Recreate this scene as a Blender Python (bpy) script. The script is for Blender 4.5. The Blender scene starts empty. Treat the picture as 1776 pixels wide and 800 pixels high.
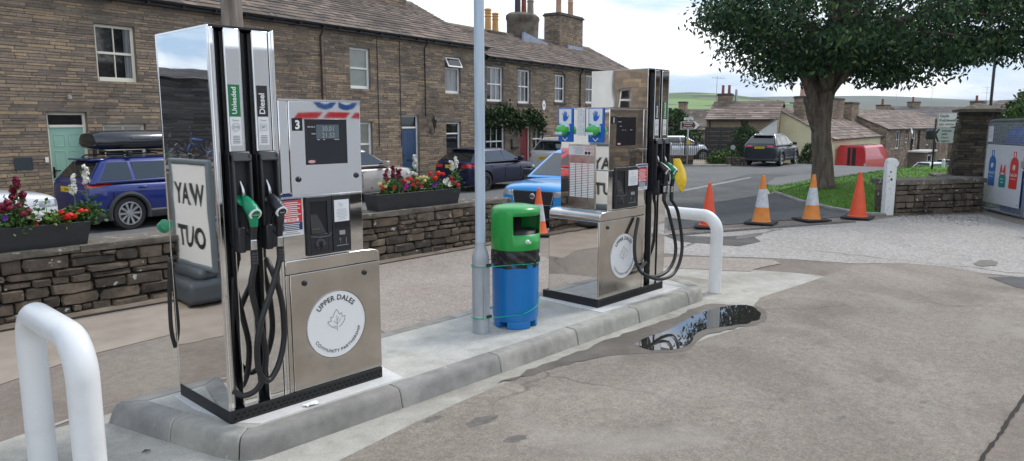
import bpy, bmesh, math, random
from mathutils import Vector, Matrix, noise
R = math.radians; PI = math.pi
random.seed(7)
scene = bpy.context.scene
COL = scene.collection

# ---------------------------------------------------------------- camera frame and survey helpers
FOC, CX, CY, EYE = 1253.0, 888.0, 400.0, 1.8
PITCH, HEAD = R(8.53), R(43.0)
CH, SH = math.cos(HEAD), math.sin(HEAD)

def fr(F, Rt, z=0.0):
    """a point F metres along the view heading, Rt metres to its right"""
    return Vector((F*CH + Rt*SH, F*SH - Rt*CH, z))
def to_fr(x, y): return x*CH + y*SH, x*SH - y*CH
def ray(px, py):
    u = (px-CX)/FOC; v = (py-CY)/FOC
    F = math.cos(PITCH) - v*math.sin(PITCH); D = math.sin(PITCH) + v*math.cos(PITCH)
    return Vector((F*CH+u*SH, F*SH-u*CH, -D)), F
def gz(x, y):
    """level of the land: flat yard, street 0.4 m lower behind the wall, falling away to the right"""
    F, Rt = to_fr(x, y); W = F+Rt
    a = 0.0 if F < 12 else (-0.008*(F-12) if F < 27 else -0.12)
    b = 0.0 if W < 57 else (-0.15*(W-57) if W < 73 else -2.4)
    c = 0.0 if y < 7.9 else (-0.4*(y-7.9)/1.4 if y < 9.3 else -0.4)
    return a+b+c
def atF(px, py, F0):
    d, F = ray(px, py); t = F0/F
    return Vector((d.x*t, d.y*t, EYE+d.z*t))
def aty(px, py, Y):
    d, F = ray(px, py); t = Y/d.y
    return Vector((d.x*t, Y, EYE+d.z*t))
def atx(px, py, X):
    d, F = ray(px, py); t = X/d.x
    return Vector((X, d.y*t, EYE+d.z*t))
def atz(px, py, z=0.0):
    d, F = ray(px, py); t = (z-EYE)/d.z
    return Vector((d.x*t, d.y*t, z))
def onG(px, py):
    z = 0.0
    for _ in range(50):
        p = atz(px, py, z); z = .5*z+.5*gz(p.x, p.y)
    return p

# ---------------------------------------------------------------- object bookkeeping
def link(o):
    COL.objects.link(o); return o
def tag(o, label=None, cat=None, group=None, kind=None):
    if label: o['label'] = label
    if cat: o['category'] = cat
    if group: o['group'] = group
    if kind: o['kind'] = kind
    return o
def thing(name, label, cat, loc=(0,0,0), rz=0.0, group=None):
    o = bpy.data.objects.new(name, None); link(o)
    o.empty_display_size = .2
    o.location = loc; o.rotation_euler = (0,0,rz)
    return tag(o, label, cat, group)
def copy_tree(o, parent=None):
    c = o.copy(); link(c); c.parent = parent
    for ch in list(o.children): copy_tree(ch, c)
    return c
def dup(o, loc, rz, label=None, group=None):
    c = copy_tree(o); c.location = loc; c.rotation_euler = (0,0,rz)
    if label: c['label'] = label
    if group: c['group'] = group
    return c

class MB:
    def __init__(s): s.v=[]; s.f=[]; s.m=[]
    def add(s, vs, fs, mi=0, M=None):
        b=len(s.v)
        s.v += [tuple(M@Vector(v)) if M else tuple(v) for v in vs]
        s.f += [tuple(i+b for i in f) for f in fs]; s.m += [mi]*len(fs)
        return s
    def box(s, x0,x1,y0,y1,z0,z1, mi=0, M=None):
        vs=[(x0,y0,z0),(x1,y0,z0),(x1,y1,z0),(x0,y1,z0),(x0,y0,z1),(x1,y0,z1),(x1,y1,z1),(x0,y1,z1)]
        return s.add(vs,[(0,3,2,1),(4,5,6,7),(0,1,5,4),(1,2,6,5),(2,3,7,6),(3,0,4,7)],mi,M)
    def quad(s,a,b,c,d,mi=0): return s.add([a,b,c,d],[(0,1,2,3)],mi)
    def prism(s, poly, h0, h1, axis='z', mi=0, M=None):
        """poly of 2D points extruded: axis z -> (x,y); y -> (x,z); x -> (y,z)"""
        n=len(poly)
        def P(p,h):
            return (p[0],p[1],h) if axis=='z' else ((p[0],h,p[1]) if axis=='y' else (h,p[0],p[1]))
        vs=[P(p,h0) for p in poly]+[P(p,h1) for p in poly]
        fs=[tuple(range(n))[::-1], tuple(range(n,2*n))]+[(i,(i+1)%n,n+(i+1)%n,n+i) for i in range(n)]
        return s.add(vs,fs,mi,M)
    def tube(s, pts, r, n=10, mi=0, cap=True, M=None):
        pts=[Vector(p) for p in pts]; k=len(pts)
        rs = r if isinstance(r,(list,tuple)) else [r]*k
        t0=(pts[1]-pts[0]).normalized()
        up=Vector((0,0,1)) if abs(t0.z)<.9 else Vector((1,0,0))
        nn=t0.cross(up).normalized(); vs=[]; fs=[]
        for i,p in enumerate(pts):
            t=((pts[min(i+1,k-1)]-p).normalized()+(p-pts[max(i-1,0)]).normalized())
            t=t.normalized() if t.length>1e-6 else t0
            nn=(nn-t*nn.dot(t)).normalized(); bb=t.cross(nn)
            for j in range(n):
                a=2*PI*j/n; vs.append(p+(nn*math.cos(a)+bb*math.sin(a))*rs[i])
        for i in range(k-1):
            for j in range(n):
                fs.append((i*n+j,i*n+(j+1)%n,(i+1)*n+(j+1)%n,(i+1)*n+j))
        if cap: fs += [tuple(range(n))[::-1], tuple(range((k-1)*n,k*n))]
        return s.add(vs,fs,mi,M)
    def lathe(s, prof, n=24, c=(0,0,0), mi=0, M=None, cap=True):
        vs=[]; fs=[]; k=len(prof)
        for r,z in prof:
            for j in range(n):
                a=2*PI*j/n; vs.append((c[0]+r*math.cos(a),c[1]+r*math.sin(a),c[2]+z))
        for i in range(k-1):
            for j in range(n): fs.append((i*n+j,i*n+(j+1)%n,(i+1)*n+(j+1)%n,(i+1)*n+j))
        if cap: fs += [tuple(range(n))[::-1], tuple(range((k-1)*n,k*n))]
        return s.add(vs,fs,mi,M)
    def text(s, body, M, size=.1, align='CENTER', off=0.0, mi=0):
        vs,fs=text2d(body,size,align,off)
        return s.add([(x,y,0) for x,y in vs],fs,mi,M)
    def build(s, name, mats, parent=None, smooth=False, bevel=0, seg=2, angle=35, loc=None):
        me=bpy.data.meshes.new(name); me.from_pydata(s.v,[],s.f)
        if not isinstance(mats,(list,tuple)): mats=[mats]
        for m in mats: me.materials.append(m)
        if len(mats)>1: me.polygons.foreach_set('material_index', s.m)
        if smooth is True: me.polygons.foreach_set('use_smooth',[True]*len(s.f))
        elif smooth: me.polygons.foreach_set('use_smooth',[True]*len(s.f)); me.set_sharp_from_angle(angle=R(smooth))
        me.update()
        o=bpy.data.objects.new(name,me); link(o)
        if parent is not None: o.parent=parent
        if loc is not None: o.location=loc
        if bevel:
            b=o.modifiers.new('bevel','BEVEL'); b.width=bevel; b.segments=seg; b.limit_method='ANGLE'; b.angle_limit=R(angle)
            b.harden_normals=False
            me.polygons.foreach_set('use_smooth',[True]*len(me.polygons)); me.set_sharp_from_angle(angle=R(angle))
        return o

_tc={}
def text2d(body,size=1.0,align='LEFT',off=0.0):
    key=(body,align,off)
    if key not in _tc:
        cu=bpy.data.curves.new('t','FONT'); cu.body=body; cu.size=1.0; cu.align_x=align; cu.offset=off
        cu.resolution_u=3
        o=bpy.data.objects.new('t',cu); link(o)
        bpy.context.view_layer.update()
        me=bpy.data.meshes.new_from_object(o.evaluated_get(bpy.context.evaluated_depsgraph_get()))
        vs=[(v.co.x,v.co.y) for v in me.vertices]; fs=[tuple(p.vertices) for p in me.polygons]
        bpy.data.objects.remove(o); bpy.data.curves.remove(cu); bpy.data.meshes.remove(me)
        _tc[key]=(vs,fs)
    vs,fs=_tc[key]
    return [(x*size,y*size) for x,y in vs],fs
def twidth(b):
    if not b: return 0
    vs,_=text2d(b); xs=[v[0] for v in vs]; return max(xs)-min(xs)
def frame(o, xd, yd):
    """matrix whose local x,y run along xd,yd from o (for signs and lettering)"""
    x=Vector(xd).normalized(); y=Vector(yd).normalized(); z=x.cross(y)
    m=Matrix((x,y,z)).transposed().to_4x4(); m.translation=Vector(o); return m
def FR(x,y,z): return frame((x,y,z),(1,0,0),(0,0,1))     # faces -y
def arc_text(mb, body, M, r, size, mid, inside=False, off=.0, track=1.0, mi=0):
    """lettering round a circle; mid = angle of its middle, deg from +x"""
    adv=[]
    for c in body:
        adv.append((twidth('H'+c+'H')-twidth('HH'))*size*track if c!=' ' else .30*size*track)
    tot=sum(adv); s0=-tot/2; sg=-1 if not inside else 1
    for c,a in zip(body,adv):
        sm=s0+a/2; s0+=a
        if c==' ': continue
        ang=R(mid)+sg*sm/r
        x,y=r*math.cos(ang),r*math.sin(ang)
        rot=ang-PI/2 if not inside else ang+PI/2
        m=M@Matrix.Translation((x,y,0))@Matrix.Rotation(rot,4,'Z')
        vs,fs=text2d(c,size,'CENTER',0.0 if c=='M' else off)
        oy = 0 
        mb.add([(vx,vy-size*.35,0) for vx,vy in vs],fs,mi,m)

def curve_pts(pts, n=8):
    """catmull-rom through pts"""
    P=[Vector(p) for p in pts]; P=[P[0]*2-P[1]]+P+[P[-1]*2-P[-2]]; out=[]
    for i in range(1,len(P)-2):
        for k in range(n):
            t=k/n; a,b,c,d=P[i-1:i+3]
            out.append(.5*((2*b)+(c-a)*t+(2*a-5*b+4*c-d)*t*t+(-a+3*b-3*c+d)*t**3))
    out.append(P[-2]); return out

# ---------------------------------------------------------------- materials
def newmat(name):
    m=bpy.data.materials.new(name); m.use_nodes=True
    nt=m.node_tree; b=nt.nodes['Principled BSDF']; return m,nt,b
def N(nt,t,**k):
    n=nt.nodes.new(t)
    for a,v in k.items():
        if a in n.inputs.keys(): n.inputs[a].default_value=v
        else: setattr(n,a,v)
    return n
def rgb(c): return (c[0],c[1],c[2],1)
def ramp(nt, src, stops, interp='LINEAR'):
    r=N(nt,'ShaderNodeValToRGB'); r.color_ramp.interpolation=interp
    e=r.color_ramp.elements
    while len(e)<len(stops): e.new(.5)
    for i,(p,c) in enumerate(stops): e[i].position=p; e[i].color=rgb(c) if len(c)==3 else c
    nt.links.new(src,r.inputs[0]); return r.outputs[0]
def mixc(nt,fac,a,b,mode='MIX'):
    m=N(nt,'ShaderNodeMix',data_type='RGBA',blend_type=mode)
    for s,v in ((0,fac),(6,a),(7,b)):
        if hasattr(v,'is_linked') or isinstance(v,bpy.types.NodeSocket): nt.links.new(v,m.inputs[s])
        else: m.inputs[s].default_value = v if s==0 else rgb(v)
    return m.outputs[2]
def noise_tex(nt, scale, detail=4, rough=.55, coord='Object', sc=None, dist=0):
    tc=N(nt,'ShaderNodeTexCoord'); v=tc.outputs[coord]
    if sc:
        mp=N(nt,'ShaderNodeMapping'); mp.inputs['Scale'].default_value=sc; nt.links.new(v,mp.inputs[0]); v=mp.outputs[0]
    n=N(nt,'ShaderNodeTexNoise'); n.inputs['Scale'].default_value=scale; n.inputs['Detail'].default_value=detail
    n.inputs['Roughness'].default_value=rough; n.inputs['Distortion'].default_value=dist
    nt.links.new(v,n.inputs['Vector']); return n.outputs['Fac']
def bump(nt,b,h,strength,dist=.01,prev=None):
    n=N(nt,'ShaderNodeBump'); n.inputs['Strength'].default_value=strength; n.inputs['Distance'].default_value=dist
    nt.links.new(h,n.inputs['Height'])
    if prev is not None: nt.links.new(prev,n.inputs['Normal'])
    nt.links.new(n.outputs[0],b.inputs['Normal']); return n.outputs[0]
_mc={}
def mat(name,c,rough=.5,metal=0,c2=None,scale=6,bs=0,bscale=60,bd=.003,coat=0,spec=.5,lo=.35,hi=.65,sc=None,emis=0):
    if name in _mc: return _mc[name]
    m,nt,b=newmat(name); b.inputs['Base Color'].default_value=rgb(c)
    b.inputs['Roughness'].default_value=rough; b.inputs['Metallic'].default_value=metal
    b.inputs['Coat Weight'].default_value=coat; b.inputs['Coat Roughness'].default_value=.04
    b.inputs['Specular IOR Level'].default_value=spec
    if c2:
        f=noise_tex(nt,scale,sc=sc); nt.links.new(ramp(nt,f,[(lo,c),(hi,c2)]),b.inputs['Base Color'])
    if bs: bump(nt,b,noise_tex(nt,bscale),bs,bd)
    if emis: b.inputs['Emission Color'].default_value=rgb(c); b.inputs['Emission Strength'].default_value=emis
    _mc[name]=m; return m
def stonemat(name, cols, rough=.9, nscale=14, mort=None, stain=None, lichen=None, bs=.6, dark=(.5,1.2)):
    """each loose stone / slate (mesh island) takes its own tone, plus grain and weather stains"""
    m,nt,b=newmat(name)
    g=N(nt,'ShaderNodeNewGeometry')
    k=len(cols); c=ramp(nt,g.outputs['Random Per Island'],[((i)/k,cc) for i,cc in enumerate(cols)],'CONSTANT')
    n1=noise_tex(nt,nscale,6,.65); v=ramp(nt,n1,[(.25,(dark[0],)*3),(.75,(dark[1],)*3)])
    c=mixc(nt,1.0,c,v,'MULTIPLY')
    if stain:
        n2=noise_tex(nt,stain[1],5,.6); f=ramp(nt,n2,[(.48,(0,0,0)),(.68,(1,1,1))]); 
        mm=N(nt,'ShaderNodeMath',operation='MULTIPLY'); nt.links.new(f,mm.inputs[0]); mm.inputs[1].default_value=stain[2]
        c=mixc(nt,mm.outputs[0],c,stain[0])
    if lichen:
        n3=noise_tex(nt,lichen[1],3,.5); f=ramp(nt,n3,[(lichen[2],(0,0,0)),(lichen[2]+.04,(1,1,1))])
        c=mixc(nt,f,c,lichen[0])
    nt.links.new(c,b.inputs['Base Color']); b.inputs['Roughness'].default_value=rough
    b.inputs['Specular IOR Level'].default_value=.25
    bump(nt,b,noise_tex(nt,nscale*3,6,.7),bs,.012)
    return m
# ---------------------------------------------------------------- camera, sky, sun
cam=bpy.data.cameras.new('camera'); co=bpy.data.objects.new('camera',cam); link(co)
co.location=(0,0,EYE); co.rotation_euler=(PI/2-PITCH,0,HEAD-PI/2)
cam.sensor_width=36; cam.lens=FOC/1776*36; cam.clip_start=.05; cam.clip_end=8000
scene.camera=co
w=bpy.data.worlds.new('World'); scene.world=w; w.use_nodes=True; nt=w.node_tree
bg=nt.nodes['Background']
SUN_EL, SUN_ROT = R(50), R(100)      # compass heading of the veiled sun
sky=N(nt,'ShaderNodeTexSky',sky_type='NISHITA'); sky.sun_disc=False; sky.sun_elevation=SUN_EL; sky.sun_rotation=SUN_ROT
sky.air_density=1.0; sky.dust_density=1.5; sky.ozone_density=1.0
tc=N(nt,'ShaderNodeTexCoord'); sx=N(nt,'ShaderNodeSeparateXYZ'); nt.links.new(tc.outputs['Generated'],sx.inputs[0])
ad=N(nt,'ShaderNodeMath',operation='ADD'); nt.links.new(sx.outputs[2],ad.inputs[0]); ad.inputs[1].default_value=.16
mx=N(nt,'ShaderNodeMath',operation='MAXIMUM'); nt.links.new(ad.outputs[0],mx.inputs[0]); mx.inputs[1].default_value=.05
cb=N(nt,'ShaderNodeCombineXYZ')
for i in (0,1):
    dv=N(nt,'ShaderNodeMath',operation='DIVIDE'); nt.links.new(sx.outputs[i],dv.inputs[0]); nt.links.new(mx.outputs[0],dv.inputs[1]); nt.links.new(dv.outputs[0],cb.inputs[i])
def wn(scale,det,ro,off):
    mp=N(nt,'ShaderNodeMapping'); mp.inputs['Location'].default_value=off; nt.links.new(cb.outputs[0],mp.inputs[0])
    n=N(nt,'ShaderNodeTexNoise'); n.inputs['Scale'].default_value=scale; n.inputs['Detail'].default_value=det; n.inputs['Roughness'].default_value=ro
    n.inputs['Distortion'].default_value=.3
    nt.links.new(mp.outputs[0],n.inputs['Vector']); return n.outputs['Fac']
cover=ramp(nt,wn(.55,8,.58,(3.1,1.7,0)),[(.40,(0,0,0)),(.52,(1,1,1))])
tone=ramp(nt,wn(.9,9,.6,(7.3,2.2,0)),[(.30,(5.4,6.1,7.3)),(.42,(7.2,7.8,8.7)),(.52,(8.9,9.3,9.7)),(.64,(10.6,10.7,10.8))])
blue=mixc(nt,.6,sky.outputs[0],(3.6,5.4,8.3))
nt.links.new(mixc(nt,cover,blue,tone),bg.inputs['Color'])
bg.inputs['Strength'].default_value=.112
sun=bpy.data.lights.new('sun','SUN'); sun.energy=1.7; sun.angle=R(14); sun.color=(1,.96,.9)
so=bpy.data.objects.new('sun',sun); link(so)
# nishita: rotation measured from +y clockwise
sd=Vector((math.sin(SUN_ROT)*math.cos(SUN_EL), math.cos(SUN_ROT)*math.cos(SUN_EL), math.sin(SUN_EL)))
so.rotation_euler=(-sd).to_track_quat('-Z','Y').to_euler(); so.location=(0,0,30)
vs=scene.view_settings; vs.view_transform='Standard'; vs.look='None'; vs.gamma=1; vs.use_curve_mapping=False; vs.exposure=0.36
scene.cycles.max_bounces=7; scene.cycles.transparent_max_bounces=8

# ---------------------------------------------------------------- ground sheets
def sheet(name, poly, level, m, kind='structure', dz=.004, extra=(), zfun=None):
    """flat sheet that follows the ground's folds, level*4 mm above the base"""
    bm=bmesh.new(); bm.faces.new([bm.verts.new((p[0],p[1],0)) for p in poly])
    for F in (12,27)+tuple(extra):
        bmesh.ops.bisect_plane(bm,geom=bm.verts[:]+bm.edges[:]+bm.faces[:],plane_co=fr(F,0),plane_no=(CH,SH,0))
    nw=(fr(1,1)).normalized()
    for W in (57,73):
        bmesh.ops.bisect_plane(bm,geom=bm.verts[:]+bm.edges[:]+bm.faces[:],plane_co=fr(W,0),plane_no=nw)
    for Y in (7.9,9.3):
        bmesh.ops.bisect_plane(bm,geom=bm.verts[:]+bm.edges[:]+bm.faces[:],plane_co=(0,Y,0),plane_no=(0,1,0))
    for v in bm.verts: v.co.z=gz(v.co.x,v.co.y)+level*dz
    bmesh.ops.recalc_face_normals(bm,faces=bm.faces[:])
    me=bpy.data.meshes.new(name); bm.to_mesh(me); bm.free()
    for p in me.polygons:
        if p.normal.z<0: p.flip()
    me.materials.append(m); o=bpy.data.objects.new(name,me); link(o)
    return tag(o,kind=kind)

def groundmat(name, base, c2, c3, s1=.7, s2=6, grain=90, gamt=.35, rough=.92, bs=.5, cracks=None, stain=None, wet=None, chips=None, scr=0):
    m,nt,b=newmat(name)
    c=ramp(nt,noise_tex(nt,s1,6,.6,dist=.6),[(.3,base),(.5,c2),(.7,c3)])
    v=ramp(nt,noise_tex(nt,s2,5,.7),[(.3,(.82,)*3),(.7,(1.14,)*3)]); c=mixc(nt,1,c,v,'MULTIPLY')
    g=ramp(nt,noise_tex(nt,grain,3,.8),[(.3,(1-gamt,)*3),(.7,(1+gamt,)*3)]); c=mixc(nt,1,c,g,'MULTIPLY')
    if scr:   # pale tyre scuffs
        for rz_,sd in ((.5,0),(-.9,4),(.1,9)):
            tc=N(nt,'ShaderNodeTexCoord'); mp=N(nt,'ShaderNodeMapping'); mp.inputs['Rotation'].default_value=(0,0,rz_); mp.inputs['Scale'].default_value=(.5,9,1); mp.inputs['Location'].default_value=(sd,sd,0); nt.links.new(tc.outputs['Object'],mp.inputs[0])
            nn=N(nt,'ShaderNodeTexNoise'); nn.inputs['Scale'].default_value=1.6; nn.inputs['Detail'].default_value=8; nn.inputs['Roughness'].default_value=.75; nn.inputs['Distortion'].default_value=.5; nt.links.new(mp.outputs[0],nn.inputs['Vector'])
            f=ramp(nt,nn.outputs['Fac'],[(.62,(0,0,0)),(.72,(.32,.32,.32))]); c=mixc(nt,f,c,(.40,.37,.33))
    if chips:
        tc=N(nt,'ShaderNodeTexCoord'); vo=N(nt,'ShaderNodeTexVoronoi'); vo.inputs['Scale'].default_value=chips[0]
        nt.links.new(tc.outputs['Object'],vo.inputs['Vector'])
        sp=N(nt,'ShaderNodeSeparateColor'); nt.links.new(vo.outputs['Color'],sp.inputs[0])
        cc=ramp(nt,sp.outputs[0],chips[1],'CONSTANT'); c=mixc(nt,chips[2],c,cc)
    if cracks:
        tc=N(nt,'ShaderNodeTexCoord'); 
        nd=N(nt,'ShaderNodeTexNoise'); nd.inputs['Scale'].default_value=3; nt.links.new(tc.outputs['Object'],nd.inputs['Vector'])
        mm=N(nt,'ShaderNodeMix',data_type='VECTOR'); mm.inputs[0].default_value=.25; nt.links.new(tc.outputs['Object'],mm.inputs[4]); nt.links.new(nd.outputs['Color'],mm.inputs[5])
        vo=N(nt,'ShaderNodeTexVoronoi',feature='DISTANCE_TO_EDGE'); vo.inputs['Scale'].default_value=cracks[0]; nt.links.new(mm.outputs[1],vo.inputs['Vector'])
        f=ramp(nt,vo.outputs['Distance'],[(0,(1,1,1)),(cracks[1],(0,0,0))])
        msk=ramp(nt,noise_tex(nt,.5,3),[(.45,(0,0,0)),(.6,(cracks[2],)*3)]); f=mixc(nt,1,f,msk,'MULTIPLY')
        c=mixc(nt,f,c,(.05,.045,.04))
    if stain:
        for (col,sc,th,am) in stain:
            f=ramp(nt,noise_tex(nt,sc,4,.55,dist=.4),[(th,(0,0,0)),(th+.09,(am,)*3)]); c=mixc(nt,f,c,col)
    nt.links.new(c,b.inputs['Base Color']); b.inputs['Roughness'].default_value=rough; b.inputs['Specular IOR Level'].default_value=.3
    p=bump(nt,b,noise_tex(nt,grain,3,.8),bs,.004)
    bump(nt,b,noise_tex(nt,9,4,.6),.35,.02,prev=p)
    return m
G_base=groundmat('forecourt_surface',(.17,.14,.115),(.225,.19,.16),(.26,.225,.185),s1=.6,s2=14,cracks=(.35,.006,.5),stain=[((.07,.062,.055),.9,.66,.55)],gamt=.3)
G_new=groundmat('newer_tarmac',(.195,.166,.136),(.245,.212,.176),(.31,.272,.228),s1=.6,s2=16,grain=75,gamt=.34,scr=1,stain=[((.13,.11,.092),1.0,.56,.40),((.36,.33,.285),.7,.56,.42),((.10,.09,.08),6,.72,.6),((.40,.37,.32),9,.70,.35)],cracks=(.28,.0035,.5))
G_conc=groundmat('apron_concrete',(.31,.29,.25),(.39,.37,.325),(.45,.43,.38),s1=.9,grain=80,gamt=.14,bs=.25,stain=[((.17,.145,.115),1.6,.60,.5),((.2,.18,.15),4.2,.70,.45)])
G_chip=groundmat('pale_chippings',(.30,.285,.26),(.37,.35,.325),(.44,.42,.39),s1=.5,grain=90,gamt=.25,bs=.9,chips=(38,[(0,(.22,.2,.18)),(.3,(.36,.34,.31)),(.6,(.46,.43,.4)),(.85,(.33,.27,.24))],.5),cracks=(.4,.012,.8))
G_pink=groundmat('pinkish_chippings',(.25,.21,.18),(.32,.275,.24),(.38,.335,.29),s1=.9,grain=90,gamt=.3,bs=1,chips=(75,[(0,(.20,.165,.14)),(.3,(.33,.28,.24)),(.6,(.42,.375,.33)),(.85,(.28,.24,.205))],.5),cracks=(.9,.012,.8))
G_road=groundmat('road_asphalt',(.125,.125,.125),(.15,.15,.148),(.18,.178,.172),s1=.3,grain=120,gamt=.18,stain=[((.08,.08,.08),.5,.6,.5)])
G_path=groundmat('dark_path_asphalt',(.075,.076,.078),(.10,.10,.10),(.14,.138,.132),s1=.5,grain=150,gamt=.25,cracks=(.5,.012,.7))
G_land=groundmat('far_land',(.06,.09,.03),(.09,.12,.04),(.14,.14,.07),s1=.02,s2=.3,grain=3,gamt=.2)
G_wet=groundmat('wet_tarmac',(.105,.09,.072),(.135,.115,.095),(.175,.15,.125),s1=1.5,grain=260,gamt=.25,rough=.4,bs=.35)
G_patch=groundmat('worn_patch',(.075,.07,.065),(.10,.095,.09),(.14,.13,.12),s1=2,grain=160,gamt=.3)

# base terrain: one sheet out to the horizon (its near part in fine folds)
Rbig=[-3000,-300,-60,0,60,300,3000]
sheet('ground',[fr(-400,-900),fr(-400,900),fr(900,900),fr(900,-900)],0,G_base)
# far country beyond the yard and the road is grass
sheet('far_ground',[fr(66,-900),fr(66,900),fr(3400,3400),fr(3400,-3400)],1,G_land)
def gp(pts): return [onG(*p) for p in pts]
def jag(poly, amp=.03, step=.25, seed=1):
    """break a straight paving edge into a worn, uneven one"""
    rnd=random.Random(seed); out=[]
    n=len(poly)
    for i in range(n):
        a=Vector(poly[i][:2]); b=Vector(poly[(i+1)%n][:2]); L=(b-a).length; k=max(1,min(60,int(L/step)))
        nn=Vector((-(b-a).y,(b-a).x)); nn=nn.normalized() if nn.length>0 else nn
        for j in range(k):
            p=a.lerp(b,j/k)
            if j: p=p+nn*rnd.uniform(-amp,amp)
            out.append(p)
    return out
# street beside the terrace, running off both ways
TD=Vector((math.cos(R(8.4)),math.sin(R(8.4)),0)); TN=Vector((-TD.y,TD.x,0)); TP=Vector((4.84,18.5,0))
def terr(s,d,z=0):  # s along the terrace, d out from its front (towards the yard)
    p=TP+TD*s-TN*d; p.z=z; return p
wallY=7.6
sheet('street',[(-60,8.05),(7.6,8.05),(9.0,7.2),(11.4,6.2),(17,3.7),(60,-22),(120,10),terr(70,1.3),terr(-60,1.3)],1,G_road)
kb=MB()
pv=MB()
sheet('pavement',[terr(-60,1.3),terr(34,1.3),terr(34,-.3),terr(-60,-.3)],2,mat('pavement_slabs',(.24,.235,.225),.9,c2=(.32,.31,.29),scale=4,bs=.4,bscale=60),dz=.03)
# newer tarmac on the right, apron concrete round the island
tar=gp([(1432,480),(1485,460),(1560,457),(1640,463),(1700,474),(1776,490)])
sheet('tarmac_bay',jag([ (5.95,-6.0),(-3,-6.0),(-3,1.2),(1.3,2.55)]+gp([(590,800),(720,735),(870,668),(960,640),(1060,618),(1180,610),(1225,588),(1325,560),(1308,530),(1318,518)])+tar+[(19,-2.0),(17,-6.0)],.008,.3,3),2,G_new)
sheet('apron',jag([(-1.5,2.7),(1.35,2.6)]+gp([(590,800),(720,735),(870,668),(960,640),(1060,618),(1180,610),(1225,588),(1325,560),(1308,530),(1318,518),(1432,480),(1380,474),(1240,465),(1150,462)])+[(7.2,4.9),(4,4.75),(1.0,4.75)]+gp([(200,700),(0,768)])+[(-1.5,4.55)],.006,.35,5),1,G_conc)
sheet('pink_chippings',jag(gp([(1120,448),(1240,447),(1340,452),(1355,458),(1300,472),(1130,464)]),.04,.25,6),2,G_pink)
sheet('pale_chippings',jag(gp([(1140,405),(1190,405),(1240,399),(1330,393),(1420,388),(1500,383),(1560,377),(1700,372),(1790,395)])+gp([(1880,402),(1880,488),(1776,482),(1700,474),(1640,463),(1560,457),(1485,458),(1440,455),(1370,450),(1250,446),(1150,440)]),.03,.3,8),1,G_chip)
sheet('tarmac_strip',jag(gp([(640,462),(830,428),(900,420),(960,455),(960,500),(690,590),(640,560)]),.02,.3,12),1,G_pink)
sheet('concrete_strip',jag([(-8,7.45),(3.3,7.3),(3.0,6.6),(2.95,6.0)]+gp([(310,578),(160,615),(0,668)])+[(-8,5.9)],.01,.3,14),1,mat('tan_concrete',(.27,.225,.18),.92,c2=(.34,.285,.23),scale=3,bs=.4,bscale=90))
sheet('dark_path',jag(gp([(1160,400),(1240,392),(1330,385),(1420,380),(1500,374),(1330,318),(1345,308),(1440,296),(1300,302),(1180,331),(1150,335)]),.02,.4,9),2,G_path)
sheet('worn_patch',jag(gp([(1240,412),(1300,408),(1320,420),(1280,428),(1180,420),(1150,408)]),.03,.25,21),2,G_patch)
sheet('dark_tarmac_patch',gp([(1712,482),(1776,482),(1790,505),(1762,500)]),3,G_path)
sheet('broken_edge',jag(gp([(1790,672),(1762,705),(1728,762),(1692,808),(1860,860),(1900,700)]),.02,.10,11),3,G_base)
sheet('broken_edge_gap',jag(gp([(1790,672),(1765,703),(1751,722),(1728,762),(1712,780),(1692,808),(1699,811),(1718,783),(1732,766),(1754,730),(1770,708),(1796,678)]),.006,.05,12),4,mat('crack_dark',(.03,.026,.022),.95))
wet=gp([(862,668),(930,640),(1000,612),(1090,578),(1160,556),(1222,530),(1262,530),(1316,534),(1330,548),(1318,562),(1232,580),(1205,598),(1184,612),(1100,616),(1040,622),(960,642)])
sheet('wet_ground',jag(curve_pts([(*p.xy,0) for p in wet],3),.03,.07,78),2.5,G_wet)
mw,nt,b=newmat('rain_water'); b.inputs['Base Color'].default_value=(.03,.028,.024,1); b.inputs['Roughness'].default_value=.015; b.inputs['IOR'].default_value=2.6
bump(nt,b,noise_tex(nt,6,2),.02,.01)
pud=gp([(1098,600),(1120,588),(1150,578),(1175,566),(1198,552),(1226,541),(1262,533),(1296,531),(1318,543),(1312,558),(1270,567),(1228,572),(1206,582),(1198,597),(1172,608),(1130,610)])
sheet('puddle',jag(curve_pts([(*p.xy,0) for p in pud],3),.018,.05,77),2.9,mw)
# oil spots and damp marks on the tarmac
for i,(x,y,a,b_) in enumerate([(1525,661,.06,.03),(1519,632,.035,.018),(1458,728,.05,.022),(895,763,.07,.045),(835,732,.13,.05),(1712,458,.28,.12),(1300,410,.4,.1),(750,729,.08,.03),(1600,700,.04,.02),(1545,735,.03,.02)]):
    c=onG(x,y); rnd=random.Random(i)
    pts=[(c.x+math.cos(t)*a*rnd.uniform(.75,1.2)-math.sin(t)*b_*.5, c.y+math.sin(t)*b_*rnd.uniform(.75,1.3)) for t in [2*PI*k/14 for k in range(14)]]
    sheet('oil_stain',pts,2.3,mat('oil_stain',(.10,.088,.078),.6,c2=(.16,.142,.12),scale=28))
# drain channel with ribbed edge along the yard mouth
a=onG(1165,409); b_=onG(1485,385)
d=(b_-a); L=d.length; d.normalize(); dn=Vector((-d.y,d.x,0))
ch=MB()
for k in range(int(L/.07)):
    p=a+d*(k*.07); z=gz(p.x,p.y)
    M=frame(p+Vector((0,0,z-p.z+.008)),d,dn)
    ch.box(0,.035,-.08,.08,0,.012,M=M)
tag(ch.build('drain_channel',mat('drain_stone',(.11,.10,.09),.9,c2=(.2,.19,.17),scale=9)),kind='structure')

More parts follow.
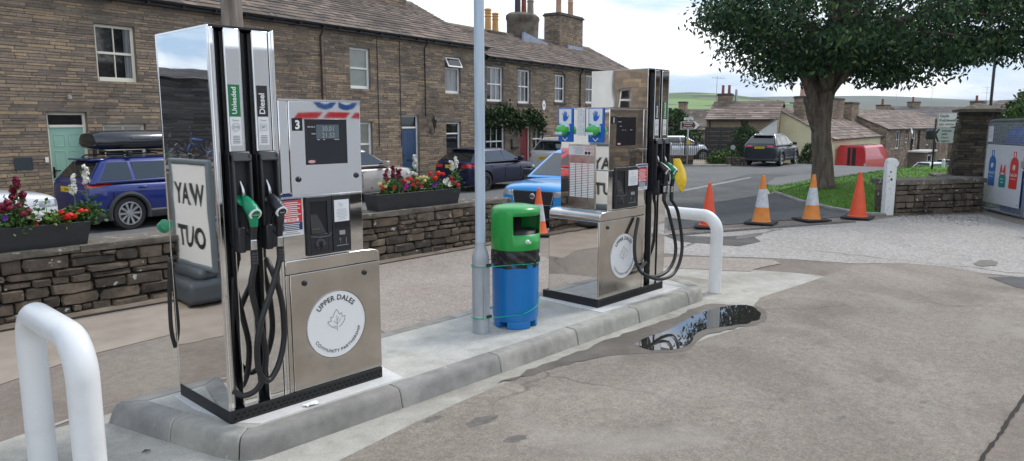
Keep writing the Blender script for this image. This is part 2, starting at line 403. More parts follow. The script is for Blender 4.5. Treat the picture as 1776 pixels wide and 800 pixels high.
# ---------------------------------------------------------------- island
KERB=stonemat('kerb_concrete',[(.33,.315,.28),(.38,.365,.325),(.29,.28,.255),(.36,.35,.31),(.41,.395,.355),(.31,.30,.28)],.88,8,stain=((.13,.125,.118),2.2,.6),lichen=((.38,.37,.33),9,.70),bs=.3,dark=(.75,1.12))
SLAB=groundmat('island_slab_concrete',(.37,.36,.325),(.43,.42,.385),(.47,.46,.425),s1=1.4,grain=90,gamt=.13,bs=.3,stain=[((.24,.22,.19),3.0,.64,.5),((.3,.25,.19),6,.72,.5)])
out=[Vector(p) for p in [(1.36,4.62),(1.50,4.06),(1.61,3.66),(1.66,3.55),(1.76,3.485),(2.72,3.475),(3.62,3.472),(4.52,3.470),(5.42,3.468),(6.30,3.465),(6.55,3.465),(6.68,3.52),(6.84,3.86),(6.86,4.62),(5.9,4.63),(5,4.63),(4.1,4.63),(3.2,4.63),(2.3,4.63)]]
def inset(poly,d):
    n=len(poly); r=[]
    for i in range(n):
        p0,p1,p2=poly[i-1],poly[i],poly[(i+1)%n]
        e1=(p1-p0).normalized(); e2=(p2-p1).normalized()
        n1=Vector((-e1.y,e1.x)); n2=Vector((-e2.y,e2.x)); m=(n1+n2).normalized()
        r.append(p1+m*(d/max(.35,m.dot(n1))))
    return r
rings=[(inset(out,o),z) for o,z in ((0,-.02),(.022,.085),(.034,.115),(.052,.13),(.15,.132),(.155,.02))]
kb=MB(); n=len(out)
breaks=[0,1,3,5,6,7,8,9,11,12,13,14,15,16,17,18]
for bi,i0 in enumerate(breaks):
    i1=breaks[(bi+1)%len(breaks)]; idx=[]; i=i0
    while True:
        idx.append(i)
        if i==i1: break
        i=(i+1)%n
    vs=[];
    for k,i in enumerate(idx):
        for (rg,z) in rings:
            p=rg[i].copy()
            if k==0: q=rg[idx[1]]; p=p+(q-p).normalized()*.0035
            if k==len(idx)-1: q=rg[idx[-2]]; p=p+(q-p).normalized()*.0035
            vs.append((p.x,p.y,z))
    m_=len(rings); fs=[tuple(range(m_)),tuple(range((len(idx)-1)*m_,len(idx)*m_))[::-1]]
    for k in range(len(idx)-1):
        for j in range(m_): fs.append((k*m_+j,(k+1)*m_+j,(k+1)*m_+(j+1)%m_,k*m_+(j+1)%m_))
    kb.add(vs,fs)
o=tag(kb.build('island_kerb',KERB,bevel=.008,seg=2,angle=50),kind='structure')
sl=MB(); sl.prism([tuple(p) for p in inset(out,.151)],-.02,.127)
tag(sl.build('island_slab',SLAB),kind='structure')
# lighter new screed pads the pumps stand on
pd=MB(); pd.prism([(1.69,4.42),(1.685,4.12),(1.765,3.76),(1.85,3.65),(2.86,3.645),(2.95,4.4)],.127,.131); pd.prism([(5.1,4.42),(5.1,3.66),(6.45,3.65),(6.5,4.4)],.127,.131)
tag(pd.build('island_screed',mat('white_screed',(.56,.555,.54),.85,c2=(.63,.625,.61),scale=20,bs=.2)),kind='structure')

# ---------------------------------------------------------------- hoops
WHITE=mat('white_paint',(.74,.75,.75),.38,c2=(.66,.665,.655),scale=7,coat=.15,lo=.5,hi=.8)
def hoop(x,y0,y1,h,r,label):
    t=thing('hoop_barrier',label,'barrier',(x,(y0+y1)/2,0),0,'white hoop barriers at the island ends')
    a=y0-(y0+y1)/2; c=-a; rr=.17
    pts=[(0,a,-.05),(0,a,h-rr-r)]
    pts+=[(0,a+rr-rr*math.cos(q),h-r-rr+rr*math.sin(q)) for q in [PI/2*k/10 for k in range(1,11)]]
    pts+=[(0,c-rr+rr*math.sin(q),h-r-rr+rr*math.cos(q)) for q in [PI/2*k/10 for k in range(0,11)]]
    pts+=[(0,c,-.05)]
    MB().tube(pts,r,28).build('hoop_tube',WHITE,t,smooth=40)
    for y in (a,c): MB().lathe([(r+.012,0),(r+.012,.009),(r+.001,.012)],24,(0,y,0)).build('concrete_collar',SLAB,t)
hoop(.93,3.42,4.22,.925,.066,'white painted steel hoop barrier in the near left corner, before the first pump')
hoop(6.97,3.55,4.35,.885,.064,'white painted steel hoop barrier behind the far pump, beside the puddle')

# ---------------------------------------------------------------- lamp post
GALV=mat('galvanised_steel',(.33,.36,.39),.5,.35,c2=(.45,.48,.5),scale=9,sc=(1,1,.25),bs=.15,bscale=30)
t=thing('lamp_post','galvanised grey lamp post standing on the island beside the green and blue bin','lamp post',(3.945,4.02,.128))
MB().lathe([(.068,0),(.068,.60),(.066,.63),(.055,.665),(.043,.70),(.040,.74)],16).build('post_base',GALV,t,smooth=40)
MB().lathe([(.040,.735),(.040,5.2)],20).build('post_shaft',mat('post_blue_grey',(.40,.50,.61),.45,.15,c2=(.52,.61,.69),scale=14,sc=(1,1,.12)),t,smooth=40)
d_=MB(); d_.box(-.034,.034,-.071,-.064,.12,.56); d_.lathe([(.006,0),(.006,.004)],8,M=frame((-.01,-.0705,.5),(1,0,0),(0,0,1)))
d_.build('access_door',GALV,t,bevel=.004)
MB().tube([(0,0,5.1),(0,0,5.6),(.1,-.1,5.85),(.5,-.5,5.95)],.03,12).build('lamp_arm',GALV,t,smooth=40)
MB().box(.4,.9,-.15,.15,5.9,6.02,M=Matrix.Rotation(R(-45),4,'Z')).build('lamp_head',GALV,t,bevel=.03)
for z in (.55,.135):
    MB().lathe([(.071,0),(.0715,.004),(.071,.012)],20,(0,0,z)).build('steel_band',mat('bright_band',(.6,.6,.6),.3,.9),t,smooth=40)
    MB().box(-.005,.04,-.085,-.066,z-.004,z+.016).build('clamp',mat('black_rubber',(.02,.02,.02),.6),t)

# ---------------------------------------------------------------- litter bin
bc=(4.315,3.985,.128)
t=thing('litter_bin','round litter bin with green hood and blue base on the island, black liner showing','litter bin',bc)
BLUE=mat('bin_blue',(.0,.17,.50),.35,c2=(.0,.15,.45),scale=4,coat=.2); GREEN=mat('bin_green',(.012,.32,.05),.33,c2=(.015,.29,.05),scale=4,coat=.25)
m=MB(); m.lathe([(.178,.055),(.186,.07),(.192,.10),(.194,.5),(.192,.53),(.186,.535)],48); m.build('bin_base',BLUE,t,smooth=35)
f=MB()
for k in range(4):
    a0=R(20+90*k); pts=[(0.182*math.cos(a0+R(66)*j/10),0.182*math.sin(a0+R(66)*j/10)) for j in range(11)]
    pts+=[(.10*math.cos(a0+R(66)),.10*math.sin(a0+R(66))),(.10*math.cos(a0),.10*math.sin(a0))]
    f.prism(pts,0,.06)
f.build('bin_foot',BLUE,t,bevel=.006)
# liner: crumpled black polythene
ln=MB(); vs=[]; fs=[]; nn=72; rows=9
for i in range(rows):
    z=.505+.155*i/(rows-1)
    for j in range(nn):
        a=2*PI*j/nn; r=.190+.011*math.sin(a*9+i*1.3)*math.sin(PI*i/(rows-1))+.012*noise.noise(Vector((math.cos(a)*4,math.sin(a)*4,z*24)))+.006
        if i==0: z2=z+.02*noise.noise(Vector((math.cos(a)*2,math.sin(a)*2,3)))
        else: z2=z
        vs.append((r*math.cos(a),r*math.sin(a),z2))
for i in range(rows-1):
    for j in range(nn): fs.append((i*nn+j,i*nn+(j+1)%nn,(i+1)*nn+(j+1)%nn,(i+1)*nn+j))
ln.add(vs,fs); ln.build('bin_liner',mat('black_polythene',(.012,.012,.013),.28,bs=.5,bscale=40,bd=.01),t,smooth=True)
# hood with letter-box openings front and back
oa=math.atan2(-3.985+.0,-4.315)  # towards the camera
vs=[];fs=[]; nn=96; prof=[(.200,.650),(.203,.655),(.203,.78),(.203,.93),(.201,.965),(.19,.985),(.165,.998),(.10,1.010),(0.001,1.014)]
def isopen(j):
    a=(2*PI*(j+.5)/nn-(oa+R(38)))%(2*PI); a=a if a<PI else a-2*PI
    b_=abs(abs(a)-PI) ; return abs(a)<R(42) or b_<R(42)
for r,z in prof:
    for j in range(nn): a=2*PI*j/nn; vs.append((r*math.cos(a),r*math.sin(a),z))
for i in range(len(prof)-1):
    for j in range(nn):
        if i==2 and isopen(j): continue
        fs.append((i*nn+j,i*nn+(j+1)%nn,(i+1)*nn+(j+1)%nn,(i+1)*nn+j))
fs.append(tuple(range((len(prof)-1)*nn,len(prof)*nn)))
hd=MB(); hd.add(vs,fs); o=hd.build('bin_hood',GREEN,t,smooth=40)
so_=o.modifiers.new('wall','SOLIDIFY'); so_.thickness=.008; so_.offset=-1
MB().lathe([(.172,.3),(.172,.80),(.05,.805),(.05,.96),(.001,.96)],32,cap=False).build('inner_bucket',mat('bin_black',(.015,.015,.015),.5),t,smooth=True)
la=oa+R(28); M=frame((.203*math.cos(la),.203*math.sin(la),.725),(-math.sin(la),math.cos(la),0),(0,0,1))
l_=MB(); l_.lathe([(.020,-.002),(.020,.004),(.012,.012),(.009,.02),(.0085,.035),(.010,.045),(.004,.048)],20,M=M); l_.build('hood_lock',mat('lock_grey_white',(.62,.70,.62),.4),t,smooth=40)
# green twine tying the bin to the post
tw=MB(); pc=Vector((3.945,4.02,.128))-Vector(bc)
for z0,z1 in ((.545,.53),(.13,.26)):
    pts=[]
    th0=math.atan2(pc.y,pc.x)
    for k in range(0,41):
        a=th0+R(62)+ (2*PI-R(124))*k/40; rr=.200
        u_=1-abs(1-2*k/40) ; pts.append((rr*math.cos(a),rr*math.sin(a),z0+(z1-z0)*u_))
    q=[(pc.x+.074*math.cos(th0+s_),pc.y+.074*math.sin(th0+s_),z0) for s_ in [R(-95+190*k/12) for k in range(13)]]
    tw.tube(pts+q+[pts[0]],.0035,6)
o=tw.build('tie_cord',mat('green_twine',(.0,.42,.25),.5),None,smooth=True); o.location=bc
tag(o,'thin green cord lashing the litter bin to the lamp post in two turns','cord')

# dirt splashes and chips on the hoop legs
# ---------------------------------------------------------------- fuel pumps
def chrome(name, rough, wav, col=(.86,.855,.84), scale=2.2, brushed=False):
    m,nt,b=newmat(name); b.inputs['Base Color'].default_value=rgb(col); b.inputs['Metallic'].default_value=1
    b.inputs['Roughness'].default_value=rough
    p=bump(nt,b,noise_tex(nt,scale,1,.4,dist=.5),wav,.05)
    r_=ramp(nt,noise_tex(nt,4,6,.7,sc=(1,1,.4)),[(.45,(rough,)*3),(.75,(rough+.02,)*3)]); nt.links.new(r_,b.inputs['Roughness'])
    if brushed:
        c=ramp(nt,noise_tex(nt,3,5,.6),[(.35,(col[0]*.8,col[1]*.79,col[2]*.76)),(.65,col)]); nt.links.new(c,b.inputs['Base Color'])
        r=ramp(nt,noise_tex(nt,5,5,.65),[(.3,(rough*.6,)*3),(.7,(rough*1.8,)*3)]); nt.links.new(r,b.inputs['Roughness'])
    return m
CHROME=chrome('polished_stainless',.02,.022)
CHROME2=chrome('brushed_stainless',.12,.05,(.74,.71,.67),brushed=True)
CHROMEW=chrome('polished_stainless_housing',.02,.02,(.93,.93,.93),1.5)
EDGE=mat('bright_steel_edge',(.85,.85,.85),.18,1)
BLK=mat('black_plastic',(.018,.019,.022),.42,c2=(.024,.025,.03),scale=9,bs=.1,bscale=200)
BLK2=mat('black_recess',(.010,.011,.014),.35)
GLS=mat('display_glass',(.012,.013,.02),.12,coat=.5)
LCD=mat('lcd_grey',(.10,.13,.15),.25)
LCDTXT=mat('lcd_digits',(.34,.38,.38),.4)
WHT=mat('white_vinyl',(.78,.79,.79),.4)
PAPER=mat('paper_label',(.74,.75,.76),.6)
TXT=mat('black_print',(.02,.02,.022),.5)
GTX=mat('grey_print',(.25,.26,.28),.6)
NAVY=mat('navy_print',(.02,.03,.14),.45); REDP=mat('red_print',(.72,.035,.03),.45)
GRN=mat('pump_green',(.006,.17,.055),.4); NGRN=mat('nozzle_green',(.0,.22,.10),.35,coat=.2)
NBLK=mat('nozzle_black',(.015,.015,.018),.38,coat=.2); HOSE=mat('hose_rubber',(.012,.012,.013),.42)
SPOUT=mat('nozzle_spout',(.6,.6,.6),.25,1)

def lines(mb, x0,x1,z0,z1,n,y,rnd,h=.45,fill=(.5,1),mi=0):
    """rows of small print as short bars"""
    dz=(z1-z0)/n
    for i in range(n):
        z=z1-dz*(i+.5); w=(x1-x0)*rnd.uniform(*fill); x=x0
        c=(x0+x1)/2
        mb.quad((c-w/2,y,z-dz*h/2),(c+w/2,y,z-dz*h/2),(c+w/2,y,z+dz*h/2),(c-w/2,y,z+dz*h/2),mi)

def badge(t, x, z, r, y=-.0):
    b=MB(); M=FR(x,y,z)
    b.lathe([(r,0),(r,.0025)],72,M=M); o=b.build('round_badge',WHT,t)
    k=MB(); Mt=FR(x,y-.0042,z)
    vs=[];fs=[]
    for j in range(72):
        a=2*PI*j/72
        for rr in (r*.985,r*1.0): vs.append((rr*math.cos(a),rr*math.sin(a),0))
    for j in range(72): fs.append((2*j,2*j+1,2*((j+1)%72)+1,2*((j+1)%72)))
    k.add(vs,fs,0,Mt)
    arc_text(k,'UPPER DALES',Mt,r*.80,r*.215,91,off=.022,track=1.10)
    arc_text(k,'COMMUNITY PARTNERSHIP',Mt,r*.80,r*.135,-83,inside=True,off=.016,track=1.13)
    # leaf emblem
    L=[(-.02,-.13),(-.16,-.07),(-.26,.02),(-.31,.12),(-.19,.12),(-.20,.24),(-.13,.23),(-.08,.33),(-.0,.44),(.07,.33),(.10,.27),(.17,.31),(.18,.19),(.29,.20),(.25,.06),(.18,-.03),(.08,-.1)]
    def strk(pts,wd):
        for (x0,z0),(x1,z1) in zip(pts[:-1],pts[1:]):
            d=Vector((x1-x0,z1-z0)); q=Vector((-d.y,d.x)).normalized()*wd; e=d.normalized()*wd*.8
            k.add([(x0*r-q.x-e.x,z0*r-q.y-e.y,0),(x1*r-q.x+e.x,z1*r-q.y+e.y,0),(x1*r+q.x+e.x,z1*r+q.y+e.y,0),(x0*r+q.x-e.x,z0*r+q.y-e.y,0)],[(0,1,2,3)],0,Mt)
    strk(L,.0013); strk([(.01,-.22),(.0,.25)],.001); strk([(.0,.02),(-.1,.1)],.001); strk([(.0,.0),(.13,.14)],.001); strk([(.0,-.09),(-.12,-.04)],.001); strk([(.0,.1),(.07,.2)],.001)
    k.build('badge_print',TXT,o)
    return o

def nozzle(t, x, z, col, name, y0=0.0, label=None):
    """nozzle hung in its boot: spout up into the boot, body down and out"""
    root=MB()
    body=[(x,y0-.045,z+.075),(x+.002,y0-.075,z+.045),(x+.004,y0-.105,z+.02),(x+.006,y0-.135,z+.0)]
    root.tube(body,[.022,.034,.038,.034],14)
    root.tube([(x,y0-.03,z+.06),(x,y0-.036,z+.068)],.046,18)
    root.tube([(x+.004,y0-.10,z+.015),(x+.005,y0-.115,z-.03),(x+.006,y0-.112,z-.07)],[.030,.026,.022],12)
    o=root.build('nozzle',col,t,smooth=45)
    if label: o['label']=label
    d=Vector((0,-.75,-.35)).normalized(); M=frame((x+.006,y0-.137,z-.002),(1,0,0),Vector((0,-.35,.75)))
    b=MB(); b.lathe([(.034,-.01),(.034,.004),(.03,.006)],24,M=M); b.build('end_cap',WHT,o,smooth=40)
    c=MB(); c.lathe([(.024,.0),(.024,.0075)],24,M=M); 
    c.build('cap_disc',GRN if name=='Unleaded' else TXT,o)
    e=MB(); e.text(name,M@Matrix.Translation((0,-.004,.0082)),.0105,off=.01); e.build('cap_print',WHT,o)
    s=MB(); s.tube([(x,y0-.04,z+.07),(x-.0,y0-.02,z+.13),(x,y0+.01,z+.17),(x,y0+.03,z+.2)],.0115,12); s.build('spout',SPOUT,o,smooth=True)
    h=MB(); h.tube([(x+.006,y0-.112,z-.06),(x+.006,y0-.100,z-.13),(x+.006,y0-.10,z-.145)],[.020,.019,.018],12)
    h.tube(curve_pts([(x+.005,y0-.095,z-.0),(x+.002,y0-.045,z-.03),(x+.0,y0-.04,z-.10),(x+.004,y0-.09,z-.14)],5),.006,8)
    h.build('handle',NBLK,o,smooth=40)
    w=MB(); w.lathe([(.020,0),(.021,.008),(.019,.02),(.021,.028),(.019,.04),(.021,.05),(.018,.055)],16,(x+.006,y0-.10,z-.198)); w.build('swivel',SPOUT,o,smooth=40)
    f=MB(); f.lathe([(.017,-.09)]+[(.0185+.002*(k%2),-.085+.0085*k) for k in range(10)],14,(x+.006,y0-.10,z-.198)); f.build('hose_collar',NBLK,o,smooth=False)
    return o

def make_pump(loc, L, mir, num, cols, labels, boots, label, D=.60):
    TD_=.66
    t=thing('fuel_pump',label,'fuel pump',loc,0,'stainless fuel pumps on the island')
    def X(a): return (L-a) if mir else a
    def bx(mb,a,b,*r,**k): x0,x1=sorted((X(a),X(b))); return mb.box(x0,x1,*r,**k)
    # plinth with punched slots
    p=MB(); bx(p,0,L,0,TD_,0,.072); o=p.build('plinth',mat('plinth_black',(.012,.012,.014),.5),t,bevel=.004)
    q=MB()
    for i in range(int(L/.035)):
        for r_ in (0,1):
            x=.02+i*.035+(r_*.017)
            if x+.02<L: q.quad((x,-.0025,.018+.022*r_),(x+.02,-.0025,.018+.022*r_),(x+.02,-.0025,.03+.022*r_),(x,-.0025,.03+.022*r_))
    q.build('plinth_slot',mat('slot_black',(.004,.004,.004),.9),o)
    # lower cabinet: core, door panel, end panel
    c=MB(); bx(c,.377,L-.004,.008,D-.008,.075,.79); c.build('lower_cabinet_frame',mat('dark_seam',(.02,.02,.02),.5),t)
    c=MB(); bx(c,.405,L-.002,0,.012,.078,.786); dr=c.build('lower_door',CHROME2,t,bevel=.003)
    c=MB(); bx(c,.377,.400,0,.012,.078,.786); c.build('corner_strip',CHROME2,t,bevel=.002)
    c=MB(); bx(c,L-.012,L,.013,D,.078,.786); bx(c,.38,L,D-.006,D,.078,.786); c.build('end_panel',CHROME2 if False else CHROME,t,bevel=.002)
    lk=MB()
    for a in (.497,.925 if not mir else 99):
        if a<2:
            xx=X(a) if not mir else .125
            lk.lathe([(.017,0),(.017,.006),(.013,.012),(.011,.014)],20,M=FR(xx,0,.726))
    lk.build('door_lock',BLK,t,smooth=40)
    # waist band and rounded shoulder
    prof=[(L,.792),(L,.832),(L-.006,.848),(L-.02,.860),(L-.045,.867),(L-.12,.872),(.377,.872),(.377,.792)]
    prof=[(X(a),b) for a,b in prof]
    if mir: prof=prof[::-1]
    c=MB(); c.prism(prof,-.004,D+.002,'y'); c.build('waist_band',CHROME2,t,bevel=.005)
    U=L-.12
    c=MB(); bx(c,.378,U,.003,D-.04,.873,1.236); tb=c.build('terminal_housing',CHROME,t,bevel=.003)
    c=MB(); bx(c,.44,U+.001,-.004,D-.04,1.240,1.79); bx(c,.378,.436,-.002,D-.04,1.240,1.79); hb=c.build('display_housing',CHROMEW if not mir else CHROME,t,bevel=.004)
    c=MB(); bx(c,.378,U+.004,-.006,D-.036,1.790,1.800); c.build('top_trim',EDGE,t); c=MB(); bx(c,.378,U+.002,-.006,-.002,1.234,1.242); c.build('edge_trim',EDGE,t)
    # hose tower
    c=MB(); bx(c,0,.010,.002,TD_,.075,2.168); c.build('tower_side_panel',CHROME,t,bevel=.002)
    c=MB(); bx(c,.358,.374,.002,TD_,.075,2.168); c.build('tower_inner_panel',CHROME,t,bevel=.002)
    c=MB(); bx(c,.012,.356,.075,TD_-.075,.07,2.15); bx(c,.01,.36,.004,TD_-.004,2.16,2.171); c.build('tower_core',BLK2,t)
    for (a,b) in cols:
        x0,x1=sorted((X(a),X(b)))
        c=MB(); c.box(x0,x1,0,.055,.075,2.16); c.box(x0,x1,TD_-.055,TD_,.075,2.16); c.build('tower_column',CHROME,t,bevel=.003)
    k=MB(); xo=X(0); sg_=-1 if not mir else 1
    k.box(min(xo,xo+sg_*.002),max(xo,xo+sg_*.002),.0,.014,.078,2.168); k.box(min(xo,xo+sg_*.002),max(xo,xo+sg_*.002),TD_-.012,TD_,.078,2.168); k.box(min(xo,xo+sg_*.002),max(xo,xo+sg_*.002),.016,TD_-.014,2.158,2.168); k.build('edge_highlight',EDGE,t)  # added bright strips standing for the highlights on the tower panel edges
    rr=MB()
    for (a,b) in cols:
        x0,x1=sorted((X(a),X(b)))
        for x in (x0-.004,x1+.001): rr.box(x,x+.003,.001,.02,.09,2.15)
    rr.build('column_highlight',EDGE,t)  # thin bright strips added as highlights down each column edge
    # boots
    for cx_,nm in boots:
        b=MB(); w_=.056
        zc=1.06
        b.box(cx_-w_,cx_+w_,-.005,.05,zc-.05,zc+.44); o=b.build('nozzle_boot',BLK,t,bevel=.004)
        b=MB(); b.box(cx_-w_,cx_-w_+.016,-.05,-.004,zc+.03,zc+.44); b.box(cx_+w_-.016,cx_+w_,-.05,-.004,zc+.03,zc+.44)
        b.prism([(-.055,zc+.40),(-.004,zc+.40),(-.004,zc+.455),(-.03,zc+.455)],cx_-w_,cx_+w_,'x')
        b.box(cx_-w_,cx_-w_+.04,-.075,-.004,zc-.09,zc+.05); b.box(cx_-w_+.04,cx_+w_,-.03,-.004,zc-.09,zc-.0)
        b.build('boot_shroud',BLK,o,bevel=.008)
    # fuel grade labels on columns
    for (x0,x1,nm) in labels:
        c=MB(); c.quad((x0,-.002,1.70),(x1,-.002,1.70),(x1,-.002,1.868),(x0,-.002,1.868))
        o=c.build('grade_label',GRN if nm=='Unleaded' else TXT,t)
        k=MB(); Mt=frame(((x0+x1)/2+.25*min((x1-x0)*.74,.14/twidth(nm)),-.0035,1.712),(0,0,1),(-1,0,0)); k.text(nm,Mt,min((x1-x0)*.74,.14/twidth(nm)),'LEFT',off=.02); k.build('grade_print',WHT,o)
        c=MB(); c.quad((x0,-.002,1.545),(x1,-.002,1.545),(x1,-.002,1.697),(x0,-.002,1.697)); o=c.build('info_label',PAPER,t)
        k=MB(); xc=(x0+x1)/2; lines(k,x0+.008,x1-.008,1.555,1.60,5,-.0035,random.Random(3),fill=(.7,1)); 
        k.text('Petrol' if nm=='Unleaded' else 'Diesel',FR(xc,-.0035,1.675),.014,off=.01)
        k.text('E10' if nm=='Unleaded' else 'B7',FR(xc,-.0035,1.637),.02,off=.02)
        k.lathe([(.022,0),(.022,.0005)],20,M=FR(xc,-.0028,1.643)) if False else None
        if nm=='Unleaded': k.tube([(xc+.021*math.cos(a),-.0035,1.644+.021*math.sin(a)) for a in [2*PI*j/20 for j in range(21)]],.001,4)
        else: k.tube([(xc-.018,-.0035,1.626),(xc+.018,-.0035,1.626),(xc+.018,-.0035,1.662),(xc-.018,-.0035,1.662),(xc-.018,-.0035,1.626)],.001,4)
        k.build('info_print',GTX,o)
    return t,X

def display(t, x0,x1,z0,z1, num, nx0,nx1,nz0,nz1, y, lcd=True):
    c=MB(); c.box(x0,x1,y-.004,y,z0,z1); o=c.build('display_panel',GLS,t,bevel=.001)
    W=x1-x0; Hh=z1-z0
    if lcd:
        c=MB(); c.quad((x0+W*.25,y-.0055,z1-Hh*.43),(x0+W*.80,y-.0055,z1-Hh*.43),(x0+W*.80,y-.0055,z1-Hh*.12),(x0+W*.25,y-.0055,z1-Hh*.12)); l=c.build('lcd_screen',LCD,o)
        k=MB(); k.text('30.01',FR(x0+W*.54,y-.007,z1-Hh*.262),.040); k.text('21.52',FR(x0+W*.54,y-.007,z1-Hh*.405),.040); k.build('lcd_digits',LCDTXT,l)
    k=MB()
    k.text('This Sale £',FR(x0+W*.135,y-.007,z1-Hh*.18),.0115,off=.01); k.text('Litres',FR(x0+W*.185,y-.007,z1-Hh*.33),.0115,off=.01)
    for a,b in ((.27,.33),(.41,.46),(.68,.8)): k.quad((x0+W*a,y-.006,z1-Hh*.455),(x0+W*b,y-.006,z1-Hh*.455),(x0+W*b,y-.006,z1-Hh*.445),(x0+W*a,y-.006,z1-Hh*.445))
    k.build('display_print',WHT,o)
    k=MB(); k.prism([(x0+W*.125+W*.085*math.cos(a),z0+Hh*.07+Hh*.035*math.sin(a)) for a in [2*PI*j/20 for j in range(20)]],y-.0055,y-.004,'y'); k.build('maker_oval',mat('oval_red',(.65,.35,.36),.4),o)
    c=MB(); c.box(nx0,nx1,y-.003,y,nz0,nz1); o=c.build('number_plate_label',BLK2,t)
    k=MB(); k.text(num,FR((nx0+nx1)/2,y-.0045,nz0+(nz1-nz0)*.16),(nz1-nz0)*.95,off=.035); k.build('number_print',WHT,o)

def terminal(t, x0,x1,x2,x3,z0,z1,y):
    """payment bay (x0-x1) and receipt bay (x2-x3)"""
    c=MB(); c.box(x0,x1,y-.006,y+.0,z0,z1); c.box(x0+.0,x1,y-.012,y-.005,z1-.02,z1)
    # bezel round an opening
    W=x1-x0; Hh=z1-z0; a0,a1=x0+W*.13,x1-W*.17; b0,b1=z0+Hh*.36,z1-Hh*.09
    c.box(x0,a0,y-.018,y-.005,z0,z1); c.box(a1,x1,y-.018,y-.005,z0,z1); c.box(a0,a1,y-.018,y-.005,b1,z1); c.box(a0,a1,y-.018,y-.005,z0,b0)
    o=c.build('payment_terminal',BLK,t,bevel=.003)
    k=MB(); k.box(a0,a1,y-.010,y-.005,b0,b1); k.build('terminal_screen',BLK2,o)
    k=MB(); k.add([(a0+.005,y-.0185,b0+.004),(a1-.012,y-.0185,b0+.004),(a0+W*.30,y-.011,b0+Hh*.34),(a0+.005,y-.011,b0+Hh*.34)],[(0,1,2,3)]); k.build('keypad_tray',mat('tray_grey',(.035,.037,.04),.5),o)
    k=MB(); k.box(a0+.01,a0+W*.36,y-.0205,y-.0195,b0+Hh*.085,b0+Hh*.10); k.build('tray_strip',mat('olive_strip',(.12,.12,.03),.5),o)
    k=MB(); k.tube([(a0-.002,y-.02,b0-.01),(a0+W*.3,y-.028,b0-.018),(a1,y-.03,b0-.016),(a1+.018,y-.024,b0+.002)],.0025,6)
    xc=x0+W*.5; zc=z0+Hh*.18
    k.build('tray_lip',mat('lip_grey',(.10,.105,.12),.35),o)
    k=MB(); k.lathe([(.034,0),(.034,.006),(.028,.008)],24,M=FR(xc,y-.018,zc)); o2=k.build('card_reader',mat('reader_grey',(.05,.052,.058),.35),o,smooth=40)
    k=MB(); k.lathe([(.014,0),(.014,.002)],16,M=FR(xc-.002,y-.0265,zc+.008)); k.box(xc-.01,xc+.01,y-.0285,y-.0262,zc-.032,zc); k.box(xc-.03,xc+.03,y-.0282,y-.0265,zc-.016,zc-.010); k.build('card_slot',BLK2,o2)
    W=x3-x2
    c=MB(); c.box(x2,x3,y-.014,y,z0,z1); o=c.build('receipt_unit',BLK,t,bevel=.003)
    k=MB(); k.box(x2+W*.1,x3-W*.08,y-.0160,y-.0145,z0+Hh*.535,z0+Hh*.915); p=k.build('paper_notice',PAPER,o)
    k=MB(); lines(k,x2+W*.2,x3-W*.18,z0+Hh*.56,z0+Hh*.76,8,y-.0168,random.Random(5),h=.3,fill=(.5,1))
    k.tube([(x2+W*(.40+.05*math.cos(a)),y-.0168,z0+Hh*.85+.008*math.sin(a)) for a in [2*PI*j/10 for j in range(11)]],.0008,4); k.tube([(x2+W*(.50+.06*math.cos(a)),y-.0168,z0+Hh*.82+.009*math.sin(a)) for a in [2*PI*j/10 for j in range(11)]],.0008,4)
    k.build('notice_print',mat('faint_print',(.42,.43,.46),.6),p)
    k=MB(); k.box(x2+W*.12,x3-W*.10,y-.0155,y-.0142,z0+Hh*.42,z0+Hh*.52); k.build('receipt_slot',BLK2,o)
    k=MB(); k.box(x2+W*.34,x3-W*.34,y-.017,y-.0145,z0+Hh*.30,z0+Hh*.375); k.build('id_plate',mat('plate_silver',(.45,.46,.47),.35,.6),o)
    k=MB(); k.tube([(x2+W*.38,y-.0155,z0+Hh*.16),(x2+W*.38,y-.0155,z0+Hh*.23)],.0015,6); k.prism([(x2+W*.30,z0+Hh*.21),(x2+W*.38,z0+Hh*.25),(x2+W*.46,z0+Hh*.21),(x2+W*.38,z0+Hh*.228)],y-.0156,y-.0145,'y')
    k.box(x2+W*.18,x3-W*.18,y-.0156,y-.0145,z0+Hh*.105,z0+Hh*.12); k.box(x3-W*.3,x3-W*.27,y-.0156,y-.0145,z0+Hh*.13,z0+Hh*.24); k.build('arrow_mark',mat('mark_grey',(.22,.23,.25),.4),o)

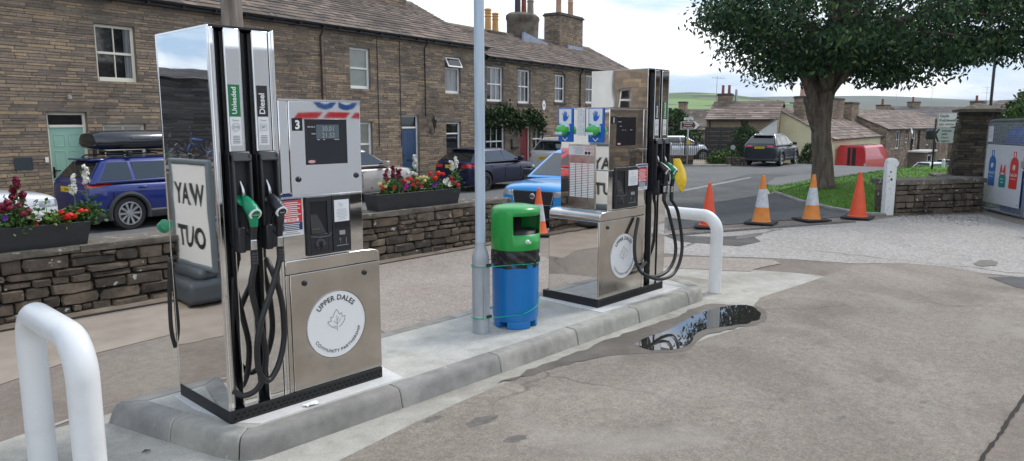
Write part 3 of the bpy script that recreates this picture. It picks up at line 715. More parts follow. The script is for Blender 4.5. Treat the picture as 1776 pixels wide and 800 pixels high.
def payfuel(t, x0,x1,z0,z1,y):
    c=MB(); c.box(x0,x1,y-.003,y,z0,z1); o=c.build('fuel_notice',WHT,t)
    W=x1-x0; Hh=z1-z0; e=W*.05
    k=MB(); k.quad((x0+e,y-.0045,z1-Hh*.17),(x1-e,y-.0045,z1-Hh*.17),(x1-e,y-.0045,z1-e*.6),(x0+e,y-.0045,z1-e*.6)); k.build('navy_band',NAVY,o); k=MB(); k.quad((x0+e,y-.0045,z0+Hh*.13),(x1-e,y-.0045,z0+Hh*.13),(x1-e,y-.0045,z0+Hh*.31),(x0+e,y-.0045,z0+Hh*.31)); k.build('navy_band',NAVY,o)
    k=MB(); k.quad((x0+e,y-.0045,z0+Hh*.315),(x1-e,y-.0045,z0+Hh*.315),(x1-e,y-.0045,z1-Hh*.175),(x0+e,y-.0045,z1-Hh*.175)); k.build('red_band',REDP,o)
    k=MB(); k.text('DRAW MY FUEL',FR((x0+x1)/2,y-.006,z1-Hh*.135),W*.125,off=.02)
    rnd=random.Random(8); lines(k,x0+W*.1,x1-W*.1,z0+Hh*.43,z1-Hh*.2,8,y-.006,rnd,h=.42,fill=(.6,1))
    k.quad((x0+W*.2,y-.006,z0+Hh*.335),(x1-W*.2,y-.006,z0+Hh*.335),(x1-W*.2,y-.006,z0+Hh*.415),(x0+W*.2,y-.006,z0+Hh*.415))
    lines(k,x0+W*.1,x1-W*.1,z0+Hh*.14,z0+Hh*.30,4,y-.006,rnd,h=.42,fill=(.6,.95)); k.build('notice_print',WHT,o)
    k=MB(); k.text('£100.00',FR((x0+x1)/2,y-.0075,z0+Hh*.35),W*.13,off=.01); k.build('price_print',REDP,o)
    k=MB(); lines(k,x0+W*.1,x1-W*.1,z0+Hh*.03,z0+Hh*.11,2,y-.0045,rnd,h=.35,fill=(.5,.9)); k.build('small_print',GTX,o)

def lock(t,x,z,y):
    k=MB(); k.lathe([(.017,0),(.017,.006),(.012,.014),(.010,.016)],20,M=FR(x,y,z)); k.build('housing_lock',BLK,t,smooth=40)

# pump 3, the near one (tower on its left)
P3=(1.727,3.757,.13)
p3,X=make_pump(P3,1.046,False,'3',[(0.010,.030),(.088,.172),(.245,.335),(.340,.356)],[(.096,.158,'Unleaded'),(.256,.318,'Diesel')],[(.130,'Unleaded'),(.290,'Diesel')],
  'near stainless fuel pump numbered 3, white-reflecting display box and round Upper Dales badge')
o3=Vector(P3)
display(p3,.540,.824,1.423,1.687,'3',.459,.525,1.621,1.693,-.004)
terminal(p3,.523,.692,.700,.828,.885,1.234,.003)
payfuel(p3,.351,.508,1.017,1.266,.001)
lock(p3,.486,1.343,-.004); lock(p3,.884,1.346,-.004)
badge(p3,.708,.434,.211,-.0005)
nozzle(p3,.136,1.185,NGRN,'Unleaded',label='green unleaded nozzle'); nozzle(p3,.290,1.185,NBLK,'Diesel',label='black diesel nozzle')
def hose(t,pts,org,r=.0165):
    P=[Vector(p)-org for p in pts]
    MB().tube(curve_pts(P,10),r,12).build('fuel_hose',HOSE,t,smooth=True)
def pxy(l): return [aty(x,y,Y) for x,y,Y in l]
x0=o3.x+.142; zc=o3.z+.99
hose(p3,[(x0,o3.y-.10,zc-.0),(x0,o3.y-.10,zc-.08)]+pxy([(436,500,3.66),(450,560,3.66),(461,610,3.66),(456,655,3.67),(440,680,3.69),(415,685,3.73),(405,660,3.80),(402,600,3.82),(404,480,3.82)]),o3)
x1=o3.x+.296
hose(p3,[(x1,o3.y-.10,zc-.0),(x1,o3.y-.10,zc-.06)]+pxy([(472,500,3.64),(455,550,3.63),(446,600,3.63),(450,645,3.64),(466,660,3.66),(484,630,3.68),(493,580,3.69),(488,520,3.69),(472,470,3.71),(455,440,3.80)]),o3,)
# litter: coiled hose on the far side peeping past the tower
MB().tube(curve_pts([(-.004,.67,.86),(-.016,.68,.62),(-.02,.68,.42),(.0,.69,.30)],8),.013,8).build('fuel_hose',HOSE,p3,smooth=True)
MB().tube([(-.0,.70,1.06),(-.006,.73,1.04)],.038,16).build('nozzle',NGRN,p3,smooth=40)

# pump 1, the far one (tower on its right)
P1=(5.194,3.778,.13); o1=Vector(P1); L1=1.106
p1,X=make_pump(P1,L1,True,'1',[(0.002,.125),(.165,.250)],[(X_-.030,X_+.030,n_) for X_,n_ in ((L1-.207,'Diesel'),(L1-.064,'Unleaded'))],[(L1-.207,'Diesel'),(L1-.070,'Unleaded')],
  'far stainless fuel pump numbered 1, with blue glove dispensers on its end',D=.585)
display(p1,.226,.533,1.458,1.716,'1',.137,.219,1.655,1.721,-.004,lcd=False)
terminal(p1,.215,.395,.402,.590,.885,1.262,.001)
payfuel(p1,.560,.745,1.035,1.280,-.008)
badge(p1,.386,.431,.212,-.0005)
nozzle(p1,L1-.20,1.20,NBLK,'Diesel',label='black diesel nozzle'); nozzle(p1,L1-.062,1.19,NGRN,'Unleaded',label='green unleaded nozzle')
zc=o1.z+1.0; xa=o1.x+L1-.194; xb=o1.x+L1-.056
hose(p1,[(xa,o1.y-.10,zc),(xa,o1.y-.10,zc-.08)]+pxy([(1160,370,3.66),(1172,430,3.62),(1162,465,3.60),(1138,480,3.60),(1114,474,3.64),(1102,450,3.69),(1101,415,3.72),(1107,378,3.75)]),o1)
hose(p1,[(xb,o1.y-.10,zc),(xb,o1.y-.10,zc-.08)]+pxy([(1176,370,3.65),(1183,430,3.61),(1172,470,3.59),(1150,484,3.585),(1125,480,3.60),(1110,468,3.66),(1120,455,3.80)]),o1)
# tall end box on the dispenser side of pump 1 : service panel with labels
def side(y,z,x=-.0): return (.12-x if False else .12,y,z)
SX=.120-.0025   # local x of upper end face, faces -x
def FL(y,z,dx=0): return frame((SX-dx,y,z),(0,-1,0),(0,0,1))
def sq(mb,y0,y1,z0,z1,dx,mi=0): return mb.quad((SX-dx,y1,z0),(SX-dx,y0,z0),(SX-dx,y0,z1),(SX-dx,y1,z1),mi)
c=MB(); c.box(SX-.004,SX+.001,.135,.450,.885,1.470); pl=c.build('service_panel',CHROME2,p1,bevel=.002)
c=MB(); sq(c,.155,.445,1.372,1.450,.006); o=c.build('safety_label',PAPER,p1)
k=MB(); rnd=random.Random(4)
for r_ in range(2):
    for q_ in range(3):
        y=.245-.035*q_; z=1.428-.037*r_
        pts=[(SX-.0075,y+.0135*math.cos(a),z+.0135*math.sin(a)) for a in [2*PI*j/14 for j in range(15)]]
        if not (r_==1 and q_<2): k.tube(pts,.0016,4); k.tube([(SX-.0075,y+.009,z+.009),(SX-.0075,y-.009,z-.009)],.0014,4)
k.build('prohibition_signs',REDP,o)
k=MB()
for q_ in range(2): k.prism([(.245-.035*q_+.0145*math.cos(a),1.391+.0145*math.sin(a)) for a in [2*PI*j/16 for j in range(16)]],SX-.0085,SX-.006,'x')
k.build('mandatory_signs',TXT,o)
k=MB()
for i in range(7): sq(k,.275,.275+.15*rnd.uniform(.6,1),1.382+i*.0095,1.386+i*.0095,.0072)
k.build('label_print',mat('faint_print',(.42,.43,.46),.6),o)
k=MB()
for i in range(20):
    for j in range(4): sq(k,.152+j*.072,.152+j*.072+.063,.985+i*.0158,.985+i*.0158+.0105,.0062)
k.build('price_strip',mat('strip_white',(.82,.83,.83),.5),pl)
c=MB(); sq(c,.262,.350,1.548,1.800,.006); o=c.build('licence_sheet',PAPER,p1)
k=MB()
for i in range(24):
    z=1.56+i*.0098
    if i in(9,10): continue
    for (a,b) in ((.27,.295),(.30,.325),(.33,.345)):
        if rnd.random()<.8: sq(k,a,a+(b-a)*rnd.uniform(.5,1),z,z+.003,.0072)
k.build('sheet_print',mat('faint_print',(.42,.43,.46),.6),o)
# glove dispensers
GB=mat('glove_blue',(.01,.14,.55),.4); GG=mat('glove_roll_green',(.05,.42,.06),.35,coat=.3); GF=mat('glove_film',(.55,.72,.82),.25)
def hand(mb,M,s):
    mb.add(*[None]*0) if False else None
    palm=[(-.28,-.45),(-.1,-.56),(.12,-.54),(.28,-.38),(.34,-.1),(.3,.1),(-.3,.12),(-.34,-.15)]
    def poly(pts): 
        mb.add([(x*s,y*s,0) for x,y in pts],[tuple(range(len(pts)))],0,M)
    poly(palm)
    for x0,x1,tx,h in ((-.31,-.17,-.36,.48),(-.15,-.01,-.12,.66),(.01,.14,.06,.68),(.16,.29,.24,.56)):
        wd=(x1-x0)/2*.86; poly([(x0,.1),(x1,.1),(tx+wd,h-.06),(tx+wd*.5,h),(tx-wd*.5,h),(tx-wd,h-.06)])
    poly([(.26,-.3),(.34,-.05),(.56,.22),(.60,.14),(.5,-.1),(.36,-.38)])
def glove(y,z,label):
    wp=Vector(P1)+Vector((SX-.001,y,z))
    t=thing('glove_dispenser',label,'dispenser',wp,0,'glove dispensers on pump 1')
    c=MB(); c.box(-.012,0,-.083,.083,-.155,.155); o=c.build('back_board',GB,t,bevel=.004)
    c=MB(); c.box(-.0145,-.012,-.072,.072,.012,.146); o2=c.build('hand_card',WHT,t,bevel=.003)
    k=MB(); hand(k,frame((-.0165,0,.076),(0,-1,0),(0,0,1)),.075); k.build('hand_symbol',GB,o2)
    c=MB(); c.prism([(-.055,-.06),(-.055,-.01),(-.035,.02),(.035,.02),(.06,-.01),(.06,-.10),(.05,-.10),(.045,-.06)],-.016,-.0125,'x'); c.build('white_surround',WHT,t)
    c=MB(); M=frame((-.065,0,-.045),(0,1,0),(0,0,1)); vs=[];fs=[]
    # bulging roll of gloves
    for i,(r,xx) in enumerate([(.042,-.013),(.054,-.03),(.057,-.055),(.05,-.085),(.034,-.11),(.012,-.122)]):
        for j in range(20):
            a=2*PI*j/20; vs.append((xx,r*1.05*math.cos(a),-.045+r*.9*math.sin(a)))
    for i in range(5):
        for j in range(20): fs.append((i*20+j,i*20+(j+1)%20,(i+1)*20+(j+1)%20,(i+1)*20+j))
    fs.append(tuple(range(100,120))); c.add(vs,fs); c.build('glove_roll',GG,t,smooth=True)
    c=MB(); vs=[];fs=[]
    for i in range(6):
        for j in range(9):
            a=R(25+j*15); xx=-.03-.016*i; r=.060-.004*i*i*.3
            vs.append((xx,r*1.06*math.cos(a),-.045+r*.92*math.sin(a)+.003*math.sin(i*2+j)))
    for i in range(5):
        for j in range(8): fs.append((i*9+j,i*9+j+1,(i+1)*9+j+1,(i+1)*9+j))
    c.add(vs,fs); c.box(-.118,-.100,-.035,.035,-.085,-.06); c.build('glove_film',GF,t,smooth=35)
    k=MB(); k.add([(.03,.0,0),(0,-.025,0),(-.03,0,0),(-.03,.012,0),(0,-.012,0),(.03,.012,0)],[(0,1,4,5),(1,2,3,4)],0,frame((-.0135,0,-.122),(0,-1,0),(0,0,1))); k.build('chevron',WHT,t)
glove(.487,1.643,'left blue glove dispenser with hand symbol on the end of pump 1, nearer the houses')
glove(.137,1.643,'right blue glove dispenser with hand symbol on the end of pump 1, nearer its display')
# yellow bag tied over the far nozzle
vs=[];fs=[]; nU,nV=10,12; rnd=random.Random(5)
pA=aty(1170,275,3.66); pB=aty(1186,278,3.62); 
cm=[aty(1169,274,3.66),aty(1183,276,3.64),aty(1193,312,3.60),aty(1179,333,3.60),aty(1170,318,3.63)]
lft=[aty(1168,275,3.67),aty(1168,295,3.66),aty(1170,310,3.64),aty(1176,325,3.61),aty(1181,334,3.60)]
rgt=[aty(1180,275,3.66),aty(1186,290,3.64),aty(1190,303,3.62),aty(1192,313,3.60),aty(1184,333,3.60)]
for s_ in (0,1):
    b0=len(vs)
    for i in range(5):
        for j in range(7):
            u=j/6; p=lft[i].lerp(rgt[i],u); off=.035*math.sin(PI*u)*math.sin(PI*(i+.6)/5)
            off+=.008*math.sin(u*11+i*2)
            p=p+Vector((.0,-1 if s_==0 else 1,0))*off; vs.append(tuple(p))
    for i in range(4):
        for j in range(6): fs.append((b0+i*7+j,b0+i*7+j+1,b0+(i+1)*7+j+1,b0+(i+1)*7+j))
bg_=MB(); bg_.add(vs,fs); o=bg_.build('plastic_bag',mat('yellow_polythene',(.75,.50,.01),.4,c2=(.62,.40,.01),scale=30),None,smooth=True)
tag(o,'crumpled yellow plastic bag hanging behind the far green nozzle of pump 1','bag')
o.modifiers.new('s','SUBSURF').levels=1; o.modifiers['s'].render_levels=1
# scrap of paper on the slab
sp=MB(); pp=[onG(0,0)]*0
a=atz(541,702,.135); rnd=random.Random(2); vs=[];fs=[]
for i in range(4):
    for j in range(5): vs.append((a.x-.045+.022*j+rnd.uniform(-.006,.006),a.y-.02+.014*i+rnd.uniform(-.005,.005),.136+rnd.uniform(0,.012)))
for i in range(3):
    for j in range(4): fs.append((i*5+j,i*5+j+1,(i+1)*5+j+1,(i+1)*5+j))
sp.add(vs,fs); tag(sp.build('paper_scrap',mat('tissue_white',(.8,.8,.8),.8)),'crumpled scrap of white tissue on the island in front of the near pump','litter')
lf=MB(); a=onG(254,786); lf.add([(a.x-.03,a.y,.012),(a.x,a.y-.012,.02),(a.x+.03,a.y+.004,.008),(a.x,a.y+.014,.018)],[(0,1,2,3)]); tag(lf.build('fallen_leaf',mat('dead_leaf',(.07,.06,.05),.8)),'small curled dead leaf on the concrete between hoop and island','leaf')
# ---------------------------------------------------------------- masonry helpers
def stone_front(mb, x0,x1,z0,z1, openings=(), ch=(.045,.088), ln=(.14,.5), rnd=random, proud=(.0,.016), joint=.010, M=None, top=None):
    """coursed rubble: every stone a small block standing out of the mortar plane (y=0, facing -y)"""
    z=z0
    while z<z1-.03:
        h=min(rnd.uniform(*ch),z1-z)
        if z1-(z+h)<.04: h=z1-z
        x=x0-rnd.uniform(0,.2)
        while x<x1:
            l=rnd.uniform(*ln)*(1.3 if h<.09 else 1)
            a,b=max(x,x0),min(x+l,x1); x+=l
            if b-a<.03: continue
            segs=[(a,b)]
            for (ox0,ox1,oz0,oz1) in openings:
                if z+h>oz0+.01 and z<oz1-.01:
                    ns=[]
                    for (p,q) in segs:
                        if q<=ox0 or p>=ox1: ns.append((p,q))
                        else:
                            if p<ox0: ns.append((p,ox0))
                            if q>ox1: ns.append((ox1,q))
                    segs=ns
            for (p,q) in segs:
                if q-p<.04: continue
                zt=z+h-joint
                if top is not None:
                    lim=min(top(p),top(q))
                    if z+.02>lim: continue
                    zt=min(zt,lim)
                y=-rnd.uniform(*proud)-.004; j=lambda: rnd.uniform(-.006,.006)
                vs=[(p,.02,z),(q-joint,.02,z),(q-joint,.02,zt),(p,.02,zt),
                    (p+.004+j()*.5,y+j()*.3,z+.004+j()*.6),(q-joint-.004+j()*.5,y+j()*.3,z+.004+j()*.6),(q-joint-.004+j()*.5,y+j()*.3,zt-.004+j()*.6),(p+.004+j()*.5,y+j()*.3,zt-.004+j()*.6)]
                mb.add(vs,[(4,5,6,7),(0,1,5,4),(1,2,6,5),(2,3,7,6),(3,0,4,7)],0,M)
        z+=h
def wall_plane(mb, x0,x1,z0,z1, openings, y, M=None, mi=1):
    """mortar plane with holes for the openings"""
    xs=sorted({x0,x1}|{o[0] for o in openings}|{o[1] for o in openings}); zs=sorted({z0,z1}|{o[2] for o in openings}|{o[3] for o in openings})
    for i in range(len(xs)-1):
        for j in range(len(zs)-1):
            cx_,cz=(xs[i]+xs[i+1])/2,(zs[j]+zs[j+1])/2
            if any(o[0]<cx_<o[1] and o[2]<cz<o[3] for o in openings): continue
            mb.add([(xs[i],y,zs[j]),(xs[i+1],y,zs[j]),(xs[i+1],y,zs[j+1]),(xs[i],y,zs[j+1])],[(0,1,2,3)],mi,M)
    for (a,b,c,d) in openings:   # reveals
        mb.add([(a,y,c),(a,y,d),(a,y+.25,d),(a,y+.25,c)],[(0,1,2,3)],mi,M); mb.add([(b,y,c),(b,y,d),(b,y+.25,d),(b,y+.25,c)],[(3,2,1,0)],mi,M)
        mb.add([(a,y,d),(b,y,d),(b,y+.25,d),(a,y+.25,d)],[(0,1,2,3)],mi,M); mb.add([(a,y,c),(b,y,c),(b,y+.25,c),(a,y+.25,c)],[(3,2,1,0)],mi,M)
def slates(mb, x0,x1, y0,z0,y1,z1, exp=(.30,.16), w=(.22,.55), rnd=random, th=.022, M=None, left=None, right=None):
    """stone slates in diminishing courses from eave (y0,z0) to ridge (y1,z1)"""
    L=math.hypot(y1-y0,z1-z0); uy,uz=(y1-y0)/L,(z1-z0)/L; ny,nz=-uz,uy
    if nz<0: ny,nz=-ny,-nz
    t=0
    while t<L-.02:
        e=exp[0]+(exp[1]-exp[0])*t/L; t1=min(t+e,L); x=x0-rnd.uniform(0,.3)
        while x<x1:
            ww=rnd.uniform(*w)*(1-.35*t/L); a,b=max(x,x0),min(x+ww,x1)-.006; x+=ww
            if b-a<.05: continue
            k=rnd.uniform(-.004,.004); tl=t+rnd.uniform(-.008,.008); h0=th*2+k; h1=th*.9+k; te=min(t1+.05,L+.02)
            P=lambda xx,tt,hh:(xx,y0+uy*tt+ny*hh,z0+uz*tt+nz*hh)
            vs=[P(a,tl,h0-th),P(b,tl,h0-th),P(b,te,h1-th),P(a,te,h1-th),P(a,tl,h0+rnd.uniform(-.003,.003)),P(b,tl,h0+rnd.uniform(-.003,.003)),P(b,te,h1),P(a,te,h1)]
            mb.add(vs,[(4,5,6,7),(0,1,5,4),(1,2,6,5),(3,0,4,7)],0,M)
        t=t1
HOUSE=stonemat('house_stone',[(0.329,0.249,0.179),(0.255,0.201,0.152),(0.374,0.283,0.194),(0.300,0.234,0.179),(0.227,0.181,0.145),(0.346,0.269,0.198),(0.274,0.217,0.165),(0.429,0.317,0.205),(0.209,0.168,0.139)],.92,11,stain=((.05,.043,.037),.5,.62),bs=.7,dark=(.68,1.2))
MORT=mat('mortar',(.14,.118,.095),.95,c2=(.24,.205,.168),scale=3,bs=.5,bscale=60)
SLATE=stonemat('stone_slates',[(.20,.155,.125),(.16,.125,.105),(.23,.175,.14),(.135,.11,.095),(.185,.15,.13),(.26,.20,.165),(.11,.09,.08)],.85,7,stain=((.06,.05,.045),.8,.5),lichen=((.30,.27,.20),3.2,.69),bs=.5,dark=(.6,1.2))
SLATE_DK=stonemat('grey_slates',[(.10,.095,.10),(.12,.11,.11),(.085,.08,.085),(.14,.125,.12)],.8,7,bs=.4,dark=(.7,1.15))
DRESS=mat('dressed_stone',(.13,.108,.085),.9,c2=(.185,.155,.122),scale=5,bs=.5,bscale=70)
DRESSD=mat('dark_dressed_stone',(.055,.048,.042),.9,c2=(.095,.082,.07),scale=5,bs=.5,bscale=70)
UPVC=mat('white_frame',(.84,.84,.82),.35); CREAM=mat('cream_frame',(.80,.76,.64),.4)
PANE=mat('window_glass',(.010,.011,.013),.04,spec=.9); 
BLIND=mat('pale_blind_behind_glass',(.22,.23,.19),.08,coat=.6,c2=(.27,.28,.24),scale=2)
CURT=mat('grey_curtain_behind_glass',(.12,.12,.13),.1,coat=.5,c2=(.30,.30,.31),scale=3,sc=(9,1,.3))
GUT=mat('black_gutter',(.014,.014,.016),.45)

def window(par, x0,x1,z0,z1, style='sash', frame_m=None, depth=.085, bars=(1,1), pane=None, curtain=None, M=None, lintel=True, sill=True, lm=None, extra=0):
    """frame, panes and dressings set in an opening in the wall face y=0"""
    fm=frame_m or UPVC; pn=pane or PANE; f=.068
    w=MB(); y0,y1=depth,depth+.05
    w.box(x0,x0+f,y0,y1,z0,z1,M=M); w.box(x1-f,x1,y0,y1,z0,z1,M=M); w.box(x0+f,x1-f,y0,y1,z1-f,z1,M=M); w.box(x0+f,x1-f,y0-.015,y1,z0,z0+f*1.4,M=M)
    zm=(z0+z1)/2 if style in('sash',) else z1-(z1-z0)*.32
    if style in('sash','vent'):
        w.box(x0+f,x1-f,y0-.006,y1-.006,zm-.025,zm+.03,M=M)
    if style=='sash':
        for (nb,a,b) in ((bars[0],zm+.03,z1-f),(bars[1],z0+f*1.4,zm-.025)):
            for i in range(nb):
                xc=x0+f+(x1-x0-2*f)*(i+1)/(nb+1); w.box(xc-.012,xc+.012,y0+.008,y1-.01,a,b,M=M)
    o=w.build('window',fm,par,bevel=.004,seg=1)
    g=MB(); g.box(x0+f*.8,x1-f*.8,y1-.014,y1-.008,z0+f,z1-f*.8,M=M); g.build('pane',pn,o)
    if curtain:
        c=MB(); a,b=curtain; n=10; vs=[];xa=x0+f+(x1-x0-2*f)*a; xb=x0+f+(x1-x0-2*f)*b
        g2=MB(); g2.box(xa,xb,y1-.0165,y1-.0145,z0+f*1.2,z1-f,M=M); g2.build('curtain',CURT,o)
    lmat=lm or DRESS
    if lintel:
        l=MB(); l.box(x0-.13,x1+.13,-.012,.2,z1+.002,z1+.17,M=M); l.build('lintel',lmat,o,bevel=.006)
    if sill:
        l=MB(); l.box(x0-.08,x1+.08,-.05,.2,z0-.11,z0-.002,M=M); l.build('sill',lmat,o,bevel=.006)
    return o
def panel_door(par, x0,x1,z0,z1,zt, col, fm=None, M=None, lamp=False):
    """door leaf with panels under a transom light"""
    f=.06; fm=fm or UPVC
    w=MB(); y0,y1=.09,.15
    w.box(x0,x0+f,y0,y1,z0,z1,M=M); w.box(x1-f,x1,y0,y1,z0,z1,M=M); w.box(x0+f,x1-f,y0,y1,z1-f,z1,M=M); w.box(x0+f,x1-f,y0-.01,y1,zt,zt+f,M=M)
    d=MB(); d.box(x0+f,x1-f,y0+.015,y1-.01,z0+.02,zt,M=M)
    W=x1-x0-2*f; xs=[(x0+f+W*.12,x0+f+W*.45),(x0+f+W*.55,x0+f+W*.88)]; H_=zt-z0
    for a,b in xs:
        for c,e in ((.08,.34),(.40,.72),(.77,.92)):
            c_=z0+H_*c; e_=z0+H_*e
            d.box(a,b,y0+.009,y0+.016,c_,c_+.018,M=M); d.box(a,b,y0+.009,y0+.016,e_-.018,e_,M=M); d.box(a,a+.018,y0+.009,y0+.016,c_+.018,e_-.018,M=M); d.box(b-.018,b,y0+.009,y0+.016,c_+.018,e_-.018,M=M)
    o=d.build('door',col,par,bevel=.003,seg=1)
    w.build('door_frame',fm,o,bevel=.004,seg=1)
    g=MB(); g.box(x0+f,x1-f,y0+.03,y0+.036,zt+f,z1-f,M=M); g.build('transom_pane',PANE,o)
    h=MB(); h.box(x0+f+.03,x0+f+.05,y0-.03,y0+.014,z0+H_*.46,z0+H_*.50,M=M); h.box(x0+f+.03,x0+f+.16,y0-.04,y0-.025,z0+H_*.475,z0+H_*.49,M=M); h.box(x0+f+.018,x0+f+.06,y0+.008,y0+.016,z0+H_*.40,z0+H_*.53,M=M)
    h.build('handle',GUT,o)
    h=MB(); h.box(x0+f+W*.38,x0+f+W*.62,y0+.006,y0+.016,z0+H_*.36,z0+H_*.39,M=M); h.build('letter_plate',GUT,o)
    l=MB(); l.box(x0-.15,x1+.15,-.012,.2,z1+.002,z1+.18,M=M); l.build('door_lintel',DRESS,o,bevel=.006)
    s=MB(); s.box(x0-.05,x1+.05,-.2,.2,z0-.16,z0-.0,M=M); s.build('doorstep',DRESS,o,bevel=.01)
    return o
def pot(par, x,y,z,h,r,m,crown=True):
    p=MB(); prof=[(r*1.1,0),(r*1.05,.04),(r*.9,.06),(r*.82,h*.62)]
    if crown: prof+=[(r*1.02,h*.66),(r*.82,h*.70),(r*.82,h*.78),(r*1.04,h*.81),(r*.82,h*.85),(r*.82,h*.9),(r*1.05,h*.93),(r*.9,h)]
    else: prof+=[(r*.78,h*.9),(r*.95,h*.93),(r*.9,h)]
    p.lathe(prof,14,(x,y,z)); return p.build('chimney_pot',m,par,smooth=40)
def chimney(par, x0,x1,y0,y1,z0,z1, seed=1, cap=True, M_=None):
    rnd=random.Random(seed); c=MB()
    c.box(x0+.015,x1-.015,y0+.015,y1-.015,z0,z1,1)
    stone_front(c,x0,x1,z0,z1,(),(.08,.13),(.15,.4),rnd,M=Matrix.Translation((0,y0,0)))
    stone_front(c,0,y1-y0,z0,z1,(),(.08,.13),(.15,.4),rnd,M=Matrix.Translation((x0,y1,0))@Matrix.Rotation(R(-90),4,'Z'))
    stone_front(c,0,y1-y0,z0,z1,(),(.08,.13),(.15,.4),rnd,M=Matrix.Translation((x1,y0,0))@Matrix.Rotation(R(90),4,'Z'))
    o=c.build('chimney',[HOUSE,MORT],par)
    k=MB(); k.box(x0-.07,x1+.07,y0-.07,y1+.07,z1,z1+.09); k.box(x0-.02,x1+.02,y0-.02,y1+.02,z1+.09,z1+.16); k.build('chimney_cap',DRESSD,o,bevel=.015)
    return o
YPOT=mat('yellow_clay',(.50,.27,.08),.7,c2=(.58,.34,.12),scale=9); RPOT=mat('red_clay',(.22,.05,.03),.7,c2=(.28,.08,.05),scale=9); PPOT=mat('pink_buff_clay',(.46,.27,.19),.7,c2=(.52,.34,.25),scale=9); GPOT=mat('grey_buff_clay',(.22,.19,.16),.8,c2=(.28,.24,.2),scale=9); LEAD=mat('lead_flashing',(.20,.24,.32),.5,c2=(.30,.34,.42),scale=6)

def house(name,label,x0,x1,eave,ridge_y,ridge_z,openings,seed,slate=None,back=7.6,ends=(True,True),group=None):
    t=thing(name,label,'house',(TP.x,TP.y,-.0),R(8.4),group)
    rnd=random.Random(seed); m=MB()
    stone_front(m,x0,x1,-.55,eave,openings,rnd=rnd); wall_plane(m,x0,x1,-.6,eave,openings,0)
    rz=lambda y: eave+(ridge_z-eave)*(y/ridge_y if y<ridge_y else (back-y)/(back-ridge_y))
    for e,xx,sg in ((ends[0],x0,-1),(ends[1],x1,1)):
        m.add([(xx,0,-.6),(xx,back,-.6),(xx,back,eave),(xx,ridge_y,ridge_z-.03),(xx,0,eave)],[(0,1,2,3,4) if sg>0 else (4,3,2,1,0)],1)
        if e:
            Mx=Matrix.Translation((xx,0,0))@Matrix.Rotation(R(90),4,'Z') if sg>0 else Matrix.Translation((xx,back,0))@Matrix.Rotation(R(-90),4,'Z')
            tp=(lambda q: rz(q)-.06) if sg>0 else (lambda q: rz(back-q)-.06)
            stone_front(m,0,back,-.55,ridge_z,(),(.1,.16),(.2,.5),rnd,M=Mx,top=tp)
    m.add([(x0,back,-.6),(x1,back,-.6),(x1,back,eave),(x0,back,eave)],[(3,2,1,0)],1)
    m.add([(x0,.3,-.6),(x1,.3,-.6),(x1,.3,eave),(x0,.3,eave)],[(0,1,2,3)],2)
    m.build('wall',[HOUSE,MORT,mat('dark_room',(.006,.006,.007),.9)],t)
    r=MB(); slates(r,x0-.02,x1+.05,-.22,eave-.10,ridge_y,ridge_z,rnd=rnd); slates(r,x0-.02,x1+.05,back+.2,eave-.1,ridge_y,ridge_z,exp=(.5,.4),w=(.5,1),rnd=rnd)
    r.add([(x0,-.2,eave-.1),(x1,-.2,eave-.1),(x1,ridge_y,ridge_z),(x0,ridge_y,ridge_z),(x1,back+.18,eave-.1),(x0,back+.18,eave-.1)],[(0,1,2,3),(3,2,4,5)],1)
    ro=r.build('roof',[slate or SLATE,DRESSD],t)
    k=MB(); x=x0
    while x<x1:
        l=min(.5,x1-x); k.prism([(ridge_y-.17,ridge_z-.045),(ridge_y,ridge_z+.07),(ridge_y+.17,ridge_z-.045),(ridge_y,ridge_z+.01)],x,x+l-.012,'x'); x+=.5
    k.build('ridge_tiles',DRESS,ro)
    g=MB(); n=8
    prof=[(-.245-.055*math.cos(R(180*i/n)),eave-.075-.06*math.sin(R(180*i/n))) for i in range(n+1)]
    g.prism(prof,x0,x1,'x'); g.box(x0,x1,-.19,-.0,eave-.20,eave-.115)
    x=x0+.4
    while x<x1: g.box(x-.02,x+.02,-.30,-.02,eave-.17,eave-.14); x+=.9
    g.build('gutter',GUT,t)
    return t
def downpipe(t,x,z1,z0=-.4,m=None,r=.035):
    p=MB(); p.tube([(x,-.24,z1),(x,-.16,z1-.2),(x,-.06,z1-.32),(x,-.06,z0)],r,10)
    z=z0+.6
    while z<z1-.6: p.lathe([(r+.012,0),(r+.012,.05)],10,(x,-.06,z)); z+=1.2
    p.build('downpipe',m or GUT,t,smooth=40)
GROUPT='stone terrace houses along the street'
# --- left house: green door
opA=[(1.12,2.06,2.75,4.05),(-.05,.80,-.18,2.02),(1.14,2.16,.55,1.76),]
hA=house('terraced_house','leftmost stone terrace house with the pale green door and cream sash windows',-2.6,7.9,4.80,3.8,6.75,opA,11,ends=(True,False),group=GROUPT)
wn_=window
wn_(hA,1.12,2.06,2.75,4.05,frame_m=CREAM,curtain=(.80,.98),sill=False)
wn_(hA,1.14,2.16,.55,1.76,frame_m=CREAM,bars=(1,1),pane=None,curtain=None)
c=MB(); c.box(1.20,2.10,.1165,.1185,1.42,1.69); c.build('blind',mat('cream_blind',(.42,.40,.34),.6),hA)
for q in opA[3:]: wn_(hA,*q,frame_m=CREAM,curtain=(.02,.2))
SAGE=mat('sage_green_paint',(.30,.50,.40),.35); 
panel_door(hA,-.05,.80,-.18,2.02,1.68,SAGE,CREAM)
k=MB(); k.lathe([(.035,0),(.05,.02),(.04,.09),(.03,.1)],14,(.42,-.09,2.30)); k.box(.40,.44,-.09,-.0,2.34,2.38); k.build('porch_light',mat('lamp_glass_grey',(.3,.3,.3),.3),hA)
k=MB(); k.box(-.78,-.42,-.035,-.018,.78,1.05); k.build('name_plaque',mat('slate_plaque',(.035,.045,.055),.5),hA,bevel=.004)
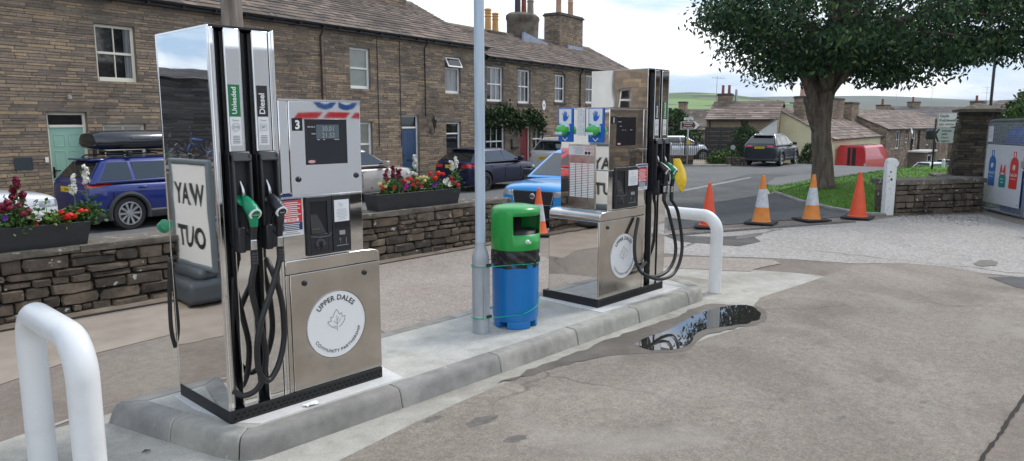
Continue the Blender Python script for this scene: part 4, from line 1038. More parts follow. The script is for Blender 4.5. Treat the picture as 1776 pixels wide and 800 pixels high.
k=MB(); k.box(-.17,-.10,-.04,-.015,.92,1.03); k.build('door_bell',UPVC,hA,bevel=.004)
k=MB(); k.box(.86,.94,-.05,-.012,1.02,1.18); k.build('key_safe',GUT,hA,bevel=.01)
downpipe(hA,7.72,4.7,m=mat('brown_pipe',(.05,.035,.03),.5),r=.03)
# --- middle house: blue door
opB=[(8.93,9.82,2.87,4.17),(8.9,9.84,.35,1.80),(11.25,12.15,-.22,2.05),(13.64,14.55,2.87,4.22),(13.66,14.55,.45,1.80)]
hB=house('terraced_house','middle stone terrace house with the dark blue door and black carriage lamp',7.9,16.1,4.80,3.8,6.75,opB,12,ends=(False,True),group=GROUPT)
wn_(hB,8.93,9.82,2.87,4.17,bars=(0,0),pane=BLIND,sill=False); wn_(hB,8.9,9.84,.35,1.80,bars=(0,0),pane=BLIND)
wn_(hB,13.66,14.55,.45,1.80,style='vent'); 
o=wn_(hB,13.64,14.55,2.87,4.22,style='vent',pane=CURT,sill=False)
v=MB(); M=Matrix.Translation((0,.06,4.18))@Matrix.Rotation(R(-28),4,'X')
v.box(13.68,14.51,-.03,0,-.40,-.35,M=M); v.box(13.68,14.51,-.03,0,-.05,0,M=M); v.box(13.68,13.73,-.03,0,-.35,-.05,M=M); v.box(14.46,14.51,-.03,0,-.35,-.05,M=M); vo=v.build('open_vent',UPVC,o)
v=MB(); v.box(13.73,14.46,-.018,-.012,-.35,-.05,M=M); v.build('vent_pane',PANE,vo)
panel_door(hB,11.25,12.15,-.22,2.05,1.58,mat('navy_blue_paint',(.035,.075,.16),.35))
for x in (10.12,11.19): 
    k=MB(); k.box(x,x+.025,-.03,-.016,1.0,4.55); k.build('cable',GUT,hB)
downpipe(hB,12.45,4.72,z0=2.0,r=.022)
# carriage lamp
lt=thing('wall_lantern','black carriage lamp on a bracket between the blue door and the ground floor window','lantern',terr(12.72,.0,1.62),R(8.4))
k=MB(); k.lathe([(.03,0),(.055,.02),(.085,.24),(.09,.25)],6,(0,-.24,.0)); k.build('lantern_cage',mat('lantern_glass',(.03,.03,.028),.15),lt)
k=MB(); k.lathe([(.11,.25),(.09,.29),(.03,.37),(.012,.42)],6,(0,-.24,0)); k.lathe([(.012,-.05),(.04,-.01),(.05,.01)],6,(0,-.24,0)); k.build('lantern_roof',GUT,lt)
k=MB(); k.tube(curve_pts([(0,-.02,-.22),(0,-.12,-.25),(0,-.22,-.18),(0,-.24,-.04)],5),.014,8); k.tube(curve_pts([(0,-.02,-.02),(0,-.1,-.10),(0,-.2,-.1)],5),.01,8); k.lathe([(.0,0),(.06,.01),(.06,.025)],12,(0,0,0),M=Matrix.Translation((0,-.025,-.15))@Matrix.Rotation(R(90),4,'X')); k.build('bracket',GUT,lt,smooth=40)
# --- end house: red door
opC=[(16.25,17.38,2.63,4.03),(18.47,19.44,2.60,4.03),(21.48,22.42,2.72,3.98),(24.42,25.4,2.72,4.1),(16.15,17.5,.3,1.72),(18.62,19.45,-.25,1.72),(19.62,20.5,.4,1.72),(22.0,23.3,.3,1.6),(27.4,28.4,2.7,3.98),(26.4,27.6,.3,1.6)]
hC=house('terraced_house','end stone terrace house with the red door, climbing plant and white sash windows',16.1,30.2,4.46,3.0,6.0,opC,13,ends=(False,True),group=GROUPT)
for i,q in enumerate(opC):
    if i==5: continue
    wn_(hC,*q,bars=(2,2) if i in(0,1,4) else (1,1),curtain=(.3,.95) if i in (0,) else ((.05,.35) if i in(1,2) else None),lm=DRESSD if i in(0,1,2) else DRESS,lintel=i!=4)
panel_door(hC,18.62,19.45,-.25,1.72,1.55,mat('dark_red_paint',(.20,.012,.02),.35))
downpipe(hC,23.76,4.4)
k=MB(); M=FR(20.48,-.03,2.55); k.add([(.13*math.cos(a),.22*math.sin(a),z) for z in (0,.02) for a in [2*PI*j/24 for j in range(24)]],[tuple(range(24,48))]+[(i,(i+1)%24,24+(i+1)%24,24+i) for i in range(24)],0,M); o=k.build('oval_plaque',UPVC,hC)
k=MB(); k.lathe([(.05,0),(.05,.004)],16,M=FR(20.48,-.052,2.55)); k.build('plaque_emblem',GPOT,o)
k=MB(); k.lathe([(.16,0),(.16,.01)],20,M=FR(18.05,-.03,1.45)); k.build('round_plaque',mat('plaque_grey',(.3,.3,.32),.5),hC)
k=MB(); k.box(17.9,18.0,-.06,-.02,.75,1.1); k.box(17.9,18.35,-.12,-.02,.68,.76); k.build('wall_bracket',GUT,hC)
# chimneys
c=chimney(hB,13.3,15.1,3.2,4.5,5.9,8.1,3); 
k=MB(); k.tube([(15.3,3.8,6.3),(15.3,3.8,8.3)],.015,6)
for i,zz in enumerate((7.3,7.6,7.9)): k.tube([(15.0,3.8,zz),(15.8,3.8,zz)],.008,6)
k.build('tv_aerial',GALV,hB)
c=MB(); c.prism([(13.0,3.0),(15.4,3.0),(15.4,4.7),(13.0,4.7)],6.1,6.35); c.build('chimney_flashing',LEAD,hB)
c=chimney(hA,4.6,6.3,3.2,4.4,6.2,8.0,7)

c=MB(); c.box(20.0,21.3,2.6,3.4,5.7,6.0); k0=c.build('pot_plinth',DRESSD,hC,bevel=.05)
pot(k0,20.4,3,6.0,1.0,.17,YPOT); pot(k0,20.98,3,6.0,.88,.17,YPOT)
# squat round rendered stack
c=MB(); n=30; prof=[(1.02,5.2),(1.03,6.2),(1.06,6.75),(1.12,6.85),(1.10,7.0),(.9,7.12),(.3,7.2)]
rn=random.Random(6); vs=[];fs=[]
for r_,z in prof:
    for j in range(n):
        a=2*PI*j/n; q=r_*(1+.025*noise.noise(Vector((math.cos(a)*3,math.sin(a)*3,z*2)))); vs.append((23.45+q*1.0*math.cos(a),3.1+q*.62*math.sin(a),z))
for i in range(len(prof)-1):
    for j in range(n): fs.append((i*n+j,i*n+(j+1)%n,(i+1)*n+(j+1)%n,(i+1)*n+j))
fs.append(tuple(range((len(prof)-1)*n,len(prof)*n))); c.add(vs,fs)
k0=c.build('round_chimney',mat('weathered_render',(.075,.055,.048),.95,c2=(.17,.15,.115),scale=2.5,bs=.8,bscale=25),hC,smooth=40)
c=MB(); c.prism([(22.3,5.6),(24.5,5.45),(24.7,5.5),(24.5,5.75),(22.4,6.1)],2.3,2.42,'y'); c.build('lead_flashing',LEAD,k0)
pot(k0,23.0,3.1,7.1,1.5,.17,mat('dark_purple_pot',(.035,.025,.035),.5),False); pot(k0,23.55,3.1,7.15,.75,.15,RPOT,False); pot(k0,24.15,3.1,7.12,1.05,.19,GPOT)
c=chimney(hC,26.1,28.6,2.55,3.5,5.4,7.35,9)
pot(c,26.75,3,7.5,1.15,.17,PPOT); pot(c,28.0,3,7.5,1.15,.17,PPOT)
k=MB(); k.box(26.6,28.2,2.3,2.42,5.55,5.85); k.build('chimney_flashing',LEAD,c)
# climber over the red door
lv=MB(); rnd=random.Random(31)
for i in range(5200):
    x=rnd.uniform(15.95,20.15); u=(x-15.9)/4.3; zc=2.12-.32*u+ .12*math.sin(x*3); 
    z=rnd.gauss(zc,.17); 
    if rnd.random()<.15: z-=rnd.uniform(0,.5)*rnd.random()
    if 18.5<x<19.4 and z<1.62: continue
    y=-.06-abs(rnd.gauss(0,.12))-.05
    s=rnd.uniform(.04,.08); n=Vector((rnd.uniform(-1,1),rnd.uniform(-1,.2),rnd.uniform(-.6,1))).normalized(); a=n.orthogonal().normalized()*s; b_=n.cross(a)*.8
    p=Vector((x,y,z)); lv.add([p-a,p-b_,p+a,p+b_],[(0,1,2,3)])
tc_=thing('climbing_plant','dark green climber trained over the ground floor windows and red door','plant',(TP.x,TP.y,0),R(8.4))
LEAFD=stonemat('climber_leaves',[(.02,.045,.012),(.035,.065,.018),(.05,.085,.025),(.015,.03,.01)],.6,20,bs=0,dark=(.8,1.1))
lv.build('foliage',LEAFD,tc_)
k=MB(); k.tube(curve_pts([(16.05,-.04,-.4),(16.0,-.05,1),(16.3,-.06,1.9),(18,-.08,2.05),(20,-.08,1.8)],5),.02,6); k.build('stem',mat('vine_bark',(.06,.045,.03),.9),tc_)

# ---------------------------------------------------------------- yard wall
WALLST=stonemat('dry_stone',[(.165,.128,.095),(.115,.093,.074),(.195,.152,.11),(.14,.113,.088),(.085,.072,.06),(.23,.182,.135),(.165,.132,.10)],.92,9,stain=((.035,.032,.029),2.2,.65),lichen=((.42,.43,.38),11,.665),bs=1,dark=(.45,1.3))
def dry_wall(par,L,H_,th,seed,M=Matrix.Identity(4),big=(.085,.17)):
    rnd=random.Random(seed); m=MB()
    def stone(x0,x1,z0,z1,yf,sg):
        n=3; j=lambda a: rnd.uniform(-a,a)
        cx_,cz=(x0+x1)/2,(z0+z1)/2; w,h=(x1-x0)/2,(z1-z0)/2
        pts=[]
        corner=[(-1,-1),(0,-1.02),(1,-1),(1.02,0),(1,1),(0,1.02),(-1,1),(-1.02,0)]
        cut=[rnd.uniform(.88,1.0) for _ in range(8)]
        o=[]; 
        for k,(a,b) in enumerate(corner):
            q=cut[k] if k%2==0 else rnd.uniform(.93,1.02)
            o.append((cx_+a*w*q+j(.006),cz+b*h*q+j(.005)))
        bul=rnd.uniform(.012,.045)
        vs=[(x,sg*.06+yf,z) for x,z in o]+[(cx_+(x-cx_)*.97,yf-sg*bul*.35,cz+(z-cz)*.96) for x,z in o]+[(cx_+(x-cx_)*.86+j(.008),yf-sg*bul+j(.008),cz+(z-cz)*.80+j(.006)) for x,z in o]+[(cx_,yf-sg*(bul+.004),cz)]
        fs=[]
        for r_ in (0,8):
            for k in range(8):
                f=(r_+k,r_+(k+1)%8,r_+8+(k+1)%8,r_+8+k); fs.append(f if sg>0 else f[::-1])
        for k in range(8):
            f=(16+k,16+(k+1)%8,24); fs.append(f if sg>0 else f[::-1])
        m.add(vs,fs,0,M)
    for yf,sg in ((0,1),(th,-1)):
        z=-.06; row=0
        while z<H_-.02:
            h=rnd.uniform(*big)*(1.25 if row==0 else 1)
            if H_-(z+h)<.05: h=H_-z
            x=-rnd.uniform(0,.2)
            while x<L:
                l=rnd.uniform(.12,.42)*(.8+h*2.2); a,b=max(0,x),min(x+l,L); x+=l
                if b-a<.05: continue
                if h>.12 and rnd.random()<.3:
                    zz=z+h*rnd.uniform(.35,.65); stone(a,b,z,zz-.004,yf,sg); 
                    xm=a+(b-a)*rnd.uniform(.3,.7); stone(a,xm-.004,zz,z+h-.006,yf,sg); stone(xm,b-.006,zz,z+h-.006,yf,sg)
                else: stone(a,b-.006,z+rnd.uniform(-.008,.006),z+h-.006+rnd.uniform(-.008,.004),yf,sg)
            z+=h; row+=1
    m.box(.03,L-.03,.045,th-.045,-.1,H_,1,M)
    for xx,sg in ((0,-1),(L,1)):   # end faces
        z=-.05
        while z<H_-.03:
            h=min(rnd.uniform(*big),H_-z); 
            y=0
            while y<th-.03:
                l=min(rnd.uniform(.15,.4),th-y); x_a,x_b=sorted((xx-sg*.1,xx+sg*rnd.uniform(.0,.02)))
                m.box(x_a,x_b,y+.004,y+l-.004,z+.003,z+h-.004,0,M); y+=l
            z+=h
    return m.build('stonework',[WALLST,mat('wall_core',(.03,.026,.022),1)],par,smooth=30)
COPE=stonemat('coping_stone',[(.17,.15,.125),(.145,.13,.108),(.19,.165,.135),(.16,.14,.118)],.92,14,stain=((.07,.062,.055),2.4,.6),lichen=((.33,.32,.28),9,.62),bs=.9,dark=(.6,1.25))
def coping(par,L,z,y0,y1,th,seed,M=Matrix.Identity(4),seglen=(1.0,2.1)):
    rnd=random.Random(seed); c=MB(); x=-.03
    while x<L+.03:
        l=rnd.uniform(*seglen); b=min(x+l,L+.03); dz=rnd.uniform(-.006,.006); n=max(3,int((b-x)/.12))
        vs=[]
        for i in range(n+1):
            xx=x+(b-.008-x)*i/n
            for (yy,zz) in ((y0,z),(y0-.006,z+th*.5),(y0,z+th),((y0+y1)/2,z+th+.008),(y1,z+th),(y1,z)):
                vs.append((xx,yy+rnd.uniform(-.012,.012),zz+dz+rnd.uniform(-.005,.005)))
        fs=[tuple(range(6))[::-1],tuple(range(n*6,n*6+6))]
        for i in range(n):
            for k in range(6): fs.append((i*6+k,i*6+(k+1)%6,(i+1)*6+(k+1)%6,(i+1)*6+k))
        c.add([v for v in vs],[f[::-1] for f in fs],0,M); x=b
    return c.build('coping',COPE,par,smooth=40)
yw=thing('stone_wall','low dry stone wall with flat coping slabs between the yard and the street','wall',(-8,7.62,0))
dry_wall(yw,16.1,.575,.42,5,big=(.065,.145)); coping(yw,16.1,.575,-.035,.45,.062,6)
gl=MB(); a=Vector((-8,7.36,0)); gl.prism([(-8,7.34),(8.0,7.40),(8.0,7.43),(-8,7.37)],.004,.012); tag(gl.build('kerb_line',mat('gutter_dark',(.04,.033,.028),.9)),kind='structure')
vr=sheet('verge_grit',jag([(-8,7.37),(8.05,7.43),(8.1,7.75),(-8,7.72)],.01,.3,4),3,mat('dusty_grit',(.16,.125,.095),.95,c2=(.25,.205,.16),scale=5,bs=.7,bscale=120))
# wooden pole between yard wall and street
tp=thing('telegraph_pole','weathered wooden telegraph pole rising behind the near pump','pole',(4.35,8.75,-.25))
MB().lathe([(.135,0),(.13,2),(.122,4.5),(.112,8.6),(.10,8.75)],20).build('pole_shaft',mat('weathered_wood',(.14,.115,.095),.9,c2=(.30,.26,.225),scale=5,sc=(3,3,.25),bs=.8,bscale=25),tp,smooth=40)
k=MB(); k.box(-.6,.6,-.16,-.10,7.8,7.92); k.build('cross_arm',mat('weathered_wood',(.14,.115,.095),.9),tp)
k=MB()
for x in (-.5,-.2,.2,.5): k.lathe([(.02,0),(.04,.03),(.035,.08),(.01,.1)],10,(x,-.13,7.92))
k.build('insulators',UPVC,tp)
# ---------------------------------------------------------------- vehicles
def paint(name,c,met=.25): 
    m,nt,b=newmat(name); b.inputs['Base Color'].default_value=rgb(c); b.inputs['Metallic'].default_value=met; b.inputs['Roughness'].default_value=.32
    b.inputs['Coat Weight'].default_value=.35 if max(c)<.05 else 1; b.inputs['Coat Roughness'].default_value=.03; return m
TYRE=mat('tyre_rubber',(.02,.02,.02),.8); RIMS=mat('alloy_rim',(.55,.55,.56),.3,.8); RIMD=mat('dark_alloy',(.09,.09,.10),.35,.7); WELL=mat('wheel_well',(.008,.008,.008),.9)
CLAD=mat('dark_cladding',(.035,.037,.04),.6); CGLASS=mat('car_glass',(.012,.016,.018),.03,spec=.9,coat=.5)
TAIL=mat('tail_light_red',(.50,.008,.01),.12,coat=1); HEADL=mat('headlight_clear',(.45,.48,.5),.08,.4,coat=1); PLY=mat('yellow_plate',(.75,.50,.02),.4); PLW=mat('white_plate',(.75,.75,.72),.4)
CHR=mat('car_chrome',(.7,.7,.7),.12,1)
from mathutils.bvhtree import BVHTree
def patch(bvh, name, m, par, axis, a0,a1,b0,b1, sgn, off=.007, n=8, skew=0.0, bow=0.0):
    """lamp lens that follows the body skin: rays along x (ends) or y (sides)"""
    k=MB(); idx={}
    for i in range(n+1):
        for j in range(n+1):
            u,v=i/n,j/n; a=a0+(a1-a0)*u; z=b0+(b1-b0)*v+skew*u
            z=z if not bow else (b0+b1)/2+skew*u+(z-skew*u-(b0+b1)/2)*(1-bow*abs(2*u-1)**2)
            if axis=='x': o=Vector((sgn*9,a,z)); d=Vector((-sgn,0,0))
            else: o=Vector((a,sgn*3,z)); d=Vector((0,-sgn,0))
            h=bvh.ray_cast(o,d)
            if h[0] is None: continue
            nrm=h[1] if h[1].dot(d)<0 else -h[1]
            idx[(i,j)]=len(k.v); k.v.append(tuple(h[0]+nrm*off))
    for i in range(n):
        for j in range(n):
            q=[(i,j),(i+1,j),(i+1,j+1),(i,j+1)]
            if all(c in idx for c in q):
                f=tuple(idx[c] for c in q); ps=[Vector(k.v[c]) for c in f]
                if max((ps[0]-p).length for p in ps)>.35: continue
                k.f.append(f); k.m.append(0)
    return k.build(name,m,par,smooth=True)
def realize(o, name, mats, parent):
    dg=bpy.context.evaluated_depsgraph_get(); me=bpy.data.meshes.new_from_object(o.evaluated_get(dg)); me.name=name
    n=bpy.data.objects.new(name,me); link(n); n.parent=parent
    bpy.data.objects.remove(o); return n
def car(name,label,cat,loc,rz,L,W,H,zb,zh,xr,xf,rw,cab,wr,col,zs=.2,zdeck=None,clad=True,spokes=10,rim=None,splits=(),plate=None,rplate=True,group=None,rails=False,front_h=None,tail=None,tumble=.0,nose=.06,deckx=.0,spoiler=True,rimdark=False,detail=True,sidex=(.0,.0),belt_rise=.06,archw=.03):
    t=thing(name,label,cat,loc,rz,group)
    hw=W/2; c0,c1,c2,c3=cab; zdeck=zdeck or zb
    def top(x):
        if x<c0: return zdeck-.0+ (zb-zdeck)*x/max(c0,.01)
        if x<=c3: return zb-belt_rise*(x-c0)/(c3-c0)
        u=(x-c3)/(L-c3); return (zb-belt_rise)-(zb-belt_rise-zh)*(u**1.6)
    def wid(x):
        e=abs(x-L/2)/(L/2); return hw*(1-.10*e**5)
    def loft(zlo,zhi,sc,mt,nm,cut=True,sub=1):
        st=[0,.035,.12,.3]+[.3+(L-.6)*i/16 for i in range(1,16)]+[L-.3,L-.14,L-.045,L]
        vs=[];n=0
        for i,x in enumerate(st):
            k=min(i,len(st)-1-i); es=[.88,.95,.985,1][min(k,3)]; dz=[.07,.025,.0,0][min(k,3)]
            if i>len(st)/2: es=[.80,.91,.97,1][min(k,3)]; dz=[.09,.035,.005,0][min(k,3)]
            w_=wid(x)*es*sc; zt=(top(x) if zhi is None else min(zhi,top(x)-.02))-dz; zl=zlo+dz*.8
            h=zt-zl
            if zhi is None: pr=[(0,zl),(.80,zl),(.95,zl+.06*h),(.99,zl+.22*h),(1,zl+.48*h),(.992,zl+.68*h),(.975,zl+.84*h),(.93,zl+.95*h),(.80,zl+1.0*h),(.4,zl+1.035*h),(0,zl+1.045*h)]
            else: pr=[(0,zl),(.84,zl),(.97,zl+.1*h),(1.0,zl+.4*h),(1.005,zl+.8*h),(.97,zt),(0,zt)]
            ring=[(x,w_*a,z) for a,z in pr]+[(x,-w_*a,z) for a,z in pr[-2:0:-1]]
            n=len(ring); vs+=ring
        fs=[tuple(range(n))[::-1],tuple(range((len(st)-1)*n,len(st)*n))]
        for i in range(len(st)-1):
            for j in range(n): fs.append((i*n+j,i*n+(j+1)%n,(i+1)*n+(j+1)%n,(i+1)*n+j))
        b=MB(); b.add(vs,[f[::-1] for f in fs]); o=b.build(nm,mt,None,smooth=40)
        bm=bmesh.new(); bm.from_mesh(o.data); bmesh.ops.recalc_face_normals(bm,faces=bm.faces); bm.to_mesh(o.data); bm.free()
        if sub: m=o.modifiers.new('s','SUBSURF'); m.levels=sub; m.render_levels=sub
        cs=[]
        for xx in (xr,xf):
            for sg in (-1,1):
                cb_=MB(); vv=[(xx+(rw+.055)*math.cos(a),sg*(hw-.24),rw+(rw+.055)*math.sin(a)) for a in [2*PI*q/28 for q in range(28)]]+[(xx+(rw+.055)*math.cos(a),sg*(hw+.2),rw+(rw+.055)*math.sin(a)) for a in [2*PI*q/28 for q in range(28)]]
                ff=[tuple(range(28)),tuple(range(28,56))[::-1]]+[(q,28+q,28+(q+1)%28,(q+1)%28) for q in range(28)]
                cb_.add(vv,ff); cu=cb_.build('cut',[WELL]); 
                bm=bmesh.new(); bm.from_mesh(cu.data); bmesh.ops.recalc_face_normals(bm,faces=bm.faces); bm.to_mesh(cu.data); bm.free()
                m=o.modifiers.new('b','BOOLEAN'); m.object=cu; m.operation='DIFFERENCE'; m.solver='EXACT'; cs.append(cu)
        r_=realize(o,nm,mt,t)
        for cu in cs: bpy.data.objects.remove(cu)
        r_.data.polygons.foreach_set('use_smooth',[True]*len(r_.data.polygons)); r_.data.set_sharp_from_angle(angle=R(38))
        return r_
    body=loft(zs,None,1.0,col,'body')
    bvh=BVHTree.FromPolygons([v.co for v in body.data.vertices],[tuple(p.vertices) for p in body.data.polygons])
    if clad: loft(zs-.03,zs+.17,1.004,CLAD,'lower_cladding',sub=0)
    # cabin
    zr=H-.035; wb=hw*.93; 
    def sec(u):  # u 0 belt .. 1 roof edge
        xa=c0+(c1-c0)*u; xb=c3+(c2-c3)*u; w_=wb+(wr-wb)*u; z=(zb-.03)+(zr-(zb-.03))*u; return xa,xb,w_,z
    vs=[];fs=[]; n=0
    levels=[(0,0),(.5,0),(.88,0),(.97,.02),(1.03,.10),(1.05,.35)]
    for u,ins in levels:
        uu=min(u,1); xa,xb,w_,z=sec(uu); z+= (u-1)*.35*.3 if u>1 else 0
        if u>1: z=zr+[.022,.035][0 if u<1.04 else 1]
        xa+=ins*.7; xb-=ins*.7; w2=w_-ins*.55
        rc=.12; ring=[]
        for (cx_,cy,a0) in ((xb-rc,w2-rc,0),(xa+rc,w2-rc,90),(xa+rc,-w2+rc,180),(xb-rc,-w2+rc,270)):
            for q in range(5):
                a=R(a0+90*q/4); ring.append((cx_+rc*math.cos(a),cy+rc*math.sin(a),z-(.03*uu*uu)*(abs(cx_-(c1+c2)/2)/((c2-c1)/2+.01))**2*(1 if u>.5 else 0)))
        n=len(ring); vs+=ring
    for i in range(len(levels)-1):
        for j in range(n): fs.append((i*n+j,i*n+(j+1)%n,(i+1)*n+(j+1)%n,(i+1)*n+j))
    fs.append(tuple(range((len(levels)-1)*n,len(levels)*n)))
    cb=MB(); cb.add(vs,fs); cabo=cb.build('cabin',col,t,smooth=35)
    # side windows: planar panels on the sloping sides
    def sideP(x,u,sg,off):
        xa,xb,w_,z=sec(u); return (x,sg*(w_+off),z)
    def xl(u): return c0+(c1-c0)*u
    def xh(u): return c3+(c2-c3)*u
    u0,u1=.12,.86
    edges=[None]+list(splits)+[None]
    for sg in (1,-1):
        for i in range(len(edges)-1):
            e0,e1=edges[i],edges[i+1]; g=.035
            a_lo=xl(u0)+.16+sidex[0] if e0 is None else e0+g; a_hi=xl(u1)+.14+sidex[0] if e0 is None else e0+g
            b_lo=xh(u0)-.10-sidex[1] if e1 is None else e1-g; b_hi=xh(u1)-.12-sidex[1] if e1 is None else e1-g
            if e1 is None and b_hi<a_hi: b_hi=a_hi+.05
            q=[sideP(a_lo,u0,sg,.006),sideP(b_lo,u0,sg,.006),sideP(b_hi,u1,sg,.006),sideP(a_hi,u1,sg,.006)]
            q2=[sideP(a_lo,u0,sg,-.03),sideP(b_lo,u0,sg,-.03),sideP(b_hi,u1,sg,-.03),sideP(a_hi,u1,sg,-.03)]
            wn=MB(); wn.add(q+q2,[(0,1,2,3),(0,1,5,4),(1,2,6,5),(2,3,7,6),(3,0,4,7)]); wn.build('side_window',CGLASS,t)
        # waist strip
        if detail:
            k=MB(); a=sideP(xl(.05)+.1,.05,sg,.01); b_=sideP(xh(.05)-.05,.05,sg,.01); k.tube([a,b_],.010,6); k.build('waist_strip',CLAD,t)
    for (nm,fx,sg) in (('windscreen',xh,1),('rear_window',xl,-1)):
        ua,ub=(.10,.90) if sg>0 else (.22,.86)
        pts=[]
        for off in (.012,-.03):
            for (u,s2) in ((ua,-1),(ua,1),(ub,1),(ub,-1)):
                xa,xb,w_,z=sec(u); x=(xb if sg>0 else xa)+sg*off; 
                if u>.5: x-=sg*.01
                pts.append((x,s2*(w_-.12),z))
        wn=MB(); wn.add(pts,[(0,1,2,3),(0,1,5,4),(1,2,6,5),(2,3,7,6),(3,0,4,7)]); wn.build(nm,CGLASS,t)
    if spoiler:
        k=MB(); xa=sec(1)[0]; k.box(xa-.16,xa+.12,-wr+.1,wr-.1,zr-.035,zr+.01); k.build('roof_spoiler',col,t,bevel=.02)
    # wheels
    for xx in (xr,xf):
        for sg in (-1,1):
            M=Matrix.Translation((xx,sg*(hw-.115),rw))@Matrix.Rotation(R(-90*sg),4,'X')
            w_=MB(); w_.lathe([(rw*.66,-.10),(rw*.93,-.10),(rw,-.075),(rw,.075),(rw*.94,.10),(rw*.70,.104),(rw*.67,.09)],36,M=M,cap=False); o=w_.build('wheel',TYRE,t,smooth=40)
            d=MB(); d.lathe([(rw*.67,.09),(rw*.66,.03),(.06,.02),(.001,.02)],32,M=M,cap=False); 
            d.build('wheel_dish',RIMD,o,smooth=40)
            s=MB(); s.lathe([(rw*.70,.10),(rw*.70,.106),(rw*.635,.108),(rw*.635,.08)],32,M=M,cap=False); s.lathe([(rw*.17,.07),(rw*.16,.098),(.001,.10)],16,M=M,cap=False)
            for q in range(spokes):
                a=2*PI*q/spokes; Mr=M@Matrix.Rotation(a,4,'Z'); b1,b2=rw*.05,rw*.075
                if spokes==5: b1,b2=rw*.10,rw*.14
                s.add([(rw*.12,-b1,.085),(rw*.12,b1,.085),(rw*.65,b2,.095),(rw*.65,-b2,.095),(rw*.12,-b1,.06),(rw*.12,b1,.06),(rw*.65,b2,.06),(rw*.65,-b2,.06)],[(0,3,2,1),(0,1,5,4),(1,2,6,5),(2,3,7,6),(3,0,4,7)],0,Mr)
            s.build('rim',rim or RIMS,o,smooth=35)
            if clad:
                a_=MB(); pts=[(xx+(rw+.065)*math.cos(R(a)),sg*(wid(xx)*1.0+.002),rw+(rw+.065)*math.sin(R(a))) for a in range(-15,196,10)]
                a_.tube(pts,archw,8); a_.build('wheel_arch_trim',CLAD,t,smooth=40)
    # mirrors, handles, door seams
    for sg in (1,-1):
        if detail:
            xm=c3-.28-(c3-c2)*.05; k=MB(); k.box(xm-.07,xm+.07,sg*(hw*.93) if sg>0 else -hw*.93-.22,(hw*.93+.22) if sg>0 else -hw*.93,zb-.02,zb+.13); k.build('door_mirror',GUT if rimdark or clad else col,t,bevel=.035,seg=3)
            for xx in [c0+.95 if len(splits)>1 else c0+1.0,c0+1.85]:
                k=MB(); y=sg*(wid(xx)*.982); k.box(xx,xx+.16,min(y,y+sg*.03),max(y,y+sg*.03),zb-.16,zb-.13); k.build('door_handle',col,t,bevel=.006)
            sm=MB()
            for xx in (splits[-1] if splits else (c0+c3)/2, c3-.25, c0+.42):
                y=sg*(wid(xx)*1.003); x1=xx
                sm.box(x1,x1+.008,min(y,y-sg*.02),max(y,y-sg*.02),zs+.2,zb-.22)
            sm.build('door_seam',WELL,t)
    if rails:
        for sg in (1,-1):
            k=MB(); k.tube([(c1+.1,sg*(wr-.1),zr-.01),(c1+.2,sg*(wr-.1),zr+.055),(c2-.2,sg*(wr-.1),zr+.055),(c2-.05,sg*(wr-.1),zr-.01)],.016,8); k.build('roof_rail',CLAD if rails==2 else CHR,t,smooth=40)
    # lights
    th=tail or (zb-.16,.16,.34,.2)   # z, height, wrap along side, inward width
    for sg in (1,-1):
        z,h,wx,wy=th
        patch(bvh,'tail_light',TAIL,t,'x',sg*(hw*.86-wy),sg*hw*.90,z-h*.4,z+h*.4,-1)
        patch(bvh,'tail_light_wing',TAIL,t,'y',.035,wx,z-h*.4,z+h*.4,sg,skew=.05,bow=.0,n=6)
        zf=zh-.13 if front_h is None else front_h
        patch(bvh,'headlight',HEADL,t,'x',sg*hw*.46,sg*hw*.90,zf-.07,zf+.04,1,skew=.03)
        patch(bvh,'headlight_wing',HEADL,t,'y',L-.42,L-.03,zf+.05,zf-.05,sg,skew=-.02,n=6)
    if rplate:
        k=MB(); z=zs+.48 if rplate is True else rplate; M=frame((-.016,0,z),(0,-1,0),(0,0,1)); k.box(-.26,.26,-.055,.055,0,.012,M=M); o=k.build('number_plate',PLY,t)
        if plate: k=MB(); k.text(plate,M@Matrix.Translation((0,-.032,.014)),.088,off=.012); k.build('plate_characters',TXT,o)
    patch(bvh,'grille',WELL,t,'x',-hw*.44,hw*.44,zs+.2,zf-.02,1,n=10)
    return t

NVY=paint('car_deep_blue',(.004,.017,.16),.2); GREYB=paint('car_warm_silver',(.42,.38,.36),.25); DNV=paint('car_midnight_blue',(.008,.010,.045),.25)
SLV=paint('car_silver',(.60,.61,.62),.25); MGB=paint('car_bright_blue',(.01,.29,.72),.15); WHC=paint('car_white',(.72,.74,.77),.0); SLT=paint('car_slate_blue',(.014,.02,.034),.2); REDC=paint('van_red',(.55,.012,.018),.0); WSL=paint('car_pale_silver',(.60,.64,.70),.35)
GC='cars parked along the terrace'
def tloc(s,d): 
    p=terr(s,d); p.z=gz(p.x,p.y)+.033 if d<1.35 else gz(p.x,p.y)+.004; return p
tr=R(8.4)
# deep blue crossover with a roof box
j=car('parked_car','deep blue crossover parked by the green door, black roof box on its rails','car',tloc(-.5,1.72),tr,4.13,1.77,1.50,1.02,.95,.78,3.31,.345,(.06,.42,2.35,3.15),.60,NVY,zs=.24,splits=(.95,1.85),plate='DN15',rplate=.86,rails=2,tail=(.98,.17,.52,.10),spokes=10,group=GC,archw=.045)
k=MB()
vs=[];fs=[];prof=[(0,.26,.10),(.03,.36,.05),(.18,.41,.01),(.8,.43,.0),(1.5,.43,.0),(1.95,.40,.05),(2.15,.26,.12),(2.2,.0,.16)]
for x,w_,zl in prof:
    w_=max(w_,.02); h=.41-.11*(x<.02)-.05*(x<.1)-.16*(x>2)-.05*(x>1.9)-.02*(x<.3)
    for a,b_ in ((-1,.35),(-.94,.62),(-.7,.93),(-.3,1),(.3,1),(.7,.93),(.94,.62),(1,.35),(.92,.12),(.6,0),(-.6,0),(-.92,.12)): vs.append((x,w_*a,zl+(h-zl)*b_))
